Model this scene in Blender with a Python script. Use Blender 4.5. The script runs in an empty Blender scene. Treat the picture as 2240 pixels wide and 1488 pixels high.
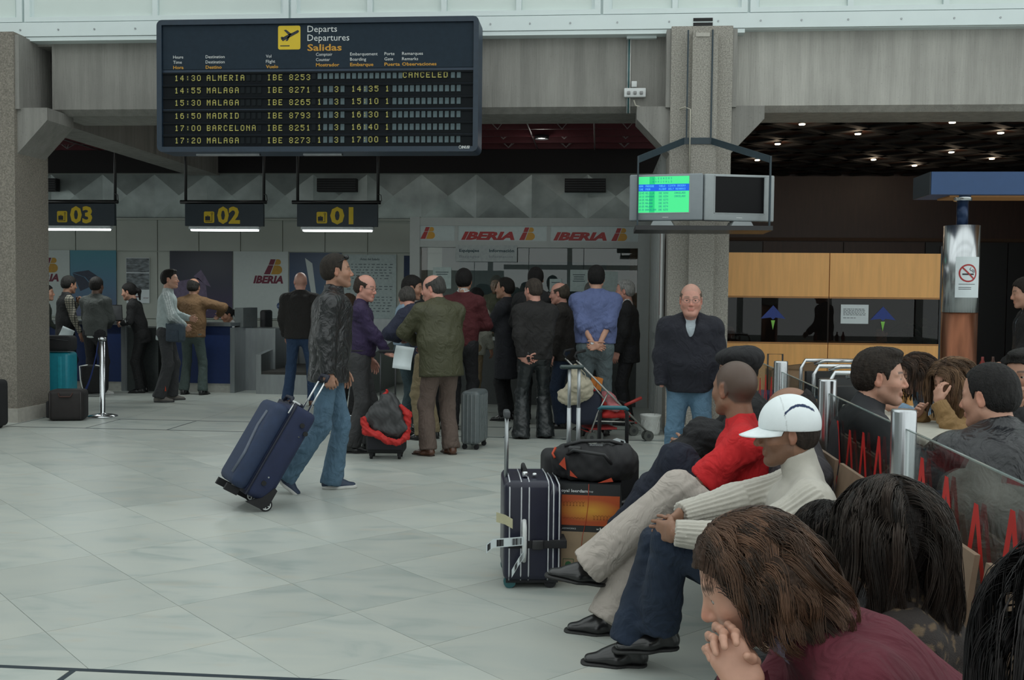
import bpy, math, random
import numpy as np
from math import sin, cos, pi, radians, sqrt
from mathutils import Vector, Matrix

scn = bpy.context.scene
COL = scn.collection

# ------------------------------------------------------------------ camera
cam_d = bpy.data.cameras.new('camera')
cam = bpy.data.objects.new('camera', cam_d)
COL.objects.link(cam)
scn.camera = cam
cam_d.sensor_width = 36.0
cam_d.lens = 36.0 * 2200.0 / 2240.0
cam_d.clip_start = 0.05
cam_d.clip_end = 300
cam.matrix_world = (Matrix.Translation((0, 0, 1.5)) @ Matrix.Rotation(radians(4.9), 4, 'Z')
                    @ Matrix.Rotation(radians(90 - 2.4), 4, 'X') @ Matrix.Rotation(radians(0.6), 4, 'Z'))

# ------------------------------------------------------------------ sky and exposure
world = bpy.data.worlds.new('overcast_sky')
scn.world = world
world.use_nodes = True
wn = world.node_tree.nodes['Background']
wn.inputs[0].default_value = (0.93, 1.0, 0.985, 1)
wn.inputs[1].default_value = 1.45
scn.view_settings.view_transform = 'Standard'
scn.view_settings.look = 'None'
scn.view_settings.gamma = 1.0
scn.view_settings.use_curve_mapping = False
scn.view_settings.exposure = 0.0

def lamp(name, loc, power, size=0.1, color=(1, 1, 1), kind='POINT', rot=None, sizey=None):
    d = bpy.data.lights.new(name, kind)
    d.energy = power
    d.color = color
    if kind == 'AREA':
        d.size = size
        if sizey:
            d.shape = 'RECTANGLE'
            d.size_y = sizey
    else:
        d.shadow_soft_size = size
    o = bpy.data.objects.new(name, d)
    COL.objects.link(o)
    o.location = loc
    if rot:
        o.rotation_euler = rot
    return o

# ------------------------------------------------------------------ materials
MATS = {}
def lin(c):
    return tuple((v / 255 / 12.92) if v / 255 <= 0.04045 else ((v / 255 + 0.055) / 1.055) ** 2.4 for v in c)

def mat(name, rgb, rough=0.7, metal=0.0, noise=0.12, nscale=20.0, bump=0.0, bscale=200.0,
        emit=None, estr=0.0, spec=None, crease=0.0, attr=False, sheen=0.0, coat=0.0, stretch=None, dirt=None):
    """rgb is linear base colour; all procedural."""
    if name in MATS:
        return MATS[name]
    m = bpy.data.materials.new(name)
    m.use_nodes = True
    nt = m.node_tree
    b = nt.nodes['Principled BSDF']
    b.inputs['Roughness'].default_value = rough
    b.inputs['Metallic'].default_value = metal
    if spec is not None: b.inputs['Specular IOR Level'].default_value = spec
    if sheen:
        b.inputs['Sheen Weight'].default_value = sheen
    if coat:
        b.inputs['Coat Weight'].default_value = coat
        b.inputs['Coat Roughness'].default_value = 0.15
    tc = nt.nodes.new('ShaderNodeTexCoord')
    mp = nt.nodes.new('ShaderNodeMapping')
    nt.links.new(tc.outputs['Object'], mp.inputs[0])
    if stretch:
        mp.inputs['Scale'].default_value = stretch
    nz = nt.nodes.new('ShaderNodeTexNoise')
    nz.inputs['Scale'].default_value = nscale
    nz.inputs['Detail'].default_value = 5
    nt.links.new(mp.outputs[0], nz.inputs[0])
    mr = nt.nodes.new('ShaderNodeMapRange')
    mr.inputs[1].default_value = 0.25
    mr.inputs[2].default_value = 0.75
    mr.inputs[3].default_value = 1 - noise
    mr.inputs[4].default_value = 1 + noise
    nt.links.new(nz.outputs[0], mr.inputs[0])
    mx = nt.nodes.new('ShaderNodeVectorMath')
    mx.operation = 'SCALE'
    if attr:
        at = nt.nodes.new('ShaderNodeAttribute')
        at.attribute_name = 'Col'
        nt.links.new(at.outputs['Color'], mx.inputs[0])
    else:
        mx.inputs[0].default_value = rgb[:3]
    nt.links.new(mr.outputs[0], mx.inputs[3])
    nt.links.new(mx.outputs[0], b.inputs['Base Color'])
    if bump:
        n2 = nt.nodes.new('ShaderNodeTexNoise')
        n2.inputs['Scale'].default_value = bscale
        n2.inputs['Detail'].default_value = 3
        nt.links.new(mp.outputs[0], n2.inputs[0])
        bp = nt.nodes.new('ShaderNodeBump')
        bp.inputs['Strength'].default_value = bump
        bp.inputs['Distance'].default_value = 0.01
        nt.links.new(n2.outputs[0], bp.inputs['Height'])
        nt.links.new(bp.outputs[0], b.inputs['Normal'])
    if crease:
        n3 = nt.nodes.new('ShaderNodeTexNoise')
        n3.inputs['Scale'].default_value = 9.0; n3.inputs['Detail'].default_value = 2.5; n3.inputs['Distortion'].default_value = 2.2
        m3 = nt.nodes.new('ShaderNodeMapping'); m3.inputs['Scale'].default_value = (1.0, 1.0, .75)
        nt.links.new(tc.outputs['Object'], m3.inputs[0]); nt.links.new(m3.outputs[0], n3.inputs[0])
        b3 = nt.nodes.new('ShaderNodeBump'); b3.inputs['Strength'].default_value = crease; b3.inputs['Distance'].default_value = .045
        nt.links.new(n3.outputs[0], b3.inputs['Height'])
        if bump: nt.links.new(bp.outputs[0], b3.inputs['Normal'])
        nt.links.new(b3.outputs[0], b.inputs['Normal'])
    if emit:
        b.inputs['Emission Color'].default_value = (*emit, 1)
        b.inputs['Emission Strength'].default_value = estr
    MATS[name] = m
    return m

def S(r, g, b, k=1.0):
    c = lin((r, g, b))
    return (c[0] * k, c[1] * k, c[2] * k)

def glass_mat(name, tint=(0.9, 0.95, 0.95), gloss=1.0, rough=0.0, ior=1.5):
    if name in MATS:
        return MATS[name]
    m = bpy.data.materials.new(name)
    m.use_nodes = True
    nt = m.node_tree
    for n in list(nt.nodes):
        nt.nodes.remove(n)
    out = nt.nodes.new('ShaderNodeOutputMaterial')
    tr = nt.nodes.new('ShaderNodeBsdfTransparent')
    tr.inputs[0].default_value = (*tint, 1)
    gl = nt.nodes.new('ShaderNodeBsdfGlossy')
    gl.inputs['Roughness'].default_value = rough
    fr = nt.nodes.new('ShaderNodeFresnel')
    fr.inputs[0].default_value = ior
    mu = nt.nodes.new('ShaderNodeMath')
    mu.operation = 'MULTIPLY'
    mu.inputs[1].default_value = gloss
    mu.use_clamp = True
    mix = nt.nodes.new('ShaderNodeMixShader')
    nt.links.new(fr.outputs[0], mu.inputs[0])
    nt.links.new(mu.outputs[0], mix.inputs[0])
    nt.links.new(tr.outputs[0], mix.inputs[1])
    nt.links.new(gl.outputs[0], mix.inputs[2])
    nt.links.new(mix.outputs[0], out.inputs[0])
    MATS[name] = m
    return m

# ------------------------------------------------------------------ objects
def tag(o, label=None, cat=None, group=None, kind=None):
    if label: o['label'] = label
    if cat: o['category'] = cat
    if group: o['group'] = group
    if kind: o['kind'] = kind
    return o

def thing(name, loc, label, cat, rotz=0.0, group=None):
    o = bpy.data.objects.new(name, None)
    o.empty_display_size = 0.1
    COL.objects.link(o)
    o.location = loc
    o.rotation_euler = (0, 0, radians(rotz))
    return tag(o, label, cat, group)

def link(name, me, parent=None, loc=None, rot=None, **kw):
    o = bpy.data.objects.new(name, me)
    COL.objects.link(o)
    if parent is not None:
        o.parent = parent
    if loc is not None:
        o.location = loc
    if rot is not None:
        o.rotation_euler = rot
    return tag(o, **kw)

class MB:
    """collects shapes and makes ONE mesh object"""
    def __init__(s):
        s.v = []; s.f = []; s.m = []; s.mi = 0; s.sm = []
    def add(s, vs, fs, smooth=False):
        o = len(s.v)
        s.v += [tuple(v) for v in vs]
        s.f += [tuple(i + o for i in f) for f in fs]
        s.m += [s.mi] * len(fs)
        s.sm += [smooth] * len(fs)
        return s
    def box(s, x0, x1, y0, y1, z0, z1):
        vs = [(x, y, z) for z in (z0, z1) for y in (y0, y1) for x in (x0, x1)]
        return s.add(vs, [(0, 2, 3, 1), (4, 5, 7, 6), (0, 1, 5, 4), (2, 6, 7, 3), (0, 4, 6, 2), (1, 3, 7, 5)])
    def cbox(s, c, d, M=None):
        """centre, full size, optional 3x3 rotation"""
        vs = []
        for z in (-.5, .5):
            for y in (-.5, .5):
                for x in (-.5, .5):
                    p = Vector((x * d[0], y * d[1], z * d[2]))
                    if M is not None: p = M @ p
                    vs.append(p + Vector(c))
        return s.add(vs, [(0, 2, 3, 1), (4, 5, 7, 6), (0, 1, 5, 4), (2, 6, 7, 3), (0, 4, 6, 2), (1, 3, 7, 5)])
    def prism(s, pts, o, ex, ey, t):
        """2-D outline in plane (ex,ey) at o, thickness t along ex x ey (front is +t)"""
        o = Vector(o); ex = Vector(ex); ey = Vector(ey); n = ex.cross(ey).normalized() * t
        P = [o + ex * a + ey * b for a, b in pts]
        k = len(P)
        fs = [tuple(range(k))[::-1], tuple(range(k, 2 * k))]
        fs += [(i, (i + 1) % k, k + (i + 1) % k, k + i) for i in range(k)]
        return s.add(P + [p + n for p in P], fs)
    def rbox(s, c, d, r, M=None, seg=3):
        """rounded box (all edges)"""
        hx, hy, hz = [max(v / 2 - r, 1e-4) for v in d]
        n = seg * 2 + 2
        # sphere-mapped: build uv grid of directions with split at centre
        us = [pi * 2 * i / (4 * (seg + 1)) for i in range(0)]
        rings = []
        lat = [-pi / 2 + (pi / 2) * i / seg for i in range(seg + 1)]
        lats = [(a, -1) for a in lat] + [(-a, 1) for a in lat[::-1]]
        lon = []
        for q in range(4):
            for i in range(seg + 1):
                lon.append((q * pi / 2 + (pi / 2) * i / seg, q))
        sg = [(1, 1), (-1, 1), (-1, -1), (1, -1)]
        vs = []
        for la, sz in lats:
            for lo, q in lon:
                p = Vector((cos(la) * cos(lo) * r + sg[q][0] * hx, cos(la) * sin(lo) * r + sg[q][1] * hy, sin(la) * r + sz * hz))
                if M is not None: p = M @ p
                vs.append(p + Vector(c))
        L = len(lon); R_ = len(lats)
        fs = []
        for j in range(R_ - 1):
            for i in range(L):
                fs.append((j * L + i, j * L + (i + 1) % L, (j + 1) * L + (i + 1) % L, (j + 1) * L + i))
        fs.append(tuple(range(L))[::-1])
        fs.append(tuple((R_ - 1) * L + i for i in range(L)))
        return s.add(vs, fs, True)
    def tube(s, path, r, seg=8, close=False, caps=True):
        P = [Vector(p) for p in path]
        n = len(P)
        rs = r if hasattr(r, '__len__') else [r] * n
        up = None
        vs = []
        for i in range(n):
            a = P[(i - 1) % n] if (i > 0 or close) else P[i]
            b = P[(i + 1) % n] if (i < n - 1 or close) else P[i]
            t = (b - a)
            t = t.normalized() if t.length > 1e-9 else Vector((0, 0, 1))
            if up is None:
                up = Vector((0, 0, 1)) if abs(t.z) < 0.9 else Vector((1, 0, 0))
            x = t.cross(up)
            if x.length < 1e-6: x = t.cross(Vector((0.3, 1, 0.2)))
            x.normalize(); y = x.cross(t).normalized(); up = y
            # miter so bends keep their width
            for k in range(seg):
                a_ = 2 * pi * k / seg
                vs.append(P[i] + (x * cos(a_) + y * sin(a_)) * rs[i])
        fs = []
        for i in range(n if close else n - 1):
            j = (i + 1) % n
            for k in range(seg):
                k2 = (k + 1) % seg
                fs.append((i * seg + k, j * seg + k, j * seg + k2, i * seg + k2))
        if caps and not close:
            fs.append(tuple(range(seg)))
            fs.append(tuple((n - 1) * seg + k for k in range(seg))[::-1])
        return s.add(vs, fs, True)
    def cyl(s, a, b, r, seg=20, r2=None):
        a = Vector(a); b = Vector(b); t = (b - a).normalized()
        u = t.cross(Vector((0, 0, 1)) if abs(t.z) < 0.9 else Vector((1, 0, 0))).normalized(); w = t.cross(u)
        r2 = r if r2 is None else r2
        o = len(s.v)
        vs = []
        for c, rr in ((a, r), (b, r2)):
            for k in range(seg):
                q = 2 * pi * k / seg
                vs.append(c + (u * cos(q) + w * sin(q)) * rr)
        s.add(vs, [(k, (k + 1) % seg, seg + (k + 1) % seg, seg + k) for k in range(seg)], True)
        s.v += []
        s.f += [tuple(o + k for k in range(seg))[::-1], tuple(o + seg + k for k in range(seg))]
        s.m += [s.mi] * 2; s.sm += [False] * 2
        return s
    def lathe(s, prof, c=(0, 0, 0), seg=24):
        c = Vector(c)
        vs = []
        for r, z in prof:
            for k in range(seg):
                q = 2 * pi * k / seg
                vs.append(c + Vector((r * cos(q), r * sin(q), z)))
        fs = []
        for i in range(len(prof) - 1):
            for k in range(seg):
                k2 = (k + 1) % seg
                fs.append((i * seg + k, i * seg + k2, (i + 1) * seg + k2, (i + 1) * seg + k))
        return s.add(vs, fs, True)
    def sphere(s, c, r, seg=12, rings=8):
        rx, ry, rz = r if hasattr(r, '__len__') else (r, r, r)
        vs = []
        for j in range(rings + 1):
            la = -pi / 2 + pi * j / rings
            for k in range(seg):
                q = 2 * pi * k / seg
                vs.append((c[0] + rx * cos(la) * cos(q), c[1] + ry * cos(la) * sin(q), c[2] + rz * sin(la)))
        fs = [(j * seg + k, j * seg + (k + 1) % seg, (j + 1) * seg + (k + 1) % seg, (j + 1) * seg + k) for j in range(rings) for k in range(seg)]
        return s.add(vs, fs, True)
    def mesh(s, name, mats):
        me = bpy.data.meshes.new(name)
        me.from_pydata(s.v, [], s.f)
        mats = mats if isinstance(mats, (list, tuple)) else [mats]
        for m in mats: me.materials.append(m)
        if len(mats) > 1: me.polygons.foreach_set('material_index', s.m)
        me.polygons.foreach_set('use_smooth', s.sm)
        me.update()
        return me
    def build(s, name, mats, parent=None, loc=None, rot=None, **kw):
        return link(name, s.mesh(name, mats), parent, loc, rot, **kw)

def V(*a): return Vector(a)
X_, Y_, Z_ = V(1, 0, 0), V(0, 1, 0), V(0, 0, 1)

# ---- lettering
def text_geo(txt, width=None, height=1.0, bold=0.0, shear=0.0, space=1.0):
    """outline triangles of a string, lower-left at 0,0, cap height = height"""
    cu = bpy.data.curves.new('t', 'FONT')
    cu.body = txt; cu.size = 1.0; cu.resolution_u = 2; cu.offset = bold; cu.shear = shear; cu.space_character = space
    ob = bpy.data.objects.new('t', cu)
    me = bpy.data.meshes.new_from_object(ob)
    vs = np.array([v.co[:2] for v in me.vertices]) if len(me.vertices) else np.zeros((0, 2))
    fs = [tuple(p.vertices) for p in me.polygons]
    bpy.data.objects.remove(ob); bpy.data.curves.remove(cu); bpy.data.meshes.remove(me)
    if len(vs) == 0: return vs, fs
    vs = vs * (height / 0.72)
    x0, x1 = vs[:, 0].min(), vs[:, 0].max()
    vs[:, 0] -= x0
    if width: vs[:, 0] *= width / (x1 - x0)
    return vs, fs

def put_text(mb, txt, o, ex, ey, height, width=None, lift=0.0012, **kw):
    vs, fs = text_geo(txt, width, height, **kw)
    o = Vector(o); ex = Vector(ex); ey = Vector(ey); n = ex.cross(ey).normalized()
    mb.add([o + ex * a + ey * b + n * lift for a, b in vs], fs)
    return mb

FONT57 = {
 '0': '01110 10001 10001 10001 10001 10001 01110', '1': '00100 01100 00100 00100 00100 00100 01110',
 '2': '01110 10001 00001 00110 01000 10000 11111', '3': '01110 10001 00001 00110 00001 10001 01110',
 '4': '00010 00110 01010 10010 11111 00010 00010', '5': '11111 10000 11110 00001 00001 10001 01110',
 '6': '01110 10000 11110 10001 10001 10001 01110', '7': '11111 00001 00010 00100 00100 01000 01000',
 '8': '01110 10001 10001 01110 10001 10001 01110', '9': '01110 10001 10001 01111 00001 00001 01110',
 'A': '01110 10001 10001 11111 10001 10001 10001', 'B': '11110 10001 10001 11110 10001 10001 11110',
 'C': '01110 10001 10000 10000 10000 10001 01110', 'D': '11110 10001 10001 10001 10001 10001 11110',
 'E': '11111 10000 10000 11110 10000 10000 11111', 'F': '11111 10000 10000 11110 10000 10000 10000',
 'G': '01110 10001 10000 10111 10001 10001 01110', 'I': '01110 00100 00100 00100 00100 00100 01110',
 'H': '10001 10001 10001 11111 10001 10001 10001', 'J': '00111 00010 00010 00010 00010 10010 01100',
 'L': '10000 10000 10000 10000 10000 10000 11111', 'M': '10001 11011 10101 10101 10001 10001 10001',
 'N': '10001 11001 10101 10011 10001 10001 10001', 'O': '01110 10001 10001 10001 10001 10001 01110',
 'P': '11110 10001 10001 11110 10000 10000 10000', 'R': '11110 10001 10001 11110 10100 10010 10001',
 'S': '01111 10000 10000 01110 00001 00001 11110', 'T': '11111 00100 00100 00100 00100 00100 00100',
 'U': '10001 10001 10001 10001 10001 10001 01110', 'V': '10001 10001 10001 10001 10001 01010 00100',
 'K': '10001 10010 10100 11000 10100 10010 10001', ':': '00000 00100 00100 00000 00100 00100 00000'}
def dot_text(mb, ch, o, ex, ey, w, h, lift=0.001, fat=1.0):
    """one 5x7 character, quads"""
    rows = FONT57.get(ch)
    if not rows: return
    o = Vector(o); ex = Vector(ex); ey = Vector(ey); n = ex.cross(ey).normalized() * lift
    for r, row in enumerate(rows.split()):
        for c, b in enumerate(row):
            if b == '1':
                a0, a1 = c / 5 * w, (c + fat) / 5 * w
                b0, b1 = (6 - r) / 7 * h, (6 - r + fat) / 7 * h
                mb.add([o + ex * a0 + ey * b0 + n, o + ex * a1 + ey * b0 + n, o + ex * a1 + ey * b1 + n, o + ex * a0 + ey * b1 + n], [(0, 1, 2, 3)])
# ------------------------------------------------------------------ soft-body surfaces (signed distance -> one continuous mesh)
def npv(v): return np.array(v, dtype=np.float64)
def unit(v):
    v = npv(v); n = np.linalg.norm(v)
    return v / n if n > 1e-9 else v

class Field:
    def __init__(s): s.p = []
    def cap(s, a, b, ra, rb=None, k=0.03, lat=None, sq=1.0, cuts=(), sub=False, fn=None):
        """tapered capsule; lat/sq: wider by 1/sq along lat"""
        s.p.append(('cap', npv(a), npv(b), ra, ra if rb is None else rb, k, None if lat is None else unit(lat), sq, cuts, sub, fn)); return s
    def ell(s, c, r, ax=None, k=0.02, cuts=(), sub=False, fn=None):
        s.p.append(('ell', npv(c), npv(r), np.eye(3) if ax is None else np.array([unit(a) for a in ax]), None, k, None, 1.0, cuts, sub, fn)); return s
    def box(s, c, h, r, ax=None, k=0.01, cuts=(), sub=False, fn=None):
        s.p.append(('box', npv(c), npv(h), np.eye(3) if ax is None else np.array([unit(a) for a in ax]), r, k, None, 1.0, cuts, sub, fn)); return s
    def bounds(s, q):
        t = q[0]
        if t == 'cap':
            m = max(q[3], q[4]) / min(q[7], 1.0)
            return np.minimum(q[1], q[2]) - m, np.maximum(q[1], q[2]) + m
        if t == 'ell':
            m = q[2].max(); return q[1] - m, q[1] + m
        m = np.linalg.norm(q[2]); return q[1] - m, q[1] + m
    def dist(s, q, P):
        t = q[0]
        if t == 'cap':
            a, b, ra, rb, lat, sq = q[1], q[2], q[3], q[4], q[6], q[7]
            w = P - a; d = b - a
            if lat is not None and sq != 1.0:
                w = w - (w @ lat)[..., None] * lat * (1 - sq)
                d = d - (d @ lat) * lat * (1 - sq)
            L = max(d @ d, 1e-12)
            h = np.clip((w @ d) / L, 0, 1)
            r = ra + (rb - ra) * h
            dd = np.sqrt(((w - h[..., None] * d) ** 2).sum(-1)) - r
        elif t == 'ell':
            w = (P - q[1]) @ q[3].T
            k0 = np.sqrt(((w / q[2]) ** 2).sum(-1)); k1 = np.sqrt(((w / q[2] ** 2) ** 2).sum(-1)) + 1e-9
            dd = k0 * (k0 - 1) / k1
        else:
            w = np.abs((P - q[1]) @ q[3].T) - (q[2] - q[4])
            dd = np.sqrt((np.maximum(w, 0) ** 2).sum(-1)) + np.minimum(w.max(-1), 0) - q[4]
        for c, n in q[8]:
            dd = np.maximum(dd, (P - npv(c)) @ unit(n))
        if q[10] is not None: dd = q[10](P, dd)
        return dd
    def mesh(s, h, allcuts=(), smooth=1):
        B = [s.bounds(q) for q in s.p if not q[9]]
        lo = np.min([b[0] for b in B], 0) - 3 * h
        hi = np.max([b[1] for b in B], 0) + 3 * h
        n = np.ceil((hi - lo) / h).astype(int) + 1
        D = np.full(n, 1.0, dtype=np.float32)
        ax = [lo[i] + h * np.arange(n[i]) for i in range(3)]
        for q in s.p:
            b0, b1 = s.bounds(q)
            k = q[5]
            pad = k + 2.5 * h
            i0 = np.clip(np.floor((b0 - pad - lo) / h).astype(int), 0, n)
            i1 = np.clip(np.ceil((b1 + pad - lo) / h).astype(int) + 1, 0, n)
            if np.any(i1 <= i0): continue
            G = np.stack(np.meshgrid(ax[0][i0[0]:i1[0]], ax[1][i0[1]:i1[1]], ax[2][i0[2]:i1[2]], indexing='ij'), -1)
            d = s.dist(q, G)
            W = D[i0[0]:i1[0], i0[1]:i1[1], i0[2]:i1[2]]
            if q[9]:
                t = np.clip(.5 - .5 * (W + d) / k, 0, 1)
                W[...] = W * (1 - t) + (-d) * t + k * t * (1 - t)
            else:
                t = np.clip(.5 + .5 * (W - d) / k, 0, 1)
                W[...] = W * (1 - t) + d * t - k * t * (1 - t)
        if allcuts:
            G = np.stack(np.meshgrid(*ax, indexing='ij'), -1)
            for c, nn in allcuts:
                if callable(c): np.maximum(D, c(G), out=D)
                else: np.maximum(D, (G - npv(c)) @ unit(nn), out=D)
        return surf_nets(D, lo, h, smooth)

def surf_nets(D, lo, h, smooth=1):
    ins = D < 0
    c = np.zeros(tuple(x - 1 for x in D.shape), dtype=np.int8)
    for dx in (0, 1):
        for dy in (0, 1):
            for dz in (0, 1):
                c += ins[dx:D.shape[0] - 1 + dx, dy:D.shape[1] - 1 + dy, dz:D.shape[2] - 1 + dz]
    act = (c > 0) & (c < 8)
    idx = np.full(act.shape, -1, dtype=np.int64)
    cells = np.argwhere(act)
    if len(cells) == 0: return np.zeros((0, 3)), np.zeros((0, 4), int)
    idx[act] = np.arange(len(cells))
    acc = np.zeros((len(cells), 3)); cnt = np.zeros(len(cells))
    I, J, K = cells.T
    for axis in range(3):
        o = [a for a in range(3) if a != axis]
        for u in (0, 1):
            for w in (0, 1):
                off = [0, 0, 0]; off[o[0]] = u; off[o[1]] = w
                a = D[I + off[0], J + off[1], K + off[2]]
                of2 = list(off); of2[axis] = 1
                b = D[I + of2[0], J + of2[1], K + of2[2]]
                m = (a < 0) != (b < 0)
                t = np.where(m, a / np.where(m, a - b, 1), 0)
                p = np.tile(np.array(off, float), (len(cells), 1)); p[:, axis] = t
                acc += p * m[:, None]; cnt += m
    Vt = lo + h * (cells + acc / np.maximum(cnt, 1)[:, None])
    F = []
    for axis in range(3):
        o = [a for a in range(3) if a != axis]
        sl0 = [slice(1, -1)] * 3; sl0[axis] = slice(0, -1)
        sl1 = [slice(1, -1)] * 3; sl1[axis] = slice(1, None)
        A = ins[tuple(sl0)]; Bn = ins[tuple(sl1)]
        ch = np.argwhere(A != Bn)
        if len(ch) == 0: continue
        sgn = A[ch[:, 0], ch[:, 1], ch[:, 2]]
        base = ch.copy(); base[:, o[0]] += 1; base[:, o[1]] += 1
        def cid(d0, d1):
            q = base.copy(); q[:, o[0]] += d0; q[:, o[1]] += d1
            return idx[q[:, 0], q[:, 1], q[:, 2]]
        a0, a1, a2, a3 = cid(-1, -1), cid(0, -1), cid(0, 0), cid(-1, 0)
        q = np.stack([a0, a1, a2, a3], 1)
        flip = sgn if axis != 1 else ~sgn
        q[~flip] = q[~flip][:, ::-1]
        F.append(q)
    F = np.concatenate(F)
    F = F[(F >= 0).all(1)]
    for _ in range(smooth):
        A2 = np.zeros_like(Vt); N = np.zeros(len(Vt))
        for i in range(4):
            for j in ((i + 1) % 4,):
                np.add.at(A2, F[:, i], Vt[F[:, j]]); np.add.at(N, F[:, i], 1)
                np.add.at(A2, F[:, j], Vt[F[:, i]]); np.add.at(N, F[:, j], 1)
        Vt = Vt * .5 + .5 * A2 / np.maximum(N, 1)[:, None]
    return Vt, F

def normals(Vt, F):
    a = np.cross(Vt[F[:, 2]] - Vt[F[:, 0]], Vt[F[:, 3]] - Vt[F[:, 1]])
    N = np.zeros_like(Vt)
    for i in range(4): np.add.at(N, F[:, i], a)
    return N / (np.linalg.norm(N, axis=1)[:, None] + 1e-12)

def folds(P, freq, seed, oct=3):
    """smooth pseudo-random field in about -1..1"""
    r = np.random.RandomState(seed)
    out = np.zeros(len(P)); amp = 1.0; tot = 0
    for o in range(oct):
        k1 = r.normal(size=(3, 3)) * freq * (1.9 ** o)
        w = np.sin(P @ k1[0] + r.rand() * 6)
        out += amp * np.sin(P @ k1[1] + 1.7 * w + r.rand() * 6) * .6 + amp * .4 * np.sin(P @ k1[2] - 1.3 * w + r.rand() * 6)
        tot += amp; amp *= .55
    return out / tot

def np_mesh(name, Vt, F, mats, smooth=True, col=None, midx=None):
    me = bpy.data.meshes.new(name)
    nv, nf = len(Vt), len(F)
    me.vertices.add(nv); me.vertices.foreach_set('co', np.asarray(Vt, dtype=np.float32).ravel())
    k = F.shape[1]
    me.loops.add(nf * k); me.loops.foreach_set('vertex_index', F.ravel().astype(np.int32))
    me.polygons.add(nf)
    me.polygons.foreach_set('loop_start', (np.arange(nf) * k).astype(np.int32))
    try: me.polygons.foreach_set('loop_total', np.full(nf, k, dtype=np.int32))
    except Exception: pass
    me.polygons.foreach_set('use_smooth', np.full(nf, smooth))
    mats = mats if isinstance(mats, (list, tuple)) else [mats]
    for m in mats: me.materials.append(m)
    if midx is not None: me.polygons.foreach_set('material_index', midx.astype(np.int32))
    if col is not None:
        a = me.attributes.new('Col', 'FLOAT_COLOR', 'POINT')
        c = np.ones((nv, 4), dtype=np.float32); c[:, :3] = col
        a.data.foreach_set('color', c.ravel())
    me.update(calc_edges=True)
    me.validate()
    return me

def join_np(parts):
    Vs, Fs, o = [], [], 0
    for v, f in parts:
        Vs.append(v); Fs.append(f + o); o += len(v)
    return np.concatenate(Vs), np.concatenate(Fs)
# ------------------------------------------------------------------ people
def rotv(v, axis, ang):
    v = npv(v); k = unit(axis); c, s_ = cos(ang), sin(ang)
    return v * c + np.cross(k, v) * s_ + k * (k @ v) * (1 - c)

def ik(a, t, l1, l2, hint):
    a = npv(a); t = npv(t); d = t - a; L = np.linalg.norm(d)
    mx = (l1 + l2) * 0.995
    if L > mx: d = d / L * mx; L = mx
    L = max(L, abs(l1 - l2) + .02)
    u = unit(d); q = (l1 * l1 - l2 * l2 + L * L) / (2 * L)
    hgt = sqrt(max(l1 * l1 - q * q, 0))
    hn = npv(hint); hn = hn - (hn @ u) * u; hn = unit(hn)
    return a + u * q + hn * hgt, a + u * L

def hand_field(w, d, n, side, curl=.35, s=1.0, thumb=.5, curls=None, spread=1.0, fold=1.0):
    """w wrist, d towards the fingers, n palm-facing; side +1 left, -1 right"""
    d = unit(d); n = npv(n); n = unit(n - (n @ d) * d)
    lat = np.cross(n, d) * (1 if side > 0 else -1)
    f = Field(); w = npv(w)
    f.cap(w - d * .03 * s, w + d * .02 * s, .019 * s, .017 * s, .02, lat, .72)
    f.cap(w + d * .02 * s, w + d * .075 * s, .0135 * s, .0125 * s, .02, lat, .36)
    f.cap(w + d * .02 * s + lat * .018 * s + n * .006 * s, w + d * .05 * s + lat * .02 * s + n * .004 * s, .014 * s, .012 * s, .02)
    offs = (.029, .0098, -.0095, -.028); al = (.084, .089, .085, .076); ln = (.074, .083, .077, .060); rr = (.0088, .0090, .0086, .0076)
    tips = []
    for i in range(4):
        c = (curls[i] if curls else curl)
        p = w + (d * al[i] + lat * offs[i]) * s
        f.cap(w + (d * .03 + lat * offs[i] * .6) * s, p, .0105 * s, .0098 * s, .010)
        dd = unit(d + lat * offs[i] * 3.0 * spread)
        for j, (fr, an) in enumerate(((.46, 55), (.30, 75), (.24, 50))):
            dd = unit(rotv(dd, np.cross(dd, n), radians(an) * c * (fold if j == 0 else 1)))
            q = p + dd * ln[i] * fr * s
            f.cap(p, q, rr[i] * s * (1 - .07 * j), rr[i] * s * (.93 - .08 * j), .004)
            # knuckle
            p = q
        tips.append(p)
    tb = w + (d * .020 + lat * .022 + n * .004) * s
    td = unit(d * .75 + lat * (.75 - .25 * thumb) + n * (.15 + .5 * thumb))
    p = tb + td * .045 * s
    f.cap(tb, p, .0135 * s, .0108 * s, .012)
    td = unit(td + (d * .35 + n * .25 * thumb - lat * .45 * thumb))
    q = p + td * .032 * s
    f.cap(p, q, .0102 * s, .0094 * s, .005)
    td = unit(td - lat * .25 * thumb + d * .1)
    f.cap(q, q + td * .025 * s, .0094 * s, .0078 * s, .005)
    return f, tips

SKIN = {'light': (.50, .27, .19), 'mid': (.36, .19, .125), 'tan': (.26, .135, .085), 'dark': (.115, .062, .042), 'pink': (.52, .26, .20)}

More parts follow.
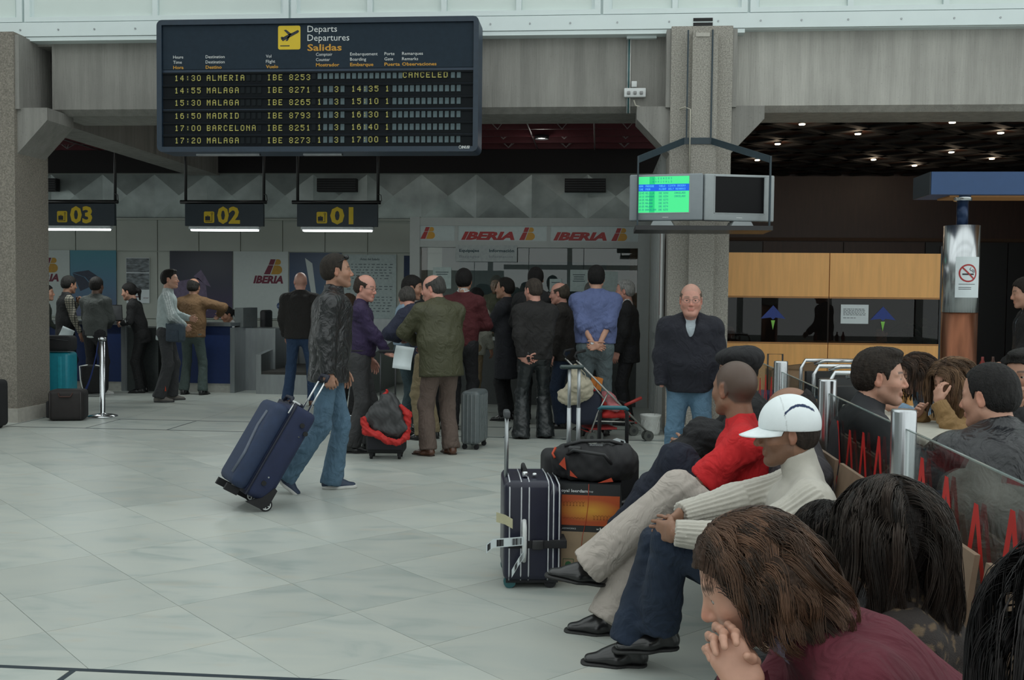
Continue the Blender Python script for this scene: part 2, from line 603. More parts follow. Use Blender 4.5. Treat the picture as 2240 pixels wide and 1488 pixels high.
def head_geo(hc, hf, hl, hu, hs, h, P):
    """continuous head, returns verts, faces, colours. hf/hl/hu = forward/left/up of the head"""
    A = [hf, hl, hu]
    def W(f, l, u): return hc + (hf * f + hl * l + hu * u) * hs
    f = Field()
    fat = P.get('fat', 1.0)
    f.ell(W(-.012, 0, .026), npv((.098, .077, .092)) * hs, A, .01)
    f.ell(W(.026, 0, -.030), npv((.066, .060 * fat, .084)) * hs, A, .03)
    for sd in (1, -1):
        f.cap(W(.002, .050 * sd * fat, -.060), W(.066, .014 * sd, -.100), .021 * hs * fat, .018 * hs, .03)
        f.ell(W(.056, .040 * sd, -.028), npv((.024, .022, .024)) * hs * fat, A, .025)
        f.cap(W(.079, .012 * sd, .020), W(.062, .048 * sd, .017), .0095 * hs, .009 * hs, .014)
    f.ell(W(.077, 0, -.100), npv((.017, .020, .015)) * hs, A, .016)
    if P.get('chin2'): f.ell(W(.035, 0, -.105), npv((.045, .045, .030)) * hs, A, .03)
    for sd in (1, -1):
        f.ell(W(.100, .030 * sd, -.001), npv((.017, .015, .011)) * hs, A, .012, sub=True)
        if h < .0061:
            f.ell(W(.0725, .031 * sd, -.002), npv((.0142, .0150, .0135)) * hs, A, .003, cuts=((W(.085, .031 * sd, .0015), -hu + hf * .2),))
            f.ell(W(.0725, .031 * sd, -.002), npv((.0138, .0145, .0130)) * hs, A, .003, cuts=((W(.085, .031 * sd, -.0065), hu + hf * .2),))
            f.ell(W(.070, .031 * sd, -.002), npv((.011, .012, .011)) * hs, A, .003)
        else:
            f.ell(W(.074, .031 * sd, -.002), npv((.0135, .0135, .0125)) * hs, A, .004)
    nl = P.get('nose', 1.0)
    f.cap(W(.086, 0, .008), W(.088 + .020 * nl, 0, -.030), .0075 * hs, .0100 * hs, .010)
    f.cap(W(.090, 0, -.034), W(.087 + .018 * nl, 0, -.036), .009 * hs, .0075 * hs, .008)
    for sd in (1, -1):
        f.ell(W(.094, .011 * sd, -.037), npv((.011, .008, .008)) * hs, A, .006)
    f.cap(W(.088, .017, -.061), W(.088, -.017, -.061), .0062 * hs, None, .007)
    f.cap(W(.089, .014, -.072), W(.089, -.014, -.072), .0068 * hs, None, .007)
    if h < .007:
        f.cap(W(.099, .018, -.0665), W(.099, -.018, -.0665), .0022 * hs, None, .004, sub=True)
    for sd in (1, -1):
        ax = [unit(hf * .93 + hl * .35 * sd), unit(hl * sd - hf * .35 * .9), hu]
        e = P.get('ear', 1.0)
        f.ell(W(-.010, .078 * sd, -.006), npv((.018 * e, .0075, .031 * e)) * hs, ax, .006)
        f.ell(W(-.006, .087 * sd, -.003), npv((.010, .006, .018)) * hs, ax, .005, sub=True)
        f.ell(W(-.004, .078 * sd, -.033), npv((.008, .006, .009)) * hs, ax, .006)
    nb = P.get('_nb')
    f.cap(W(-.022, 0, -.055), npv(nb), .053 * hs * (1 + .6 * (fat - 1)), .060 * hs * (1 + .6 * (fat - 1)), .025)
    Vt, F = f.mesh(h, smooth=1 if h > .004 else 2)
    q = ((Vt - hc) @ np.array(A).T) / hs
    fx, ly, uz = q.T
    base = npv(SKIN[P.get('skin', 'light')])
    C = np.tile(base, (len(Vt), 1))
    def blend(mask, col, k=1.0):
        nonlocal C
        m = np.clip(mask, 0, 1)[:, None] * k
        C = C * (1 - m) + npv(col) * m
    g = lambda a, r: np.exp(-(a / r) ** 2)
    # cheeks, nose and ears redder; lips; beard shadow; eyebrows; eye sockets keep their own pigment
    red = base * npv((1.12, .82, .78))
    blend(g(fx - .06, .03) * g(abs(ly) - .04, .02) * g(uz + .03, .02), red, .6)
    blend(g(fx - .115, .02) * g(uz + .03, .018), red, .6)
    blend((abs(ly) > .077) * 1.0, red, .5)
    lip = base * npv((.95, .55, .55))
    blend((fx > .075) * g(uz + .0665, .010) * g(ly, .021), lip, .9)
    st = P.get('stubble', 0)
    if st:
        m = (uz < -.035) * (uz > -.125) * (fx > -.01) * (1 - g(uz + .0665, .008) * g(ly, .02)) * (1 - g(ly - 0, .05) * g(uz + .03, .03))
        blend(m, base * .42, st)
    bc = npv(P.get('brow', (.02, .013, .01)))
    blend((fx > .045) * g(uz - (.026 - (abs(ly) - .03) ** 2 * 6), .0052) * (abs(ly) > .012) * (abs(ly) < .052), bc, .85)
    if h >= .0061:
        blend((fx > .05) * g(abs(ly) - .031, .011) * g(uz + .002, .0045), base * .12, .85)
    if P.get('shaved') is not None:
        ln_ = hairline(P.get('line', 'short'))
        up = np.interp(fx, *ln_)
        m = np.clip((uz - up) / .012, 0, 1)
        if P.get('baldtop'):
            m *= np.clip((np.interp(fx, (-.11, -.07, 0, .09), (.13, .09, .045, .03)) - uz) / .02, 0, 1)
        blend(m, P['shaved'], P.get('shavek', .7))
    return Vt, F, C

def hairline(kind):
    if kind == 'short': return ((-.12, -.05, -.022, -.014, .012, .030, .040, .060, .075, .10), (-.062, -.064, -.040, .020, .022, -.010, .030, .056, .066, .070))
    if kind == 'reced': return ((-.12, -.05, -.022, -.014, .012, .026, .034, .045, .060, .10), (-.062, -.064, -.040, .020, .022, -.010, .030, .070, .082, .100))
    if kind == 'woman': return ((-.12, -.03, .010, .035, .060, .080, .10), (-.085, -.085, -.06, .010, .050, .062, .066))
    return ((-.12, .1), (0, .05))

def hair_geo(hc, hf, hl, hu, hs, h, P):
    A = [hf, hl, hu]
    def W(f, l, u): return hc + (hf * f + hl * l + hu * u) * hs
    kind = P.get('hair', 'short')
    if kind in (None, 'none'): return None
    t = P.get('ht', .010)
    f = Field()
    def cutter(line, top=None):
        def fn(Pt, dd):
            q = ((Pt - hc) @ np.array(A).T) / hs
            fx, ly, uz = q[..., 0], q[..., 1], q[..., 2]
            up = np.interp(fx, *hairline(line))
            # temples recede sideways: line measured on the side too
            c = (up - uz) * .7 * hs
            r = np.maximum(dd, c)
            if top:
                tp = np.interp(fx, (-.12, -.075, -.03, .02, .09), (.13, .085, .062, .050, .03))
                r = np.maximum(r, (uz - tp) * .7 * hs)
            return r
        return fn
    line = P.get('line', 'short')
    top = kind == 'bald'
    f.ell(W(-.014, 0, .028), npv((.100 + t, .079 + t * .8, .094 + t)) * hs, A, .005, fn=cutter(line, top))
    if kind == 'bald':
        f.ell(W(-.035, 0, -.01), npv((.080 + t, .080 + t * .4, .070)) * hs, A, .01, fn=cutter(line, top))
    if kind == 'short':
        f.ell(W(-.030, 0, -.012), npv((.083 + t * .6, .074 + t * .3, .070)) * hs, A, .02, fn=cutter(line))
        if P.get('quiff'): f.ell(W(.045, 0, .105), npv((.045, .050, .022)) * hs, A, .03)
    if kind == 'long':
        # falls beside and behind the head to the shoulders
        L = P.get('hlen', .22)
        f.ell(W(-.030, 0, .0), npv((.095 + t, .088 + t, .100 + t)) * hs, A, .03, fn=cutter('woman'))
        back = W(-.055, 0, -.02); dn = npv((0, 0, -1)) * .75 - hf * .12 + npv(P.get('fall', (0, 0, 0)))
        f.cap(back, back + dn * L * hs, .062 * hs, .045 * hs, .05, hl, .62)
        for sd in (1, -1):
            a = W(-.005, .072 * sd, -.01)
            f.cap(a, a + (dn * L * .8 + hl * .01 * sd) * hs, .030 * hs, .020 * hs, .03)
    if kind == 'pony':
        f.ell(W(-.030, 0, -.012), npv((.083 + t * .6, .074 + t * .3, .070)) * hs, A, .02, fn=cutter(line))
        f.cap(W(-.11, 0, .02), W(-.15, 0, -.02), .026 * hs, .030 * hs, .01)
        f.cap(W(-.15, 0, -.02), W(-.135, 0, -.15), .030 * hs, .012 * hs, .02)
    Vt, F = f.mesh(h, smooth=1)
    if len(Vt) == 0: return None
    N = normals(Vt, F)
    q = (Vt - hc) @ np.array(A).T / hs
    # clumps run from the crown outwards: noise stretched along the fall
    az = np.arctan2(q[:, 1], q[:, 0] + .02)
    cl = np.sin(az * 19 + 2.2 * np.sin(q[:, 2] * 40)) * .5 + np.sin(az * 37 + 3 * np.sin(q[:, 2] * 31 + az * 3)) * .35
    am = P.get('tuft', .0022 if kind != 'long' else .005)
    Vt = Vt + N * (cl * am + folds(Vt * 1.0, 140, 5, 2) * am * .7)[:, None]
    return Vt, F

def hair_strands(hc, hf, hl, hu, hs, P, n, seed, r=.0011):
    """single locks combed from the parting, gathered in clumps that share their waves (three-sided tubes)"""
    rs = np.random.RandomState(seed)
    A = np.array([hf, hl, hu])
    m = 16
    K = 130                                   # clumps
    def surf(th, ph):
        return np.stack([np.sin(ph) * np.cos(th), np.sin(ph) * np.sin(th), np.cos(ph)], 1)
    t = P.get('ht', .010)
    rad = npv((.104 + t, .084 + t, .098 + t)); c0 = npv((-.016, 0, .026))
    def sample(k):
        out = np.zeros((0, 3))
        while len(out) < k:
            q = surf(rs.uniform(-pi, pi, k * 2), np.arccos(rs.uniform(-.55, 1, k * 2)))
            up = np.interp(q[:, 0] * .10 - .014, *hairline('woman'))
            out = np.concatenate([out, q[(q[:, 2] * .10 + .02 > up) & (q[:, 0] * .10 < .10 - P.get('fringe', 0))]])
        return out[:k]
    cr = sample(K)
    ci = rs.randint(0, K, n)
    roots = unit_rows(cr[ci] + rs.normal(size=(n, 3)) * .085)
    part = P.get('part', .0)
    down = A @ unit(npv((0, 0, -1)) + npv(P.get('fall', (0, 0, 0))))
    Lk = (P.get('hlen', .22) + .17) * rs.uniform(.86, 1.06, K)
    def run(rt, L, ph1, fr, wv, jit):
        p = rt * rad + c0; k = len(p)
        side = np.where(p[:, 1] > part, 1.0, -1.0)
        d = np.stack([-.25 - .5 * (p[:, 0] < .02), side * (1.0 - .4 * (p[:, 0] < 0)), .05 + 0 * side], 1)
        path = [p.copy()]
        for i in range(m):
            g = min(1, .06 + i / 7.0)
            dd = unit_rows(d * (1 - g) + down * g)
            rel = (p - c0) / rad; q = np.linalg.norm(rel, axis=1)
            nn = unit_rows(rel / rad)
            near = q < 1.10
            dot = (dd * nn).sum(1)
            dd[near] -= nn[near] * np.minimum(0, dot[near])[:, None]
            wob = np.stack([np.cos(ph1 + fr * i / m), np.sin(ph1 * 1.7 + fr * i / m), 0 * ph1], 1) * wv * (i / m + .25)
            d = dd
            p = p + unit_rows(dd + wob + jit * rs.normal(size=(k, 3))) * (L / m)[:, None]
            rel = (p - c0) / rad; q = np.linalg.norm(rel, axis=1); push = q < 1.0
            p[push] = c0 + (p[push] - c0) / q[push][:, None] * 1.005
            path.append(p.copy())
        return np.array(path)
    wv = P.get('wave', .25)
    phk = rs.rand(K) * 6.28; frk = rs.uniform(5, 9, K)
    guide = run(cr, Lk, phk, frk, wv, .0)
    own = run(roots, Lk[ci] * rs.uniform(.92, 1.05, n), phk[ci], frk[ci], wv, .03)
    off = own - guide[:, ci]
    w = np.linspace(1, P.get('clump', .35), m + 1)[:, None, None]
    path = guide[:, ci] + off * w
    Wd = path @ A * hs + hc
    tg = np.gradient(Wd, axis=0); tg /= np.linalg.norm(tg, axis=2)[..., None] + 1e-9
    a = np.cross(tg, npv((.31, .2, .93))); a /= np.linalg.norm(a, axis=2)[..., None] + 1e-9
    b = np.cross(tg, a)
    tp = np.linspace(1, .35, m + 1)[:, None, None] * r * hs
    ring = [Wd + (a * cos(k * 2.0944) + b * sin(k * 2.0944)) * tp for k in range(3)]
    R3 = np.stack(ring, 2)
    Vt = R3.transpose(1, 0, 2, 3).reshape(-1, 3)
    base = (np.arange(n) * (m + 1) * 3)[:, None, None]
    i = np.arange(m)[None, :, None] * 3; k = np.arange(3)[None, None, :]; k2 = (k + 1) % 3
    F = np.stack([base + i + k, base + i + k2, base + i + 3 + k2, base + i + 3 + k], -1).reshape(-1, 4)
    ck = rs.rand(K) ** 1.6
    c = np.clip(ck[ci] * .75 + rs.rand(n) * .25, 0, 1)
    cols = np.array(P.get('hcols', [(.02, .012, .009), (.05, .028, .018)]))
    cc = cols[0] * (1 - c[:, None]) + cols[1] * c[:, None]
    return Vt, F, np.repeat(cc, (m + 1) * 3, axis=0)

def unit_rows(a): return a / (np.linalg.norm(a, axis=1)[:, None] + 1e-9)

SHOES = {}
def shoe_mesh(kind, colr):
    key = (kind, colr)
    if key in SHOES: return SHOES[key]
    f = Field()
    # heel at x=-.07, toe at x=.20, sole bottom z=-.08 (ankle origin)
    X = [npv((1, 0, 0)), npv((0, 1, 0)), npv((0, 0, 1))]
    f.cap((-.045, 0, -.048), (.045, 0, -.050), .030, .032, .03, (0, 1, 0), .85)
    f.cap((.045, 0, -.050), (.155, .004, -.060), .033, .019 if kind == 'dress' else .023, .04, (0, 1, 0), .62)
    f.cap((-.045, 0, -.04), (-.03, 0, .01), .034, .036, .02)
    f.cap((-.02, 0, 0), (.09, 0, -.04), .035, .018, .03)
    Vt, F = f.mesh(.006, allcuts=(((0, 0, -.072), (0, 0, -1)),))
    m1 = mat(colr[0], colr[1], rough=.28 if kind == 'dress' else .6, noise=.15, coat=.3 if kind == 'dress' else 0)
    sole = Field()
    sole.cap((-.042, 0, -.073), (.05, 0, -.073), .037, .037, .02, (0, 1, 0), .86)
    sole.cap((.05, 0, -.073), (.160, .004, -.073), .040, .029, .03, (0, 1, 0), .67)
    th = .078 if kind == 'dress' else .084
    Vs, Fs = sole.mesh(.006, allcuts=(((0, 0, -.054 if kind != 'dress' else -.067), (0, 0, 1)), ((0, 0, -.080), (0, 0, -1))))
    m2 = mat(colr[2], colr[3], rough=.6)
    me = np_mesh('shoe', Vt, F, m1)
    ms = np_mesh('sole', Vs, Fs, m2)
    ml = None
    if kind == 'sneaker':
        b = MB()
        for i in range(4):
            x = .035 + i * .02; z = -.004 - i * .012
            b.tube([(x, -.022, z - .006), (x + .004, 0, z + .004), (x, .022, z - .006)], .003, 5)
        ml = b.mesh('laces', mat('lace_white', (.5, .5, .48)))
    SHOES[key] = (me, ms, ml)
    return SHOES[key]

BLK = ('black_leather', (.008, .008, .009), 'black_rubber', (.01, .01, .01))
BRN = ('brown_leather', (.09, .033, .016), 'brown_sole', (.03, .016, .01))
SNK = ('navy_canvas', (.02, .035, .07), 'white_rubber', (.50, .50, .48))
GSN = ('grey_suede', (.10, .09, .08), 'dark_rubber', (.03, .03, .03))
WSN = ('white_trainer', (.5, .5, .48), 'white_rubber2', (.5, .5, .5))

def cloth(name, rgb, rough=.85, noise=.10, nscale=9, bump=.25, bscale=600, crease=.5, **kw):
    return mat(name, rgb, rough=rough, noise=noise, nscale=nscale, bump=bump, bscale=bscale, crease=crease, **kw)

SEED = [100]
def person(label, x, y, yaw, H, P):
    if 'headat' in P and '_hshift' not in P:
        P['_dry'] = 1; P['_hshift'] = 1
        hc = person(label, x, y, yaw, H, P)
        del P['_dry']
        t = P['headat']; s_ = H / 1.755
        x += t[0] - hc[0]; y += t[1] - hc[1]
        p = P.get('pel', (0, 0, .945)); P['pel'] = (p[0], p[1], p[2] + (t[2] - hc[2]) / s_)
    """yaw: facing in degrees, 0 = +X, 90 = away from the camera.  Returns the root and a dict of joints."""
    SEED[0] += 7; seed = SEED[0]
    s = H / 1.755
    base = npv((x, y, P.get('z', 0.0)))
    yr = radians(yaw)
    Fw = npv((cos(yr), sin(yr), 0)); Lf = npv((-sin(yr), cos(yr), 0)); Up = npv((0, 0, 1.0))
    def W(f, l, u): return base + s * (Fw * f + Lf * l + Up * u)
    def Wp(t): return W(*t)
    w = P.get('w', 1.0); belly = P.get('belly', 0.0)
    lean = radians(P.get('lean', 2)); bend = radians(P.get('bend', 0)); side = radians(P.get('side', 0))
    pel = Wp(P.get('pel', (0, 0, .945)))
    tw = radians(P.get('twist', 0))
    def spine(a): 
        v = Up * cos(a) + Fw * sin(a)
        return unit(rotv(v, Fw, side))
    T1 = spine(lean); T2 = spine(lean + bend)
    waist = pel + T1 * .17 * s
    SL = unit(rotv(rotv(Lf, Fw, side), T2, tw)); SF = unit(np.cross(SL, T2))
    HL = unit(rotv(Lf, Fw, side * .3))
    chest = waist + T2 * .20 * s
    sc = waist + T2 * .315 * s - SF * .005 * s
    nb = waist + T2 * .375 * s
    sh = {}
    shw = .178 * w * s if w > .93 else .170 * s * w
    up_sh = P.get('shrug', (0, 0))
    sh[1] = sc + SL * shw + T2 * up_sh[0] * s; sh[-1] = sc - SL * shw + T2 * up_sh[1] * s
    # head
    hy, hp, hr = P.get('head', (0, 0, 0))
    hyaw = radians(yaw + hy)
    hf = npv((cos(hyaw), sin(hyaw), 0)); hl = npv((-sin(hyaw), cos(hyaw), 0)); hu = Up.copy()
    hf, hu = rotv(hf, hl, radians(hp)), rotv(hu, hl, radians(hp))       # +pitch looks down
    hl, hu = rotv(hl, hf, radians(hr)), rotv(hu, hf, radians(hr))
    T3 = unit(spine(lean + bend + radians(P.get('neck', 10))) * .7 + hu * .3)
    hs = P.get('hs', 1.0) * 1.06 * s ** .5
    hc = nb + T3 * .085 * s + hu * .075 * s + hf * .022 * s
    if P.get('_dry'): return hc
    # arms
    el, wr = {}, {}
    hands = {1: P.get('hl', (.06, .24, .80)), -1: P.get('hr', (.06, -.24, .80))}
    hint = {1: P.get('el', (-1, .25, 0)), -1: P.get('er', (-1, -.25, 0))}
    for sd in (1, -1):
        t = Wp(hands[sd]) if sd not in P.get('hw', {}) else npv(P['hw'][sd]); hh = hint[sd]
        el[sd], wr[sd] = ik(sh[sd], t, .285 * s, .255 * s, Fw * hh[0] + Lf * hh[1] + Up * hh[2])
    # legs
    hip, kn, an = {}, {}, {}
    feet = {1: P.get('fl', (0, .10, .08)), -1: P.get('fr', (0, -.10, .08))}
    kh = {1: P.get('kl', (1, .1, .2)), -1: P.get('kr', (1, -.1, .2))}
    for sd in (1, -1):
        hip[sd] = pel + Lf * .088 * s * sd - Up * .02 * s
        t = Wp(feet[sd]) if sd not in P.get('fw', {}) else npv(P['fw'][sd]); hh = kh[sd]
        kn[sd], an[sd] = ik(hip[sd], t, .435 * s * P.get('leg', 1), .425 * s * P.get('leg', 1), Fw * hh[0] + Lf * hh[1] + Up * hh[2])
    J = dict(sh=sh, el=el, wr=wr, hip=hip, kn=kn, an=an, hc=hc, hf=hf, hl=hl, hu=hu, nb=nb, pel=pel, waist=waist, chest=chest, s=s, hs=hs, SL=SL, SF=SF, T2=T2, W=W, F=Fw, L=Lf)
    root = thing('person', tuple(base), label, 'person', group=P.get('group'))
    o = base
    res = P.get('res', .012)
    hres = P.get('hres', res * .62)
    # ---- body, one continuous mesh of skin
    f = Field()
    fem = P.get('fem', 0)
    b_ = .86
    f.cap(chest + T2 * .05 * s, waist, .095 * b_ * s, .088 * b_ * s, .04, SL, .62)
    f.cap(waist, pel, .088 * b_ * s, .10 * b_ * s, .05, HL, .66)
    f.cap(sh[1], sh[-1], .040 * s, None, .04)
    f.cap(sc + T2 * .01, nb + T2 * .03 * s, .05 * s, .045 * s, .03)
    for sd in (1, -1):
        e2, w2, h2 = el[sd], wr[sd], npv(0)
        ar = P.get('arm', 1.0)
        f.cap(sh[sd], e2, .044 * s * ar, .037 * s * ar, .03); f.cap(e2, w2, .039 * s * ar, .024 * s, .02)
        f.cap(hip[sd], kn[sd], .075 * s, .048 * s, .04); f.cap(kn[sd], an[sd], .047 * s, .034 * s, .03)
        f.cap(an[sd], an[sd] + (Fw * .05 - Up * .045) * s, .028 * s, .014 * s, .02)
    body = f.mesh(max(res, .014), smooth=1)
    P['_nb'] = nb
    hv, hfc, hcol = head_geo(hc, hf, hl, hu, hs, hres, P)
    parts = [body, (hv, hfc)]
    sk = npv(SKIN[P.get('skin', 'light')])
    cols = [np.tile(sk, (len(body[0]), 1)), hcol]
    tips = {}
    for sd, key in ((1, 'handl'), (-1, 'handr')):
        hd = P.get(key, {})
        if hd is None: continue
        fa = unit(wr[sd] - el[sd])
        d = hd.get('d'); n = hd.get('n')
        loc = lambda v: Fw * v[0] + Lf * v[1] + Up * v[2]
        d = fa if d is None else unit(loc(d)); n = loc(n) if n is not None else (-Lf * sd + Fw * -.2)
        if abs(unit(n) @ d) > .95: n = Fw
        hfield, tp = hand_field(wr[sd], d, n, sd, hd.get('curl', .4), s * hd.get('s', 1.0), hd.get('thumb', .5), hd.get('curls'), hd.get('spread', 1.0), hd.get('fold', 1.0))
        tips[sd] = tp
        hm = hfield.mesh(hd.get('res', min(.0055, res * .5) if res > .009 else .0035), smooth=1)
        parts.append(hm); cols.append(np.tile(sk * .97, (len(hm[0]), 1)))
    J['tips'] = tips
    Vt, F = join_np(parts)
    skm = mat('skin', (0, 0, 0), rough=.48, noise=.05, nscale=60, attr=True, bump=.06, bscale=900)
    link('body', np_mesh('body', Vt - o, F, skm, col=np.concatenate(cols)), root)
    # ---- eyes
    if hres <= .0061:
        for sd in (1, -1):
            ec = hc + (hf * .0730 + hl * .031 * sd + hu * -.002) * hs
            b = MB(); b.sphere((0, 0, 0), .0122 * hs, 16, 12)
            me = b.mesh('eye', [mat('eye_white', (.32, .28, .25), rough=.3, noise=.02), mat('iris_dark', (.015, .009, .006), rough=.15)])
            look = unit(hf + npv(P.get('look', (0, 0, 0))))
            mi = [1 if (npv(p.center) @ look) > .0122 * hs * .84 else 0 for p in me.polygons]
            me.polygons.foreach_set('material_index', mi)
            link('eye', me, root, loc=tuple(ec - o))
    # ---- hair
    if P.get('hair', 'short') not in (None, 'none'):
        g = hair_geo(hc, hf, hl, hu, hs, max(hres, .0035), P)
        hcl = P.get('hcol', (.012, .010, .009))
        if g:
            hm_ = mat('hair_%d_%d_%d' % tuple(int(c * 1000) for c in hcl), hcl, rough=.62, noise=.5, nscale=70, bump=.7, bscale=300, stretch=(1, 1, .25), spec=.25)
            link('hair', np_mesh('hair', g[0] - o, g[1], hm_), root)
        if P.get('strands'):
            sv, sf, scol = hair_strands(hc, hf, hl, hu, hs, P, P['strands'], seed, P.get('sr', .0011))
            link('hair_locks', np_mesh('hair_locks', sv - o, sf, mat('hair_locks', (0, 0, 0), rough=.5, noise=.1, attr=True, spec=.35), col=scol), root, kind='stuff')
    # ---- trousers
    T = P.get('trousers')
    if T:
        f = Field(); r = T.get('r', 1.0); cu = T.get('cuff', .068) * s
        f.cap(pel + T1 * .045 * s, pel - Up * .03 * s, .105 * s * r, .110 * s * r, .04, HL, .68, cuts=((pel + T1 * T.get('top', .08) * s, T1),))
        for sd in (1, -1):
            f.cap(hip[sd] - Fw * .01, kn[sd], .090 * s * r, .066 * s * r, .05)
            low = an[sd] + unit(kn[sd] - an[sd]) * T.get('hem', -.01) * s
            f.cap(kn[sd], low, .066 * s * r, cu, .035, cuts=((low + unit(low - kn[sd]) * .012, low - kn[sd]),))
            f.ell(hip[sd] - Fw * .035 * s, npv((.072, .072, .09)) * s, None, .05)
        Vt, F = f.mesh(res, smooth=1)
        N = normals(Vt, F)
        wd = np.full(len(Vt), .35)
        for j in (kn[1], kn[-1], an[1], an[-1], hip[1], hip[-1]):
            wd += .9 * np.exp(-(((Vt - j) ** 2).sum(1)) / (.10 * s) ** 2)
        Vt = Vt + N * (folds(Vt * npv((1, 1, .8)), 26, seed, 3) * np.minimum(wd, 1.2) * T.get('fold', .011) * s)[:, None]
        T['m'].name
        link('trousers', np_mesh('trousers', Vt - o, F, T['m']), root)
        if T.get('belt'):
            bm_ = MB(); cc = pel + T1 * .075 * s
            pts = []
            for i in range(24):
                a = 2 * pi * i / 24
                pts.append(tuple(cc + (Fw * cos(a) * .113 * r + HL * sin(a) * .163 * r) * s - o))
            bm_.tube(pts, .014 * s, 4, close=True)
            link('belt', bm_.mesh('belt', mat('belt_leather', (.01, .009, .008), rough=.4)), root)
    # ---- upper garments, inner first
    for gi, G in enumerate(P.get('tops', ())):
        t = G.get('t', .012) * s
        f = Field(); wb = w * G.get('w', 1.0)
        hem = G.get('hem', -.06)      # along spine from pelvis (m)
        pass
        rch, rwa, rhi = .103 * wb * s + t, (.098 + belly * .5) * wb * s + t, .104 * wb * s + t
        sqc = rch / (.103 * wb * s / .66 + t); sqw = rwa / (.098 * wb * s / .66 + t)
        cutp = pel + T1 * hem * s
        f.cap(chest + T2 * .035 * s, waist, rch, rwa, .04, SL, sqc)
        dn = unit(pel - waist)
        f.cap(waist, pel + T1 * min(hem, 0) * s if P.get('pel') is None or hem < 0 else pel, rwa, rhi * G.get('flare', 1.0), .05, HL, sqw, cuts=((cutp, -T1),))
        if belly:
            f.ell(waist - T1 * .05 * s + Fw * .05 * s, npv((.10 + belly, .13 + belly * .5, .13)) * s, [Fw, HL, T1], .06, cuts=((cutp, -T1),))
        if fem:
            for sd in (1, -1):
                f.ell(chest + SL * .062 * s * sd + SF * .085 * s, npv((.045, .055, .05)) * s, [SF, SL, T2], .04)
        f.cap(sh[1] - T2 * (.012 * s + t * .6), sh[-1] - T2 * (.012 * s + t * .6), .044 * s + t * .5, None, .05)
        for sd in (1, -1):
            f.cap(sh[sd] * .75 + nb * .25 - T2 * .004 * s, nb + SL * .030 * s * sd + T2 * .012 * s, .036 * s + t * .5, .034 * s + t * .4, .04)
            sl = G.get('sleeve', 1.0)      # 1 = wrist, .4 = short, 0 none
            ar = P.get('arm', 1.0)
            if sl > 0:
                f.ell(sh[sd] - T2 * .022 * s - SL * .006 * s * sd, npv((1, 1, 1)) * (.053 * s * ar + t * .55), None, .045)
                if sl <= .5:
                    e2 = sh[sd] + (el[sd] - sh[sd]) * sl * 2
                    f.cap(sh[sd] - T2 * .02 * s, e2, .048 * s * ar + t * .7, .056 * s * ar + t, .04, cuts=((e2, el[sd] - sh[sd]),))
                else:
                    q = (sl - .5) * 2
                    w2 = el[sd] + (wr[sd] - el[sd]) * q
                    f.cap(sh[sd] - T2 * .02 * s, el[sd], .047 * s * ar + t * .7, .042 * s * ar + t * .85, .04)
                    f.cap(el[sd], w2, .042 * s * ar + t * .85, (.031 + .010 * (1 - q)) * s + t * .6, .025, cuts=((w2, wr[sd] - el[sd]),))
        cr = G.get('collar', .02)
        if cr:
            ct = nb + T3 * (.02 + cr) * s
            f.cap(nb - T2 * .02 * s, ct, .062 * s + t * .5, .060 * s + t * .3, .02, cuts=((ct, T3),))
            f.cap(nb + T3 * .0 * s, ct + T3 * .06 * s, .052 * s, .056 * s, .004, sub=True)
        if G.get('open'):
            # V opening down the front
            ov = G['open']
            tp = nb + SF * .11 * s + T2 * .03 * s
            bt = nb + SF * .16 * s - T2 * ov * s
            f.cap(tp, bt, .055 * s * G.get('ow', 1.0), .012 * s, .01, sub=True)
        gr = G.get('res', res)
        Vt, F = f.mesh(gr, smooth=G.get('smooth', 1))
        N = normals(Vt, F)
        wd = np.full(len(Vt), .40)
        for j in (el[1], el[-1], waist, sh[1] - T2 * .09, sh[-1] - T2 * .09, (el[1] + wr[1]) / 2, (el[-1] + wr[-1]) / 2):
            wd += .8 * np.exp(-(((Vt - j) ** 2).sum(1)) / (.10 * s) ** 2)
        am = G.get('fold', .010) * s
        dv = folds(Vt, G.get('ff', 24), seed + 3 + gi, 3) * np.minimum(wd, 1.2) * am
        if G.get('rib'):
            # knitted ribs run along the sleeve
            for sd in (1, -1):
                for a, b in ((sh[sd], el[sd]), (el[sd], wr[sd])):
                    d = unit(b - a); q = Vt - a; tt = q @ d; L_ = np.linalg.norm(b - a)
                    rad = q - tt[:, None] * d
                    u1 = unit(np.cross(d, npv((.2, .9, .3)))); u2 = np.cross(d, u1)
                    ang = np.arctan2(rad @ u1, rad @ u2)
                    m = (tt > -.02) * (tt < L_ + .02) * (np.linalg.norm(rad, axis=1) < .085)
                    dv = np.where(m > 0, dv * .5 + np.cos(ang * 20) * .0035, dv)
        Vt = Vt + N * dv[:, None]
        col = None
        if G.get('paint'): col = G['paint'](Vt, J)
        me = np_mesh(G.get('name', 'jacket'), Vt - o, F, G['m'], col=col)
        link(G.get('name', 'jacket'), me, root)
    # ---- shoes
    SH = P.get('shoes', ('dress', BLK))
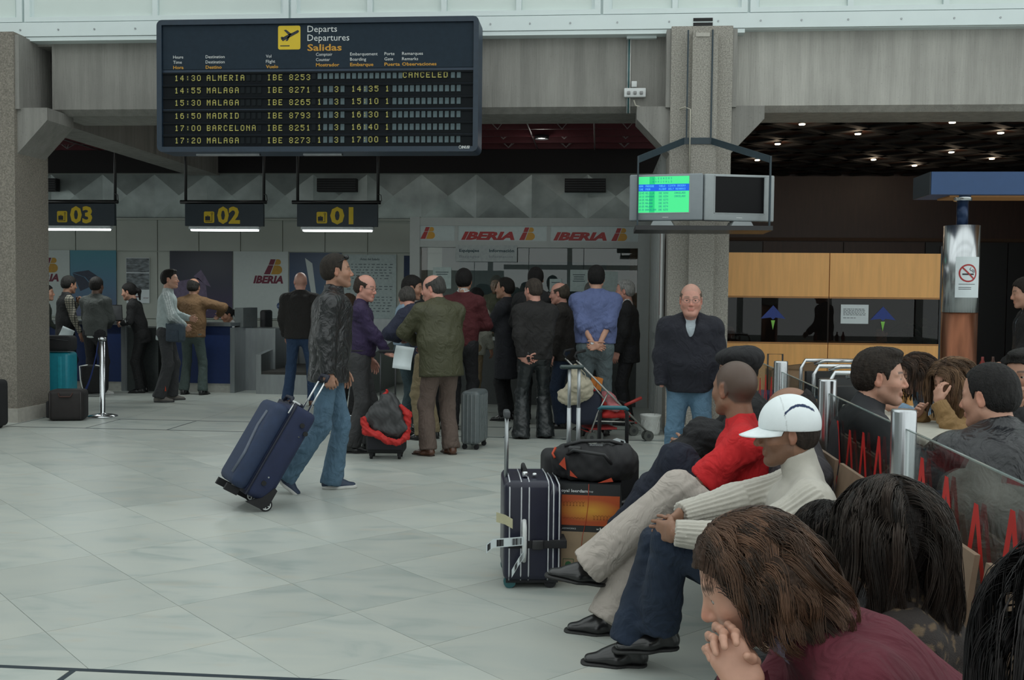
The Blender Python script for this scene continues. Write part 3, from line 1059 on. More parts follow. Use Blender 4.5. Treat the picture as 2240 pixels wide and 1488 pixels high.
    if SH:
        for sd, key in ((1, 'fla'), (-1, 'fra')):
            fy, fp = P.get(key, (sd * 6, 0))[:2]
            me, ms, ml = shoe_mesh(*SH)
            R = Matrix.Rotation(radians(yaw + fy), 4, 'Z') @ Matrix.Rotation(radians(fp), 4, 'Y')
            if len(P.get(key, ())) > 2: R = R @ Matrix.Rotation(radians(P[key][2]), 4, 'X')
            so = link('shoe', me, root)
            so.matrix_local = Matrix.Translation(Vector(an[sd] - o)) @ R @ Matrix.Scale(s, 4)
            so2 = link('sole', ms, so)
            if ml: link('laces', ml, so)
            if True:
                b = MB(); a0 = an[sd] - o; b.cyl(a0 - (kn[sd] - an[sd]) * .05, a0 + unit(kn[sd] - an[sd]) * .13 * s, .041 * s, 14, .046 * s)
                link('sock', b.mesh('sock', P.get('socks') or mat('black_sock', (.010, .010, .012), rough=.9)), root)
    # ---- small things worn
    if P.get('glasses'):
        b = MB()
        for sd in (1, -1):
            c = hc + (hf * .106 + hl * .033 * sd + hu * .000) * hs - o
            b.tube([tuple(c + (hl * cos(a) * .024 + hu * sin(a) * .017) * hs) for a in np.linspace(0, 2 * pi, 15)[:-1]], .0013, 5, close=True)
            b.tube([tuple(c + hl * .024 * sd * hs), tuple(hc - o + (hf * .0 + hl * .083 * sd + hu * .006) * hs)], .0013, 5)
        c = hc + (hf * .110 + hu * .004) * hs - o
        b.tube([tuple(c + hl * .009 * hs), tuple(c - hl * .009 * hs)], .0013, 5)
        link('glasses', b.mesh('glasses', mat('glasses_wire', (.12, .12, .12), rough=.3, metal=.8)), root)
    if P.get('after'): P['after'](root, J, o, P)
    return root, J
# ------------------------------------------------------------------ shared materials
def concrete_mat(kk=1.0):
    m = bpy.data.materials.new('board_marked_concrete'); m.use_nodes = True
    nt = m.node_tree; b = nt.nodes['Principled BSDF']; b.inputs['Roughness'].default_value = .9
    tc = nt.nodes.new('ShaderNodeTexCoord')
    def noise(scale, stretch, det=6):
        mp = nt.nodes.new('ShaderNodeMapping'); mp.inputs['Scale'].default_value = stretch
        nt.links.new(tc.outputs['Object'], mp.inputs[0])
        n = nt.nodes.new('ShaderNodeTexNoise'); n.inputs['Scale'].default_value = scale; n.inputs['Detail'].default_value = det
        nt.links.new(mp.outputs[0], n.inputs[0]); return n
    streak = noise(3.2, (3.2, 3.2, .18)); fine = noise(26, (2.2, 2.2, .12), 4); blot = noise(1.1, (1, 1, 1)); pit = noise(60, (1, 1, 1), 3)
    def ramp(n, a, b_, c0, c1):
        r = nt.nodes.new('ShaderNodeMapRange'); r.inputs[1].default_value = a; r.inputs[2].default_value = b_
        r.inputs[3].default_value = c0; r.inputs[4].default_value = c1; nt.links.new(n.outputs[0], r.inputs[0]); return r
    r1 = ramp(streak, .36, .64, .87, 1.07); r2 = ramp(fine, .3, .7, .94, 1.05); r3 = ramp(blot, .3, .7, .84, 1.1); r4 = ramp(pit, .25, .38, .7, 1.0)
    def mul(a, c):
        q = nt.nodes.new('ShaderNodeMath'); q.operation = 'MULTIPLY'; nt.links.new(a.outputs[0], q.inputs[0]); nt.links.new(c.outputs[0], q.inputs[1]); return q
    k = mul(mul(mul(r1, r2), r3), r4)
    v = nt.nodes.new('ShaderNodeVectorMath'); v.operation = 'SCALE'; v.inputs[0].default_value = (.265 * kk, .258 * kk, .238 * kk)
    nt.links.new(k.outputs[0], v.inputs[3]); nt.links.new(v.outputs[0], b.inputs['Base Color'])
    bp = nt.nodes.new('ShaderNodeBump'); bp.inputs['Strength'].default_value = .35; bp.inputs['Distance'].default_value = .02
    nt.links.new(fine.outputs[0], bp.inputs['Height']); nt.links.new(bp.outputs[0], b.inputs['Normal'])
    return m
M_CONC = concrete_mat(.95); M_CONC_LIT = concrete_mat(1.5)  # second copy is lightened to paint frontal light on the right beam
M_AGG = mat('aggregate_concrete', (.31, .295, .262), rough=.9, noise=.45, nscale=70, bump=.5, bscale=120)
M_DARK = mat('near_black_paint', (.008, .008, .009), rough=.7)
M_WHITE_AL = mat('white_aluminium', (.66, .74, .74), rough=.45, noise=.03, nscale=3)
M_WHITE_PAN = mat('translucent_infill', (.62, .70, .67), rough=.55, noise=.04, nscale=2)
M_STEEL = mat('brushed_steel', (.33, .35, .36), rough=.38, metal=1.0, noise=.10, nscale=14, stretch=(1, 1, .2))
M_CHROME = mat('chrome', (.62, .64, .66), rough=.20, metal=1.0, noise=.04)
M_GALV = mat('dark_metal', (.05, .052, .055), rough=.5, metal=.6)
M_GLASS = glass_mat('clear_glass', (.93, .96, .95), 1.0)
M_SMOKE = glass_mat('smoked_glass', (.42, .42, .42), .6)
M_NAVY = mat('navy_enamel', (.020, .040, .072), rough=.45, noise=.05)
M_NAVY_D = mat('navy_dark', (.010, .014, .020), rough=.5)
M_YEL = mat('sign_yellow', (.62, .44, .015), rough=.5, noise=.03)
M_WHITE = mat('print_white', (.62, .64, .64), rough=.6, noise=.03)
M_PAPER = mat('paper_white', (.60, .66, .68), rough=.8, noise=.03)
M_INK = mat('print_black', (.015, .015, .018), rough=.7)
M_RED_P = mat('print_red', (.33, .018, .018), rough=.5, noise=.03)
M_YEL_P = mat('print_amber', (.50, .25, .02), rough=.5, noise=.03)
M_MAROON_P = mat('print_maroon', (.12, .010, .030), rough=.6, noise=.03)
M_WOOD = mat('beech_veneer', (.80, .41, .130), rough=.42, noise=.10, nscale=3.5, stretch=(6, 6, .5))
M_WOOD_E = mat('beech_edge', (.44, .20, .06), rough=.5, noise=.1)

# ------------------------------------------------------------------ floor of square marble tiles laid on the diagonal
def marble_mat(name, base, glossy=.26):
    m = bpy.data.materials.new(name); m.use_nodes = True
    nt = m.node_tree; b = nt.nodes['Principled BSDF']
    tc = nt.nodes.new('ShaderNodeTexCoord'); oi = nt.nodes.new('ShaderNodeObjectInfo')
    off = nt.nodes.new('ShaderNodeVectorMath'); off.operation = 'SCALE'; off.inputs[0].default_value = (37, 91, 53)
    nt.links.new(oi.outputs['Random'], off.inputs[3])
    add = nt.nodes.new('ShaderNodeVectorMath'); add.operation = 'ADD'
    nt.links.new(tc.outputs['Object'], add.inputs[0]); nt.links.new(off.outputs[0], add.inputs[1])
    mp = nt.nodes.new('ShaderNodeMapping'); mp.inputs['Scale'].default_value = (1.0, 2.6, 1); mp.inputs['Rotation'].default_value = (0, 0, .75)
    nt.links.new(add.outputs[0], mp.inputs[0])
    n1 = nt.nodes.new('ShaderNodeTexNoise'); n1.inputs['Scale'].default_value = 1.6; n1.inputs['Detail'].default_value = 7; n1.inputs['Distortion'].default_value = 1.2
    nt.links.new(mp.outputs[0], n1.inputs[0])
    cr = nt.nodes.new('ShaderNodeValToRGB')
    e = cr.color_ramp.elements
    e[0].position = .30; e[0].color = (base[0] * .80, base[1] * .85, base[2] * .85, 1)
    e[1].position = .66; e[1].color = (base[0] * 1.04, base[1] * 1.03, base[2] * 1.0, 1)
    x = e.new(.45); x.color = (base[0] * .97, base[1] * .98, base[2] * .97, 1)
    nt.links.new(n1.outputs[0], cr.inputs[0])
    mr = nt.nodes.new('ShaderNodeMapRange'); mr.inputs[3].default_value = .90; mr.inputs[4].default_value = 1.06
    nt.links.new(oi.outputs['Random'], mr.inputs[0])
    sc = nt.nodes.new('ShaderNodeVectorMath'); sc.operation = 'SCALE'
    nt.links.new(cr.outputs[0], sc.inputs[0]); nt.links.new(mr.outputs[0], sc.inputs[3])
    # a warm vein in some tiles
    n2 = nt.nodes.new('ShaderNodeTexNoise'); n2.inputs['Scale'].default_value = 3; n2.inputs['Detail'].default_value = 4
    nt.links.new(mp.outputs[0], n2.inputs[0])
    r2 = nt.nodes.new('ShaderNodeMapRange'); r2.inputs[1].default_value = .60; r2.inputs[2].default_value = .72; r2.inputs[4].default_value = .35
    nt.links.new(n2.outputs[0], r2.inputs[0])
    mx = nt.nodes.new('ShaderNodeMix'); mx.data_type = 'RGBA'
    nt.links.new(r2.outputs[0], mx.inputs[0]); nt.links.new(sc.outputs[0], mx.inputs[6]); mx.inputs[7].default_value = (base[0] * 1.05, base[1] * .9, base[2] * .78, 1)
    nt.links.new(mx.outputs[2], b.inputs['Base Color'])
    r3 = nt.nodes.new('ShaderNodeMapRange'); r3.inputs[3].default_value = glossy; r3.inputs[4].default_value = glossy + .16
    nt.links.new(n1.outputs[0], r3.inputs[0]); nt.links.new(r3.outputs[0], b.inputs['Roughness'])
    b.inputs['Specular IOR Level'].default_value = .30
    return m
M_TILE = marble_mat('polished_marble', (.440, .465, .440))
M_GROUT = mat('grout', (.16, .16, .15), rough=.8)
M_INLAY = mat('dark_blue_inlay', (.018, .030, .042), rough=.4)

floor = MB().box(-16, 9, -8, 22, -.10, -.006).build('floor', M_GROUT, kind='structure')
def clip_poly(P, a, axis, keep_greater):
    out = []
    n = len(P)
    for i in range(n):
        p, q = P[i], P[(i + 1) % n]
        ip = (p[axis] > a) == keep_greater; iq = (q[axis] > a) == keep_greater
        if ip: out.append(p)
        if ip != iq:
            t = (a - p[axis]) / (q[axis] - p[axis])
            out.append((p[0] + (q[0] - p[0]) * t, p[1] + (q[1] - p[1]) * t))
    return out
TS = .605; TA = radians(45.6)
tu = (cos(TA), sin(TA)); tv = (-sin(TA), cos(TA))
Y0, Y1 = 3.805, 10.685
def in_view(cx, cy, m=.5):
    # horizontal wedge the camera sees, with a margin
    a = math.atan2(-(cx + 0) , cy) - radians(4.9)
    return cy > 0 and abs(a) < radians(27.5) + m / max(cy, 1)
def tile_mesh(P, c):
    g = .0012
    b = MB()
    k = len(P)
    sh = []
    for x, y in P:
        dx, dy = c[0] - x, c[1] - y; L = math.hypot(dx, dy) + 1e-6
        sh.append((x + dx / L * g * 1.5 - c[0], y + dy / L * g * 1.5 - c[1]))
    top = [(x, y, 0) for x, y in sh]
    bot = [(x, y, -.02) for x, y in sh]
    fs = [tuple(range(k))] + [(i, k + i, k + (i + 1) % k, (i + 1) % k) for i in range(k)]
    b.add(top + bot, fs)
    return b.mesh('tile', M_TILE)
full = tile_mesh([(-TS / 2 * tu[0] - TS / 2 * tv[0], -TS / 2 * tu[1] - TS / 2 * tv[1]), (TS / 2 * tu[0] - TS / 2 * tv[0], TS / 2 * tu[1] - TS / 2 * tv[1]),
                  (TS / 2 * tu[0] + TS / 2 * tv[0], TS / 2 * tu[1] + TS / 2 * tv[1]), (-TS / 2 * tu[0] + TS / 2 * tv[0], -TS / 2 * tu[1] + TS / 2 * tv[1])], (0, 0))
rest = MB()
ntile = 0
cells_ = []
for i in range(-20, 24):
    for j in range(-10, 30):
        uc = 1.31 + (i + .5) * TS; vc = 3.46 + (j + .5) * TS
        cx = tu[0] * uc + tv[0] * vc; cy = tu[1] * uc + tv[1] * vc
        if cx < -9 or cx > 8.6 or cy < -4 or cy > 12.5: continue
        cells_.append((cy, cx, uc, vc))
cells_.sort(key=lambda c: (c[0] - 0) ** 2 + c[1] ** 2)
for cy, cx, uc, vc in cells_:
    P = [((uc + a * TS / 2) * tu[0] + (vc + b_ * TS / 2) * tv[0], (uc + a * TS / 2) * tu[1] + (vc + b_ * TS / 2) * tv[1]) for a, b_ in ((-1, -1), (1, -1), (1, 1), (-1, 1))]
    ys = [p[1] for p in P]
    whole = min(ys) > Y0 and max(ys) < Y1
    if max(ys) < Y0 or min(ys) > Y1: continue
    if not whole:
        P = clip_poly(clip_poly(P, Y0, 1, True), Y1, 1, False)
        if len(P) < 3: continue
        c = (sum(p[0] for p in P) / len(P), sum(p[1] for p in P) / len(P))
        ar = abs(sum(P[k][0] * P[(k + 1) % len(P)][1] - P[(k + 1) % len(P)][0] * P[k][1] for k in range(len(P)))) / 2
        if ar < .004: continue
    if in_view(cx, cy) and ntile < 296:
        link('tile', full if whole else tile_mesh(P, c), floor, loc=(cx, cy, 0) if whole else (c[0], c[1], 0))
        ntile += 1
    else:
        rest.add([(x, y, 0) for x, y in P], [tuple(range(len(P)))])
# border bands: dark inlay lines with marble slabs between
inl = MB()
for y in (3.79, 10.70, 11.545):
    inl.box(-12, 8.9, y - .014, y + .014, -.02, .0008)
inl.build('inlay_strip', M_INLAY, floor, kind='stuff')
nslab = 0
for k in range(-9, 8):
    xa = -6.59 + (k + 1) * .9375 if True else 0
    x0 = -3.805 + k * .9375; x1 = x0 + .9375
    if x0 > -9 and x1 < 9:
        for (ya, yb) in ((10.715, 11.53),):
            b = MB().box(-.4675 + .008, .4675 - .008, ya - 11.12 + .001, yb - 11.12, -.02, 0)
            link('border_slab', b.mesh('border_slab', M_TILE), floor, loc=((x0 + x1) / 2, 11.12, 0))
            MB().box(x0 - .008, x0 + .008, ya, yb, -.02, .0006).build('inlay_joint', M_INLAY, floor)
    for (ya, yb) in ((2.945, 3.775),):
        b = MB().box(-.4675 + .012, .4675 - .012, -(yb - ya) / 2, (yb - ya) / 2, -.02, 0)
        xx = x0 - .13
        if -4 < xx < 3: 
            link('border_slab', b.mesh('border_slab', M_TILE), floor, loc=(xx + .4675 - .002, (ya + yb) / 2, 0))
            MB().box(xx - .012, xx + .012, ya, yb, -.02, .0006).build('inlay_joint', M_INLAY, floor)
for k in range(-8, 20):           # check-in hall slabs beyond the border
    for j in range(0, 7):
        x0 = -3.805 - .9375 * 5 + k * .9375
        if x0 > 4.5: continue
        y0 = 11.56 + j * .83
        rest.add([(x0 + .002, y0 + .002, 0), (x0 + .9355, y0 + .002, 0), (x0 + .9355, y0 + .828, 0), (x0 + .002, y0 + .828, 0)], [(0, 1, 2, 3)])
for k in range(-14, 12):
    for j in range(0, 9):
        x0 = k * .9; y0 = 2.93 - (j + 1) * .9
        rest.add([(x0 + .002, y0 + .002, 0), (x0 + .898, y0 + .002, 0), (x0 + .898, y0 + .898, 0), (x0 + .002, y0 + .898, 0)], [(0, 1, 2, 3)])
rest.build('tile_field', M_TILE, floor, kind='stuff')

# ------------------------------------------------------------------ the hall the camera stands in (walls beside and behind it, open to a glazed roof)
M_HALLW = mat('hall_plaster', (.36, .38, .37), rough=.9)
MB().box(-16.2, -16, -8, 11.4, 0, 7.5).build('wall_left', M_HALLW, kind='structure')
w2 = MB(); w2.box(9, 9.2, 9, 22, 0, 7.5); w2.box(9, 9.2, -3.7, 9, 0, .5); w2.box(9, 9.2, -3.7, 9, 7.2, 7.5)
for k in range(5): w2.box(9, 9.2, -3.7 + k * 2.5, -3.55 + k * 2.5, .5, 7.2)
w2.build('wall_right', M_HALLW, kind='structure')  # unseen wall, its tall openings added for more light from the right
wr_ = MB(); wr_.box(-16, -3, -3.7, -3.5, 0, 2.35); wr_.box(-3, 9, -3.7, -3.5, 0, .5); wr_.box(-16, -3, -3.7, -3.5, 4.4, 7.5); wr_.box(-3, 9, -3.7, -3.5, 7.2, 7.5); wr_.box(-3, 9, -3.65, -3.55, 2.4, 2.55); wr_.box(-3, 9, -3.65, -3.55, 4.8, 4.95)
for k in range(11): wr_.box(-16 + k * 2.5, -15.85 + k * 2.5, -3.7, -3.5, 2.35 if k < 6 else .5, 4.4 if k < 6 else 7.2)
wr_.build('wall_back', M_HALLW, kind='structure')  # unseen wall pulled nearer, wide right openings shaped for frontal fill light
truss = MB()
truss.tube([(-16, -3.0, 3.9), (9, -3.0, 3.9)], .05, 6); truss.tube([(-16, -3.0, 3.3), (9, -3.0, 3.3)], .05, 6)
for k in range(25):
    x = -16 + k
    truss.tube([(x, -3, 3.3), (x + .5, -3, 3.9), (x + 1, -3, 3.3)], .03, 5)
tag(truss.build('roof_truss', M_GALV), 'dark steel lattice truss under the hall windows, seen reflected in the ticket office glass', 'truss')
# glazed roof bars over the hall
for k in range(6):
    MB().box(-16, 9, -3.5 + k * 2.9, -3.2 + k * 2.9, 7.3, 7.6).build('trim_%d' % (k + 1), M_HALLW, kind='structure')

# ------------------------------------------------------------------ white cladding wall above the beam
clad = MB().box(-16, 9, 11.34, 12.3, 4.47, 8.5).build('wall_front', M_WHITE_AL, kind='structure')
# frames and recessed panels: built in front of the wall face
XJ = [-8.6, -6.57, -3.78, -.92, .86 - .62, 1.50, 3.55, 5.6]
def framed(x0, x1, zb, zt, nsub):
    """aluminium frame with recessed infill panes"""
    fr = MB()
    fr.box(x0 + .004, x1 - .004, 11.30, 11.34, zb, zb + .055)
    fr.box(x0 + .004, x0 + .07, 11.30, 11.34, zb + .055, zt); fr.box(x1 - .07, x1 - .004, 11.30, 11.34, zb + .055, zt)
    w_ = (x1 - x0 - .14) / nsub
    for i in range(1, nsub):
        fr.box(x0 + .07 + w_ * i - .03, x0 + .07 + w_ * i + .03, 11.30, 11.34, zb + .055, zt)
    fr.build('panel_frame', M_WHITE_AL, clad)
    for i in range(nsub):
        MB().box(x0 + .07 + w_ * i + .035, x0 + .07 + w_ * (i + 1) - .035, 11.335, 11.343, zb + .06, zt).build('infill_panel', M_WHITE_PAN, clad)
for a, b_, n in ((-8.9, -6.72, 2), (-6.70, -3.55, 2), (-3.53, -.02, 4), (0.0, 1.58, 2), (1.60, 4.75, 3), (4.77, 7.9, 3)):
    framed(a, b_, 4.645, 7.2, n)
sk = MB(); sk.box(-16, 9, 11.29, 11.34, 4.475, 4.635); sk.box(-16, 1.55, 11.30, 11.5, 4.425, 4.47)
sk.build('cladding_skirt', M_WHITE_AL, clad)
sc_ = MB()
for k in range(34):
    x = -8.8 + k * .5 + .06 * sin(k * 5.1)
    sc_.cyl((x, 11.29, 4.55), (x, 11.284, 4.55), .011, 8)
sc_.build('rivet', M_STEEL, clad, kind='stuff')
v_ = MB(); v_.box(.99, 1.20, 11.283, 11.30, 4.55, 4.585); v_.box(.99, 1.20, 11.283, 11.30, 4.50, 4.535)
v_.build('slot_vent', M_DARK, clad)

# ------------------------------------------------------------------ concrete beams and pillars
def beam(x0, x1, name):
    b = MB()
    b.prism([(0, 3.66), (.10, 3.60), (.75, 3.60), (.75, 4.5), (0, 4.5)], (x0, 11.45, 0), (0, 1, 0), (0, 0, 1), 1)
    # prism thickness runs along +X
    me = b
    vs = [(x0 + (v[0] - x0) * (x1 - x0), v[1], v[2]) for v in b.v]
    b.v = vs
    b.build(name, M_CONC_LIT if x0 > 1 else M_CONC, kind='structure')
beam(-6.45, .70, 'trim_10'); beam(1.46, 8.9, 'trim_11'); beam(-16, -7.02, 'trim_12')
MB().box(-16, 8.9, 11.46, 12.2, 4.40, 4.47).build('trim_13', M_CONC, kind='structure')

def pillar(name, xc, w, yf, yb, label, strip, haunch_l, haunch_r):
    root = thing(name, (xc, (yf + yb) / 2, 0), label, 'pillar')
    L = lambda x0, x1, y0, y1, z0, z1: MB().box(x0 - xc, x1 - xc, y0 - (yf + yb) / 2, y1 - (yf + yb) / 2, z0, z1)
    h = w / 2
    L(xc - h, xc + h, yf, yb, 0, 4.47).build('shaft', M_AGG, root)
    if strip:
        a, b_ = strip
        L(a, b_, yf - .10, yf + .01, 0, 4.40).build('pilaster_strip', M_AGG, root)
    for sx, on in ((-1, haunch_l), (1, haunch_r)):
        if on:
            b = MB()
            pts = [(0, 3.10), (.36, 3.48), (.36, 3.62), (0, 3.62)]
            b.prism([(p[0] * sx, p[1]) for p in pts][::sx], (sx * h, yb - .06 - (yf + yb) / 2, 0), (1, 0, 0), (0, 0, 1), yb - yf - .12)
            b.build('haunch', M_CONC, root)
    # head block between the beams
    L(xc - h - .05, xc + h + .05, yf + .02, yb, 3.60, 4.44).build('head_block', M_CONC, root)
    return root, L
root, L = pillar('pillar', 1.08, .66, 11.18, 11.75, 'rough concrete pillar behind the two monitors, with angled brackets under the beams', (.97, 1.24), True, True)
L(.80, 1.36, 11.0, 11.20, 0, .12).build('plinth', mat('pale_stone', (.42, .40, .36), rough=.6), root)
L(1.0, 1.15, 11.07, 11.081, 4.33, 4.37).build('label_plate', mat('pale_stone', (.42, .40, .36)), root)
# small black lead lines between pillar head and beams are real gaps
M_AGG_R = M_AGG; M_AGG = mat('aggregate_concrete_dark', (.215, .195, .165), rough=.9, noise=.45, nscale=70, bump=.5, bscale=120)  # darker, browner aggregate tone for the left pillar
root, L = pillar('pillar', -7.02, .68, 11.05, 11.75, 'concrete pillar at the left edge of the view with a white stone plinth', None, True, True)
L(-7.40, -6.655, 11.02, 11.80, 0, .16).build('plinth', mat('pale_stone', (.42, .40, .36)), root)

# ------------------------------------------------------------------ check-in hall shell
M_CEIL = mat('dark_ceiling', (.012, .010, .011), rough=.9)
M_CEILR = mat('oxblood_steel', (.085, .010, .016), rough=.6)
MB().box(-16, 1.2, 12.2, 22, 4.6, 4.7).build('ceiling', M_CEIL, kind='structure')
M_WPAN = mat('grey_wall_panel', (.38, .41, .37), rough=.6, noise=.05, nscale=2)
wl = MB().box(-16, 1.0, 17.03, 17.2, 0, 4.7).build('wall_checkin', M_WPAN, kind='structure')
# flat panels with dark joints, pieces proud of the wall
zr = [(0.02, .62), (.63, 1.06), (1.07, 2.24), (2.25, 2.80)]
for i in range(16):
    x0 = -10.66 + i * .745
    for (z0, z1) in zr:
        if x0 > .4: continue
        MB().box(x0 + .008, x0 + .737, 17.0, 17.03, z0 + .004, z1 - .004).build('wall_panel', M_WPAN, wl)
MB().box(-16, 1, 16.93, 17.03, 2.79, 2.82).build('ledge', M_WPAN, wl)
# folded metal cladding: pyramids with four facets each
M_FACET = mat('folded_sheet_metal', (.36, .41, .40), rough=.42, metal=.5, noise=.28, nscale=3)
for i in range(12):
    x0 = -10.55 + i * .94; x1 = x0 + .94; z0, z1 = 2.83, 3.58; zm = (z0 + z1) / 2; xm = (x0 + x1) / 2
    k = .075
    b = MB()
    b.add([(x0, 17.0, z0), (x1, 17.0, z0), (x1, 17.0, z1), (x0, 17.0, z1), (xm, 17 - k, z0 + .38)], [(0, 1, 4), (1, 2, 4), (2, 3, 4), (3, 0, 4)])
    b.add([(x0, 17.03, z0), (x1, 17.03, z0), (x1, 17.03, z1), (x0, 17.03, z1)], [(0, 3, 2, 1)])
    b.build('folded_panel', M_FACET, wl)
for x in (-9.75, -4.45, .0 - .25):
    g = MB(); g.box(x - .34, x + .34, 16.80, 16.93, 3.27, 3.49)
    o = g.build('grille', M_DARK, wl)
    b = MB()
    for k in range(5): b.box(x - .33, x + .33, 16.785, 16.80, 3.29 + k * .04, 3.305 + k * .04)
    b.build('slat', M_GALV, o, kind='stuff')
# red roof steelwork above the check-in hall
rb = MB()
for k in range(7):
    y = 12.9 + k * .65
    rb.box(-13, 1.1, y, y + .06, 3.98, 4.10); rb.box(-13, 1.1, y, y + .04, 4.42, 4.50)
for k in range(15):
    x = -12 + k * .93
    rb.box(x, x + .05, 12.2, 17, 4.18, 4.26)
tag(rb.build('roof_steelwork', M_CEILR), 'dark red roof joists in the black ceiling over the check-in hall', 'joists')
rt = MB()
for k in range(13):
    for j in range(5):
        x = -11.5 + k * .95; y = 12.6 + j * .9
        rt.tube([(x, y, 4.45), (x + .48, y + .45, 3.98), (x + .95, y, 4.45)], .012, 4)
        rt.tube([(x, y + .9, 4.45), (x + .48, y + .45, 3.98), (x + .95, y + .9, 4.45)], .012, 4)
    rt.tube([(x - 0, 12.6, 3.98), (x, 17, 3.98)], .012, 4)
tag(rt.build('space_frame', mat('frame_tube', (.26, .22, .22), rough=.5)), 'thin diagonal space-frame tubes below the red joists', 'space frame')
# diagonal concrete rib under the ceiling
MB().box(-7.08, -6.55, 11.8, 16.98, 3.56, 4.3).build('trim_14', M_CONC, kind='structure')
MB().box(-16, 1.0, 16.90, 17.0, 3.60, 4.7).build('trim_15', M_CEIL, kind='structure')

# ------------------------------------------------------------------ restaurant shell
M_RWALL = mat('dark_red_wood_wall', (.036, .014, .009), rough=.45, noise=.25, nscale=4, stretch=(5, 5, .6))
M_RCEIL = mat('restaurant_ceiling', (.045, .017, .010), rough=.6, noise=.1)
MB().box(1.2, 9, 12.2, 22, 3.90, 4.0).build('ceiling_restaurant', M_RCEIL, kind='structure')
rw = MB().box(1.2, 9, 19.6, 19.8, 0, 4.0).build('wall_restaurant', M_RWALL, kind='structure')
for i in range(5):
    x0 = 1.6 + i * 1.5
    MB().box(x0 + .01, x0 + 1.49, 19.56, 19.6, 0, 2.62).build('wall_panel', mat('black_panel', (.010, .010, .012), rough=.4) if i in (0, 3, 4) else M_RWALL, rw)
MB().box(1.2, 9, 19.54, 19.6, 2.64, 2.70).build('rail', mat('rail_wood', (.06, .03, .015)), rw)
MB().box(1.0, 1.2, 17, 22, 0, 4.6).build('wall_between', M_RWALL, kind='structure')
MB().box(-16, 9, 21.9, 22.1, 0, 5).build('wall_end', M_RWALL, kind='structure')
M_GRID = mat('black_ceiling_strip', (.004, .004, .005), rough=.8)
cg = MB()
for k in range(-14, 18):
    for sgn in (1, -1):
        c = (-12.11 if sgn > 0 else 17.45) + .4775 + .955 * (k + (0 if sgn > 0 else 0))
        pts = [(c + sgn * 1.07 * y, y) for y in (12.25, 19.5)]
        (xa, ya), (xb, yb) = pts
        ts = [0, 1]
        for X in (1.25, 8.95):
            if (xa - X) * (xb - X) < 0: ts.append((X - xa) / (xb - xa))
        ts = [t for t in sorted(ts) if 1.24 < xa + (xb - xa) * t < 8.96]
        if len(ts) < 2: continue
        p = Vector((xa + (xb - xa) * ts[0], ya + (yb - ya) * ts[0], 3.86)); q = Vector((xa + (xb - xa) * ts[-1], ya + (yb - ya) * ts[-1], 3.86))
        dd = (q - p)
        if dd.length < .2: continue
        n = Vector((-dd.y, dd.x, 0)).normalized() * .07
        cg.prism([(0, -.07), (dd.length, -.07), (dd.length, .07), (0, .07)], p, dd.normalized(), Vector((-dd.y, dd.x, 0)).normalized(), .04)
tag(cg.build('ceiling_grid', M_GRID), 'black diagonal strips criss-crossing the dark restaurant ceiling', 'ceiling grid')
M_SPOT = mat('spot_glow', (1, .9, .75), emit=(1.0, .78, .52), estr=14)
SPOTS = []
for (x, y) in ((2.67, 13.81), (4.58, 13.72), (3.6, 14.62), (5.52, 14.58), (2.65, 15.53), (5.48, 16.42), (4.51, 17.25), (6.37, 17.16), (5.4, 18.01), (2.62, 17.29)):
    t = thing('downlight', (x, y, 3.86), 'small round downlight glowing in the dark restaurant ceiling', 'ceiling light', group='downlights in the restaurant ceiling')
    b = MB(); b.cyl((0, 0, .0), (0, 0, .03), .055, 16); b.build('rim', M_GALV, t)
    b = MB(); b.cyl((0, 0, -.012), (0, 0, .0), .040, 16); b.build('lens', M_SPOT, t)
    lamp('downlight_lamp', (x, y, 3.82), 3.0, .04, (1, .78, .55))

for k, (x, y) in enumerate(((-4.9, 14.0), (-3.4, 15.2), (-1.6, 13.2), (-.9, 15.4), (-7.4, 13.4))):
    t = thing('ceiling_lamp', (x, y, 3.92), 'small round ceiling lamp under the red joists, ' + ('above the middle of the counters', 'above sign 01', 'in front of the ticket office', 'behind the ticket office fascia', 'nearest the left pillar')[k], 'ceiling light')
    b = MB(); b.lathe([(.0, .05), (.11, .05), (.11, 0), (.09, 0), (.06, .03), (0, .03)]); b.build('reflector', M_GALV, t)
    b = MB(); b.cyl((0, 0, .012), (0, 0, .025), .05, 14); b.build('bulb', mat('lamp_glow', (1, 1, .95), emit=(1, .97, .88), estr=3), t)
    lamp('ceiling_lamp_light', (x, y, 3.88), 3.5, .08, (1, .98, .90))
# ------------------------------------------------------------------ departures board
def emblem(mb, o, ex, ey, h, lift=.0015):
    """slanted red bar and amber double bow, material 0 = red, 1 = amber"""
    o = Vector(o) + Vector(ex).cross(Vector(ey)).normalized() * lift; ex = Vector(ex); ey = Vector(ey)
    def poly(pts):
        mb.add([o + ex * a * h + ey * b * h for a, b in pts], [tuple(range(len(pts)))])
    g = .03
    mb.mi = 0
    poly([(0, 0), (.42, 0), (.65, .60), (.20 + .10, .60)])
    poly([(.32, .60 + g), (.66, .60 + g), (.80, 1), (.46, 1)])
    mb.mi = 1
    def bow(x0, y0, x1, y1, r, sl):
        pts = [(x0, y0), (x1, y0)]
        cy = (y0 + y1) / 2; rr = (y1 - y0) / 2
        for i in range(9):
            a = -pi / 2 + pi * i / 8; pts.append((x1 + rr * cos(a), cy + rr * sin(a)))
        pts += [(x1, y1), (x0 + sl, y1)]
        poly(pts)
    bow(.48, 0, .95, .60, .3, .22)
    bow(.71, .60 + g, .98, 1, .2, .14)
    mb.mi = 0

bx0, bx1, bz0, bz1, by = -4.73, -1.275, 3.02, 4.415, 10.5
bd = thing('departure_board', ((bx0 + bx1) / 2, by, bz0), 'large dark navy split-flap departures board hanging in front of the concrete beam', 'departure board')
BO = Vector(((bx0 + bx1) / 2, by, bz0))
fr = MB()
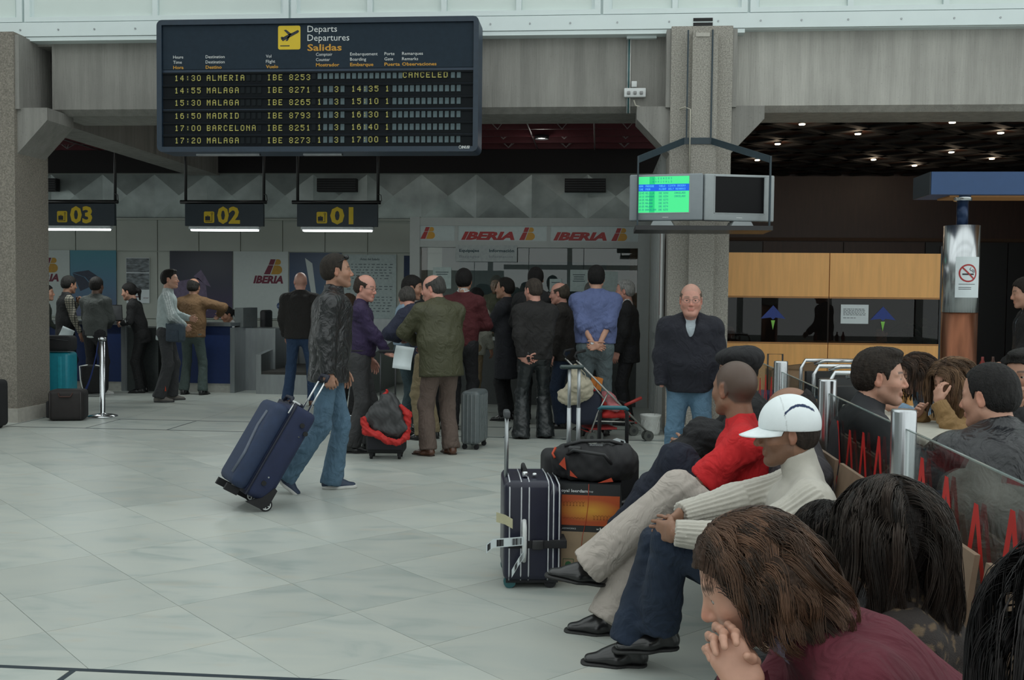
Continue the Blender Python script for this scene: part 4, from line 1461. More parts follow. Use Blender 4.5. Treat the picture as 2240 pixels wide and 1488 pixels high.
# housing with rounded corners, open tray
W_, H_ = bx1 - bx0, bz1 - bz0
def rrect(w, h, r, n=5, ox=0, oz=0):
    P = []
    for cx, cy, a0 in ((w - r, h - r, 0), (r, h - r, 90), (r, r, 180), (w - r, r, 270)):
        for i in range(n + 1):
            a = radians(a0 + 90 * i / n); P.append((cx + r * cos(a) + ox, cy + r * sin(a) + oz))
    return P
fr.prism(rrect(W_, H_, .06), (-W_ / 2, .30, 0), (1, 0, 0), (0, 0, 1), .30)
# outline is in x,z; ex x ey = -Y so it grows towards the camera
fr.build('housing', M_NAVY, bd)
rim = MB(); O = rrect(W_, H_, .06); I = [(min(max(a, .055), W_ - .055), min(max(b, .055), H_ - .055)) for a, b in O]
k = len(O)
rim.add([(a - W_ / 2, -.035, b) for a, b in O] + [(a - W_ / 2, -.035, b) for a, b in I] + [(a - W_ / 2, .0, b) for a, b in O] + [(a - W_ / 2, .0, b) for a, b in I],
        [(i, k + i, k + (i + 1) % k, (i + 1) % k) for i in range(k)] + [(i, (i + 1) % k, 2 * k + (i + 1) % k, 2 * k + i) for i in range(k)] + [(k + i, 3 * k + i, 3 * k + (i + 1) % k, k + (i + 1) % k) for i in range(k)])
rim.build('rim', mat('navy_rim', (.012, .026, .045), rough=.4), bd)
def bx(zx): return (zx - 15) * .001584 - W_ / 2            # board-local x from measured column positions
def bz(zy): return H_ - (zy - 58) * .001507
hd = MB(); hd.box(-W_ / 2 + .06, W_ / 2 - .06, -.012, 0, bz(402), H_ - .06); hd.build('header_panel', mat('header_navy', (.012, .023, .036), rough=.6, spec=.2), bd)
M_FLAPD = mat('flap_dark', (.006, .009, .011), rough=.6, spec=.15); M_FLAPG = mat('flap_grey', (.075, .105, .115), rough=.6, spec=.2, noise=.4, nscale=9)
M_DOT = mat('flap_yellow', (.40, .36, .09), rough=.6); M_ROW = mat('row_black', (.005, .007, .009), rough=.6, spec=.12)
EX, EZ = (1, 0, 0), (0, 0, 1)
py = -.013
def heading(t, zx, zy, h, w, m, bold=0.0, lab=None):
    b_ = MB(); put_text(b_, t, (bx(zx), py, bz(zy)), EX, EZ, h * .001507, w * .001584, bold=bold)
    b_.build('heading', m, bd, label=lab)
heading('Departs', 1048, 152, 46, 200, M_WHITE); heading('Departures', 1048, 213, 46, 283, M_WHITE)
for cols in ((125, ('Heure', 70), ('Time', 60)), (350, ('Destination', 131), ('Destination', 131)), (765, ('Vol', 37), ('Flight', 63)), (1106, ('Comptoir', 111), ('Counter', 95)),
             (1337, ('Embarquement', 185), ('Boarding', 108)), (1568, ('Porte', 67), ('Gate', 58)), (1686, ('Remarques', 139), ('Remarks', 107))):
    zx = cols[0]
    for r, (t, w) in enumerate(cols[1:]):
        heading(t, zx, (326 if zx < 1000 else 317) + r * 36, 22, w, M_WHITE)
heading('Salidas', 1048, 281, 46, 232, M_YEL_P, .02, 'large amber heading')
for t, zx, w in (('Hora', 125, 72), ('Destino', 350, 111), ('Vuelo', 765, 84), ('Mostrador', 1106, 158), ('Embarque', 1337, 157), ('Puerta', 1568, 104), ('Observaciones', 1686, 230)):
    heading(t, zx, 399 if zx < 1000 else 390, 23, w, M_YEL_P, .02, 'amber column heading')
ic = MB(); s_ = 152 * .001584
ic.prism(rrect(s_, s_ * 1.03, .02), (bx(848), -.012, bz(271)), EX, EZ, .003)
ip = ic.build('pictogram', M_YEL, bd, label='yellow departing aeroplane pictogram')
pl = MB()
def ipoly(pts, s=s_):
    pl.add([(bx(848) + a * s, -.0165, bz(271) + b * s) for a, b in pts], [tuple(range(len(pts)))])
ipoly([(.14, .44), (.22, .36), (.40, .46), (.90, .72), (.95, .79), (.88, .84), (.68, .74), (.40, .62), (.24, .54)])
ipoly([(.50, .60), (.62, .66), (.36, .86), (.26, .84)]); ipoly([(.56, .62), (.44, .56), (.34, .36), (.44, .38)]); ipoly([(.14, .44), (.26, .50), (.20, .56), (.12, .54)])
ipoly([(.10, .14), (.52, .14), (.52, .18), (.10, .18)])
pl.build('plane', M_NAVY_D, ip)
rows = [('14:30', 'ALMERIA', 'IBE', '8253', '', '', '', '', 'CANCELED'), ('14:55', 'MALAGA', 'IBE', '8271', '1', '3', '14:35', '1', ''), ('15:30', 'MALAGA', 'IBE', '8265', '1', '3', '15:10', '1', ''),
        ('16:50', 'MADRID', 'IBE', '8793', '1', '3', '16:30', '1', ''), ('17:00', 'BARCELONA', 'IBE', '8251', '1', '3', '16:40', '1', ''), ('17:20', 'MALAGA', 'IBE', '8273', '1', '3', '17:00', '1', '')]
zc = [464, 551, 637, 729, 815, 902]
P39 = 38.9
fw_, fh_ = 26 * .001584, 44 * .001507
flap_me = {}
for nm, m in (('g', M_FLAPG), ('d', M_FLAPD)):
    flap_me[nm] = MB().box(-fw_ / 2, fw_ / 2, -.004, 0, -fh_ / 2, fh_ / 2).mesh('flap', m)
rr_ = random.Random(4)
for r, row in enumerate(rows):
    rw_ = MB(); zt = bz(zc[r] - 40); zb = bz(zc[r] + 42)
    rw_.box(-W_ / 2 + .06, W_ / 2 - .06, -.008, 0, zb, zt)
    rw_.box(-W_ / 2 + .06, W_ / 2 - .06, -.020, -.008, zt - .020, zt)
    ro = rw_.build('display_row', M_ROW, bd)
    dt = MB()
    def chars(txt, zx, dy=0):
        for i, ch in enumerate(txt):
            if ch == ' ': continue
            w = 25 * .001584; h = 40 * .001507
            dot_text(dt, ch, (bx(zx + i * P39) - w / 2, -.0155, bz(zc[r] + dy) - h / 2), EX, EZ, w, h, fat=1.0)
    chars(row[0], 148); chars(row[1], 371); chars(row[2], 787); chars(row[3], 938)
    gx = 1092 + P39
    chars(row[4], 1130, -2); chars(row[5], 1246, -2); chars(row[6], 1360, -4); chars(row[7], 1588, -4); chars(row[8], 1705, -10)
    dt.build('characters', M_DOT, ro, kind='stuff')
    for i in range(26):
        zx = 1092 + i * P39
        if i in (6, 12) and r: continue
        o = link('flap', flap_me['d' if (i == 0 or (r == 0 and 15 < i < 24) or (r and i in (1, 4, 7, 8, 10, 11, 13))) else 'g'], ro, loc=(bx(zx), -.0105, bz(zc[r] - (9 if r == 0 else 4))))
    for i in range(15):
        link('flap', flap_me['d'], ro, loc=(bx(371 + i * P39) if i < 10 else bx(148 + (i - 10) * P39), -.0105, bz(zc[r])))
mk = MB(); put_text(mk, 'INUSI', (W_ / 2 - .17, -.037, .030), EX, EZ, .028, .085, bold=.03, shear=.2)
mk.tube([(W_ / 2 - .185 + .012 * cos(a), -.037, .044 + .016 * sin(a)) for a in np.linspace(0, 2 * pi, 13)[:-1]], .0025, 4, close=True)
mk.build('maker_mark', M_WHITE, bd)
hs_ = MB()
for x in (-1.2, 1.2): hs_.box(x - .03, x + .03, .28, .97, .9, .96)
hs_.build('hanger', M_GALV, bd)
lb = MB(); lb.box(-1.35, -.65, .10, .16, -.02, 0); lb.box(-.17, .25, .10, .16, -.02, 0); lb.build('lower_trim', M_STEEL, bd)

# ------------------------------------------------------------------ hanging check-in signs
M_TUBE = mat('fluorescent_tube', (1, 1, 1), emit=(.92, 1.0, .98), estr=5.5)
def counter_sign(x0, x1, num, label):
    w = x1 - x0; xc = (x0 + x1) / 2
    t = thing('counter_sign', (xc, 14.3, 2.45), label, 'hanging sign')
    MB().box(-w / 2, w / 2, -.03, .03, .05, .37).build('sign_panel', mat('sign_slate', (.022, .034, .046), rough=.5, noise=.05), t)
    b = MB(); b.tube([(-w / 2 - .08, 0, .40), (w / 2 + .04, 0, .40)], .028, 10)
    for x in (-w / 2 + .0, w / 2 - .0): b.tube([(x, .0, .40), (x, .0, 1.6)], .022, 8)
    b.tube([(w / 2 + .0, -.03, .38), (w / 2 + .06, -.03, .42), (w / 2 + .05, -.03, .50), (w / 2, -.02, .52)], .006, 5)
    b.build('hanging_frame', mat('black_tube', (.006, .006, .007), rough=.4), t)
    tb = MB(); tb.rbox((0, 0, .025), (w * .90, .10, .045), .012); tb.build('light_housing', mat('white_enamel', (.55, .6, .62), rough=.4), t)
    l = MB(); l.rbox((0, 0, -.005), (w * .86, .07, .035), .012); l.build('light_tube', M_TUBE, t)
    ic = MB(); ic.prism(rrect(.155, .165, .02), (-.33 + .03, -.03, .095), EX, EZ, .003)
    io = ic.build('pictogram', M_YEL, t, label='yellow baggage pictogram')
    d = MB()
    def q(a, b_, c, e): d.add([(-.30 + v[0], -.0345, .095 + v[1]) for v in ((a, b_), (c, b_), (c, e), (a, e))], [(0, 1, 2, 3)])
    q(.02, .035, .095, .095); q(.02, .018, .125, .026); q(.118, .018, .126, .125); q(.045, .098, .072, .106)
    d.tube([(-.30 + .122 + .013 * cos(a), -.0345, .095 + .135 + .013 * sin(a)) for a in np.linspace(0, 6.28, 11)[:-1]], .003, 4, close=True)
    d.build('suitcase_symbol', M_NAVY_D, io)
    n = MB(); put_text(n, num, (-.10, -.0315, .095), EX, EZ, .235, .34, bold=.035)
    n.build('number', M_YEL, t)
    lamp('tube_lamp', (xc, 14.3, 2.40), 13, w * .85, (.92, 1, .98), 'AREA', sizey=.08)
counter_sign(-8.255, -7.10, '03', 'hanging slate sign reading 03 with a lit fluorescent tube, nearest the left pillar')
counter_sign(-6.03, -4.86, '02', 'hanging slate sign reading 02 with a lit fluorescent tube underneath')
counter_sign(-4.36, -3.18, '01', 'hanging slate sign reading 01 with a lit fluorescent tube, left of the ticket office')

# ------------------------------------------------------------------ posters on the check-in wall
YW = 16.985
def wall_sheet(name, x0, x1, z0, z1, m, label, cat='poster', y=YW):
    o = MB().box(-(x1 - x0) / 2, (x1 - x0) / 2, -.008, 0, 0, z1 - z0).build(name, m, loc=((x0 + x1) / 2, y, z0), label=label, cat=cat)
    return o
def grad_mat(name, c0, c1, c2=None, ang=0, sc=1.0):
    m = bpy.data.materials.new(name); m.use_nodes = True; nt = m.node_tree; b = nt.nodes['Principled BSDF']; b.inputs['Roughness'].default_value = .35
    tc = nt.nodes.new('ShaderNodeTexCoord'); mp = nt.nodes.new('ShaderNodeMapping'); mp.inputs['Rotation'].default_value = (0, ang, 0)
    nt.links.new(tc.outputs['Generated'], mp.inputs[0]); sx = nt.nodes.new('ShaderNodeSeparateXYZ'); nt.links.new(mp.outputs[0], sx.inputs[0])
    cr = nt.nodes.new('ShaderNodeValToRGB'); cr.color_ramp.elements[0].color = (*c0, 1); cr.color_ramp.elements[1].color = (*c1, 1)
    if c2: e = cr.color_ramp.elements.new(.5); e.color = (*c2, 1)
    nt.links.new(sx.outputs[2], cr.inputs[0]); nt.links.new(cr.outputs[0], b.inputs['Base Color'])
    return m
def pflat(mb, pts, w, h, y=-.0095):
    mb.add([((a - .5) * w, y, b * h) for a, b in pts], [tuple(range(len(pts)))])
M_PALE = mat('pale_board', (.42, .47, .46), rough=.5, noise=.03)
# left logo board
def logo_board(x0, x1, z0, z1, label, ex, with_dot=True):
    o = wall_sheet('logo_board', x0, x1, z0, z1, M_PALE, label, 'sign')
    w = x1 - x0
    b = MB(); emblem(b, (ex - (x0 + x1) / 2 + .05, -.008, .66 * (z1 - z0)), EX, EZ, .26)
    b.build('emblem', [M_MAROON_P, mat('print_ochre', (.36, .20, .02), rough=.6)], o)
    t = MB(); put_text(t, 'IBERIA', (ex - (x0 + x1) / 2 - .14, -.008, .66 * (z1 - z0) - .15), EX, EZ, .125, .53, bold=.05, shear=.25)
    t.build('lettering', M_MAROON_P, o)
    if with_dot:
        d = MB(); d.cyl((w / 2 - .14, -.012, .22), (w / 2 - .14, -.006, .22), .062, 20)
        dd = d.build('round_badge', mat('badge_blue', (.02, .05, .14), rough=.4), o)
        q = MB(); put_text(q, 'oneworld', (w / 2 - .19, -.013, .21), EX, EZ, .018, .10); q.build('badge_lettering', M_WHITE, dd)
logo_board(-10.3, -9.27, 1.10, 2.255, 'pale board with maroon airline name half hidden by the left pillar', -9.86, False)
p = wall_sheet('poster', -9.26, -8.42, 1.10, 2.255, grad_mat('poster_sky', (.10, .11, .20), (.06, .22, .28), (.08, .17, .26)), 'sky-blue poster with a dark window pane shape, on the wall behind counter 03')
b = MB(); pflat(b, [(.05, .66), (.40, .70), (.66, .58), (.30, .60)], .84, 1.155); pflat(b, [(.05, .65), (.30, .595), (.47, .46), (.22, .38)], .84, 1.155); pflat(b, [(.32, .60), (.68, .57), (.64, .50), (.49, .46)], .84, 1.155)
b.build('window_shape', mat('poster_dark', (.022, .03, .055), rough=.5), p)
p = wall_sheet('poster', -8.24, -7.82, 1.34, 2.13, M_PAPER, 'white poster with two grey photographs of cars, between the blue posters')
b = MB(); b.mi = 0; pflat(b, [(0.01, .68), (.99, .68), (.99, .99), (.01, .99)], .42, .79); pflat(b, [(0.01, .30), (.99, .30), (.99, .66), (.01, .66)], .42, .79)
b.build('photographs', mat('grey_photo', (.14, .16, .17), noise=.9, nscale=9, stretch=(1, 1, 3)), p)
b = MB(); put_text(b, 'vw', (.10, -.0095, .08), EX, EZ, .03, .10, shear=.2); b.add([(-.18, -.0095, .12), (.02, -.0095, .12), (.02, -.0095, .10), (-.18, -.0095, .10)], [(0, 3, 2, 1)])
b.build('small_print', M_MAROON_P, p)
p = wall_sheet('poster', -7.45, -6.33, 1.10, 2.255, grad_mat('poster_night', (.075, .055, .11), (.010, .013, .026), (.022, .024, .048), 0), 'dark blue poster of a lavender aircraft and a hand, behind counter 02')
b = MB(); pflat(b, [(0, .30), (.0, .52), (.45, .60), (.58, .48), (.60, .30)], 1.12, 1.155); pflat(b, [(.38, .62), (.50, .72), (.58, .60), (.66, .46), (.56, .50), (.45, .58)], 1.12, 1.155); pflat(b, [(.0, .12), (.0, .26), (.5, .26), (.62, .10)], 1.12, 1.155)
b.build('lavender_shapes', mat('lavender', (.13, .10, .17), rough=.5, noise=.2), p)
logo_board(-6.31, -5.36 + .02, 1.10, 2.255, 'pale board with maroon airline name and a blue round badge, between two dark posters', -5.82)
p = wall_sheet('poster', -5.32, -4.40, 1.10, 2.24, grad_mat('poster_blue', (.03, .08, .15), (.010, .025, .06), (.02, .05, .11), .4), 'deep blue poster with a white tail fin, behind the bald man')
b = MB(); pflat(b, [(.30, .92), (.44, .84), (.52, .35), (.42, .38)], .92, 1.14); b.build('fin', M_PALE, p)
p = wall_sheet('notice_board', -4.37, -3.45, 1.02, 2.215, mat('notice_pale', (.33, .40, .40), rough=.5), 'large pale notice with rows of small printed text, left of the ticket office', 'notice')
b = MB(); put_text(b, 'Aviso del Estado', (-.17, -.0095, 1.10), EX, EZ, .035, .34, bold=.03)
rr_ = random.Random(9)
for r in range(16):
    z = 1.02 - r * .048 - (.04 if r > 6 else 0) - (.04 if r > 9 else 0)
    if r in (6, 9): 
        b.add([(-.05, -.0095, z), (.08, -.0095, z), (.08, -.0095, z + .012), (-.05, -.0095, z + .012)], [(0, 1, 2, 3)]); continue
    x = -.40
    while x < .36:
        w = rr_.uniform(.02, .07)
        b.add([(x, -.0095, z), (x + w, -.0095, z), (x + w, -.0095, z + .014), (x, -.0095, z + .014)], [(0, 1, 2, 3)]); x += w + rr_.uniform(.02, .05)
b.build('printed_lines', mat('ink_grey', (.10, .13, .14)), p)
wall_sheet('banner', -3.32, -3.22, .9, 2.2, mat('banner_blue', (.015, .03, .075)), 'narrow dark blue strip banner beside the ticket office frame', 'banner')

# ------------------------------------------------------------------ check-in counters and weigh belts
M_BLUEP = mat('counter_blue', (.008, .024, .10), rough=.5)
def counter(x0, x1, label):
    t = thing('check_in_counter', ((x0 + x1) / 2, 14.95, 0), label, 'counter')
    w = x1 - x0
    MB().box(-w / 2, w / 2, 0, .06, .14, 1.02).build('front_panel', M_BLUEP, t)
    MB().box(-w / 2 - .02, w / 2 + .02, -.06, .50, 1.02, 1.07).build('counter_top', M_STEEL, t)
    MB().box(-w / 2, w / 2, .01, .10, 0, .14).build('plinth', mat('plinth_pale', (.36, .36, .33)), t)
    MB().box(w / 2, w / 2 + .07, -.03, .75, 0, 1.0).build('side_panel', M_STEEL, t)
    MB().box(-w / 2 - .07, -w / 2, -.03, .75, 0, 1.0).build('side_panel', M_STEEL, t)
    return t
counter(-8.75, -7.33, 'blue-fronted check-in counter nearest the left pillar')
counter(-6.55, -5.60, 'blue-fronted check-in counter where the man in the camel jacket stands')
t = thing('desk_end', (-6.95, 15.2, 0), 'dark brushed-steel desk end between the two blue counters', 'desk')
MB().box(-.33, .20, -.25, .5, 0, .98).build('steel_box', mat('dark_steel', (.10, .11, .11), rough=.4, metal=.8), t)
MB().box(-.35, -.29, -.27, -.20, 0, 1.0).build('corner_post', M_STEEL, t)
t = thing('clerk_desk', (-5.55, 15.6, 0), 'grey steel desk in front of the seated clerk', 'desk')
MB().box(-.05, .50, -.2, .5, 0, .98).build('desk_body', M_STEEL, t)
MB().box(-.12, .02, -.3, .35, .95, 1.30).build('screen_back', mat('screen_case', (.08, .09, .09), rough=.5), t)
def belt(x0, label):
    t = thing('baggage_belt', (x0 + .40, 14.85, 0), label, 'baggage belt')
    MB().box(-.36, .36, 0, .04, .0, .30).build('front_panel', M_STEEL, t)
    MB().box(-.36, .36, .02, 1.9, .30, .34).build('belt', mat('belt_rubber', (.035, .033, .030), rough=.8), t)
    b = MB()
    for sx in (-1, 1):
        b = MB(); b.prism([(0, 0), (1.9, 0), (1.9, .95 if False else .78), (0, .60)], (sx * .40 - .04, 0, 0), (0, 1, 0), (0, 0, 1), .08)
        b.build('side_wall', M_STEEL, t)
    return t
belt(-5.13, 'low steel baggage belt nearest the brown-jacketed man')
belt(-4.26, 'low steel baggage belt partly behind the bald man')
t = thing('chrome_post', (-4.35, 15.9, 0), 'short chrome post rising between the two baggage belts', 'post')
MB().cyl((0, 0, 0), (0, 0, 1.12), .045, 16).build('tube', M_CHROME, t)
MB().cyl((0, 0, 1.12), (0, 0, 1.13), .047, 16).build('cap', M_STEEL, t)
t = thing('steel_cabinet', (-4.75, 16.72, 0), 'low steel cabinet behind the baggage belts', 'cabinet')
MB().box(-.55, 1.3, .06, .26, 0, 1.12).build('cabinet_body', M_STEEL, t)
t = thing('office_chair', (-5.55, 16.45, 0), 'dark office chair back beside the seated clerk', 'chair')
MB().rbox((0, 0, .98), (.10, .40, .55), .04).build('backrest', mat('chair_black', (.012, .012, .014)), t)
MB().rbox((-.22, 0, .55), (.44, .42, .08), .03).build('seat', mat('chair_black', (.012, .012, .014)), t)
MB().cyl((-.2, 0, .0), (-.2, 0, .52), .03).build('stem', M_GALV, t)
# leaflet stand on the counter
t = thing('leaflet_stand', (-6.62, 15.05, 1.07), 'small leaflet stand with orange and white cards on the counter', 'leaflet stand')
MB().box(-.10, .10, -.02, .02, 0, .30).build('rack', M_PAPER, t); MB().box(-.07, .09, -.028, -.022, .20, .30).build('orange_card', M_YEL_P, t); MB().box(-.07, .07, -.03, -.022, .02, .17).build('white_card', mat('pink_card', (.5, .35, .33)), t)

# ------------------------------------------------------------------ rope post
t = thing('rope_post', (-6.01, 11.75, 0), 'chrome queue post with a round base and a blue belt, beside the dark bags', 'queue post')
b = MB(); b.lathe([(.0, 0), (.175, 0), (.175, .012), (.12, .028), (.035, .04), (.031, .05), (.031, .92), (.0, .92)]); b.build('post', M_CHROME, t)
b = MB(); b.lathe([(.0, .93), (.045, .93), (.045, .965), (0, .975)]); b.build('head', M_CHROME, t)
b = MB()
pts = [(-.05, 0, .90)] + [(-.05 - .22 * q, .06 * q, .90 - .95 * q * (1.15 - q * .4) + .1 * q) for q in np.linspace(.05, 1, 9)]
for i in range(len(pts) - 1):
    a, c = Vector(pts[i]), Vector(pts[i + 1]); b.add([a + V(0, 0, .03), a - V(0, 0, .03), c - V(0, 0, .03), c + V(0, 0, .03), a + V(0, .004, .03), a + V(0, .004, -.03), c + V(0, .004, -.03), c + V(0, .004, .03)], [(0, 1, 2, 3), (7, 6, 5, 4)])
b.build('belt', mat('belt_blue', (.010, .025, .12), rough=.6), t)

# ------------------------------------------------------------------ ticket office
ko = thing('ticket_office', (-1.0, 14.0, 0), 'glazed airline ticket office with pale frame and red lettered fascia', 'kiosk')
kx0, kx1 = -1.62, 1.62
M_KFR = mat('office_frame', (.36, .38, .37), rough=.5, noise=.03)
MB().box(kx0 - .03, kx0 + .11, -.03, .14, 0, 2.62).build('corner_post', M_KFR, ko); MB().box(kx1 - .09, kx1 + .07, -.03, .14, 0, 2.62).build('corner_post', M_KFR, ko)
MB().box(kx0, kx1, -.02, .10, 2.50, 2.61).build('top_rail', M_KFR, ko)
MB().box(kx0, kx1, -.02, .10, 2.20, 2.29).build('lower_rail', M_KFR, ko)
MB().box(kx0, kx1, .10, 2.9, 2.56, 2.60).build('roof', M_KFR, ko)
for (a, c) in ((kx0 + .11, -1.02), (-.97, .27), (.32, kx1 - .09)):
    MB().box(a, c, .0, .02, 2.29, 2.50).build('fascia_panel', mat('fascia', (.40, .46, .46), rough=.35, noise=.05), ko)
for x in (-.995, .295): MB().box(x - .025, x + .025, -.012, .02, 2.29, 2.50).build('fascia_mullion', M_KFR, ko)
for ex_, ez_, eh_ in ((kx0 + .115, 2.315, .165), (-.115, 2.305, .175), (1.16, 2.300, .175)):
    b = MB(); emblem(b, (ex_, 0, ez_), EX, EZ, eh_); b.build('emblem', [M_RED_P, M_YEL_P], ko)
for x_, z_, w_ in ((-.93, 2.312, .75), (.36, 2.310, .74)):
    b = MB(); put_text(b, 'IBERIA', (x_, -.0, z_), EX, EZ, .105, w_, bold=.055, shear=.28); b.build('lettering', M_RED_P, ko)
for i in range(4):
    a = kx0 + .11 + i * .765
    g_ = MB().box(a + .004, a + .761, .05, .058, .95, 2.20).build('glass_pane', M_GLASS, ko)
MB().box(kx0 + .11, kx1 - .09, .03, .08, .90, .95).build('sill', M_KFR, ko)
MB().box(kx0 + .11, kx1 - .09, .04, .07, 0, .90).build('base_panel', mat('office_base', (.06, .065, .065), rough=.6), ko)
MB().box(kx0 + .11, kx1 - .09, .03, .45, 1.0, 1.04).build('office_counter', mat('office_wood', (.12, .07, .04)), ko)
MB().box(kx0 + .0, kx1 - .0, 2.7, 2.8, 0, 2.56).build('office_back', mat('office_back', (.10, .115, .11), rough=.7), ko)
MB().box(kx1 - .12, kx1 - .06, .2, 2.7, 0, 2.56).build('office_side', mat('office_brown', (.09, .05, .03), rough=.7), ko)
MB().box(kx0 + .11, kx0 + .19, .1, .18, 0, 2.2).build('inner_post', mat('office_brown', (.09, .05, .03)), ko)
b = MB(); b.box(kx0 + .3, kx1 - .5, 2.66, 2.70, 1.5, 2.1); b.build('shelf_board', mat('office_shelf', (.06, .09, .10)), ko)
# opening door and drawers hints inside
o = MB().box(-.43, .43, -.006, 0, -.10, .13).build('hanging_sign', mat('sign_grey', (.33, .36, .36)), loc=(-1.57, 13.97, 2.10), label='grey sign reading Equipajes and Información at the top of the office glass', cat='sign')
b = MB(); put_text(b, 'Equipajes', (-.38, -.006, .035), EX, EZ, .040, .28, bold=.03); put_text(b, 'Información', (.04, -.006, .035), EX, EZ, .040, .35, bold=.03)
b.build('lettering', mat('ink_teal', (.02, .05, .06)), o)
b = MB(); put_text(b, 'Baggages', (-.38, -.006, -.045), EX, EZ, .036, .28); put_text(b, 'Information', (.04, -.006, -.045), EX, EZ, .036, .33)
b.build('lettering_pale', mat('ink_pale', (.16, .19, .20)), o)
def taped(x, z, w, h, label, m=None, y=13.985 + .05, lines=0, rot=0):
    o = MB().box(-w / 2, w / 2, -.002, 0, 0, h).build('paper_notice', m or mat('paper_teal', (.42, .50, .49)), loc=(x, y, z), label=label, cat='notice')
    o.rotation_euler = (0, radians(rot), 0)
    if lines:
        b = MB()
        for k in range(lines):
            ww = w * (.6 if k % 3 else .7)
            b.add([(-ww / 2, -.0035, h * .75 - k * .03), (ww / 2, -.0035, h * .75 - k * .03), (ww / 2, -.0035, h * .75 - k * .03 + .012), (-ww / 2, -.0035, h * .75 - k * .03 + .012)], [(0, 1, 2, 3)])
        b.build('printed_lines', mat('ink_grey', (.10, .13, .14)), o)
taped(-2.20, 1.62, .26, .30, 'white sheet with two printed lines taped high on the left office pane', lines=2)
taped(-.60, 1.55, .17, .22, 'small white sheet with an eye-shaped drawing taped on the office glass', lines=1)
taped(-.28, 1.60, .24, .30, 'plain pale sheet taped left of the man in the blue shirt', lines=4)
taped(.13, 1.52, .24, .36, 'plain pale sheet taped right of the man in the blue shirt', rot=2)
taped(-1.02, 1.38, .09, .16, 'narrow white card on the office glass beside the arms-crossed man', lines=3)
# glazed side wall of the office running back from the pillar
sw = thing('glass_side_wall', (.74, 13.0, 0), 'glazed wall of pale mullions between the ticket office and the pillar', 'glass wall')
for i, y in enumerate((-1.15, -.78, -.40, -.02, .36, .72, .94)):
    MB().box(-.04, .04, y - .025, y + .025, 0, 3.2).build('mullion', M_KFR, sw)
for z in (0.0, 1.0, 2.60, 3.15): MB().box(-.03, .03, -1.15, .94, z, z + .07).build('transom', M_KFR, sw)
MB().box(-.005, .005, -1.13, .93, .07, 3.15).build('glass_pane', M_GLASS, sw)
o = MB().box(-.004, .004, -.11, .11, 0, .95).build('red_notice', mat('notice_rust', (.22, .045, .018), rough=.5), loc=(.70, 11.62, 1.32), label='tall rust-red notice in a white edge beside the pillar', cat='notice')
MB().box(-.012, .012, -.135, -.11, -.03, .98).build('white_edge', M_WHITE, o)

# ------------------------------------------------------------------ socket box and cables on the beam
t = thing('socket_strip', (.37, 11.40, 3.80), 'white socket strip with plugs on the concrete beam left of the pillar', 'socket')
MB().rbox((0, 0, 0), (.24, .05, .10), .008).build('socket_box', M_WHITE, t)
MB().rbox((-.01, 0, .095), (.06, .04, .065), .006).build('junction_box', M_WHITE, t)
b = MB()
for i in range(3): b.rbox((-.07 + i * .07, -.03, -.005), (.035, .03, .035), .006)
b.build('plug', mat('plug_grey', (.25, .25, .25)), t)
tg_ = [('grey', (.30, .33, .33), -.085), ('teal', (.03, .12, .13), -.070), ('white', (.5, .5, .48), -.055)]
for n, c, dx in tg_:
    b = MB(); b.tube([(.37 + dx, 11.44, 4.46), (.37 + dx, 11.43, 3.58)], .007, 6)
    tag(b.build('cable', mat('cable_' + n, c, rough=.5)), n + ' cable running down the beam to the white socket strip', 'cable')
b = MB(); b.tube([(.36, 11.41, 3.72), (.38, 11.40, 3.66), (.50, 11.40, 3.62), (.62, 11.42, 3.585), (.76, 11.38, 3.575), (.90, 11.08, 3.58), (.955, 11.05, 3.55), (.955, 11.05, 2.85)], .008, 6)
tag(b.build('cable', mat('cable_cream', (.45, .43, .36))), 'cream cable sagging from the socket strip round the pillar to the monitors', 'cable')
MB().box(.27, .60, 11.39, 11.45, 4.40, 4.47).build('trunking', M_WHITE_AL, label='short white trunking under the cladding beside the pillar', cat='trunking')

# ------------------------------------------------------------------ monitors on the pillar
ms = thing('monitor_shelf', (1.04, 10.75, 2.20), 'black shelf slung from blue-grey straps round the pillar carrying two monitors', 'shelf')
M_STRAP = mat('strap_steel', (.020, .038, .050), rough=.5)
MB().box(-.68, .68, -.50, .10, 0, .045).build('shelf_board', mat('shelf_black', (.008, .008, .009), rough=.35), ms)
b = MB(); b.box(-.145, .145, .318, .328, .98, 1.05); b.build('strap_band', M_STRAP, ms)
for sx in (-1, 1):
    b = MB(); a = Vector((sx * .145, .325, 1.015)); c = Vector((sx * .66, -.38, .72))
    dd = (c - a); up = Vector((0, 0, 1)); n = dd.cross(up).normalized() * .006
    h = Vector((0, 0, .036))
    b.add([a + h + n, a - h + n, c - h + n, c + h + n, a + h - n, a - h - n, c - h - n, c + h - n], [(0, 1, 2, 3), (7, 6, 5, 4), (0, 3, 7, 4), (1, 5, 6, 2), (3, 2, 6, 7), (0, 4, 5, 1)])
    b.box(sx * .66 - .008, sx * .66 + .008, -.42, -.38, .0, .75)
    b.build('strap', M_STRAP, ms)
for x in (-.12, .14): MB().box(x - .008, x + .008, .315, .332, 1.0, 2.2).build('hanger_rod', M_STRAP, ms)
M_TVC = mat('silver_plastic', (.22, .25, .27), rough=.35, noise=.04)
M_TVD = mat('silver_plastic_light', (.30, .33, .34), rough=.35, noise=.04)
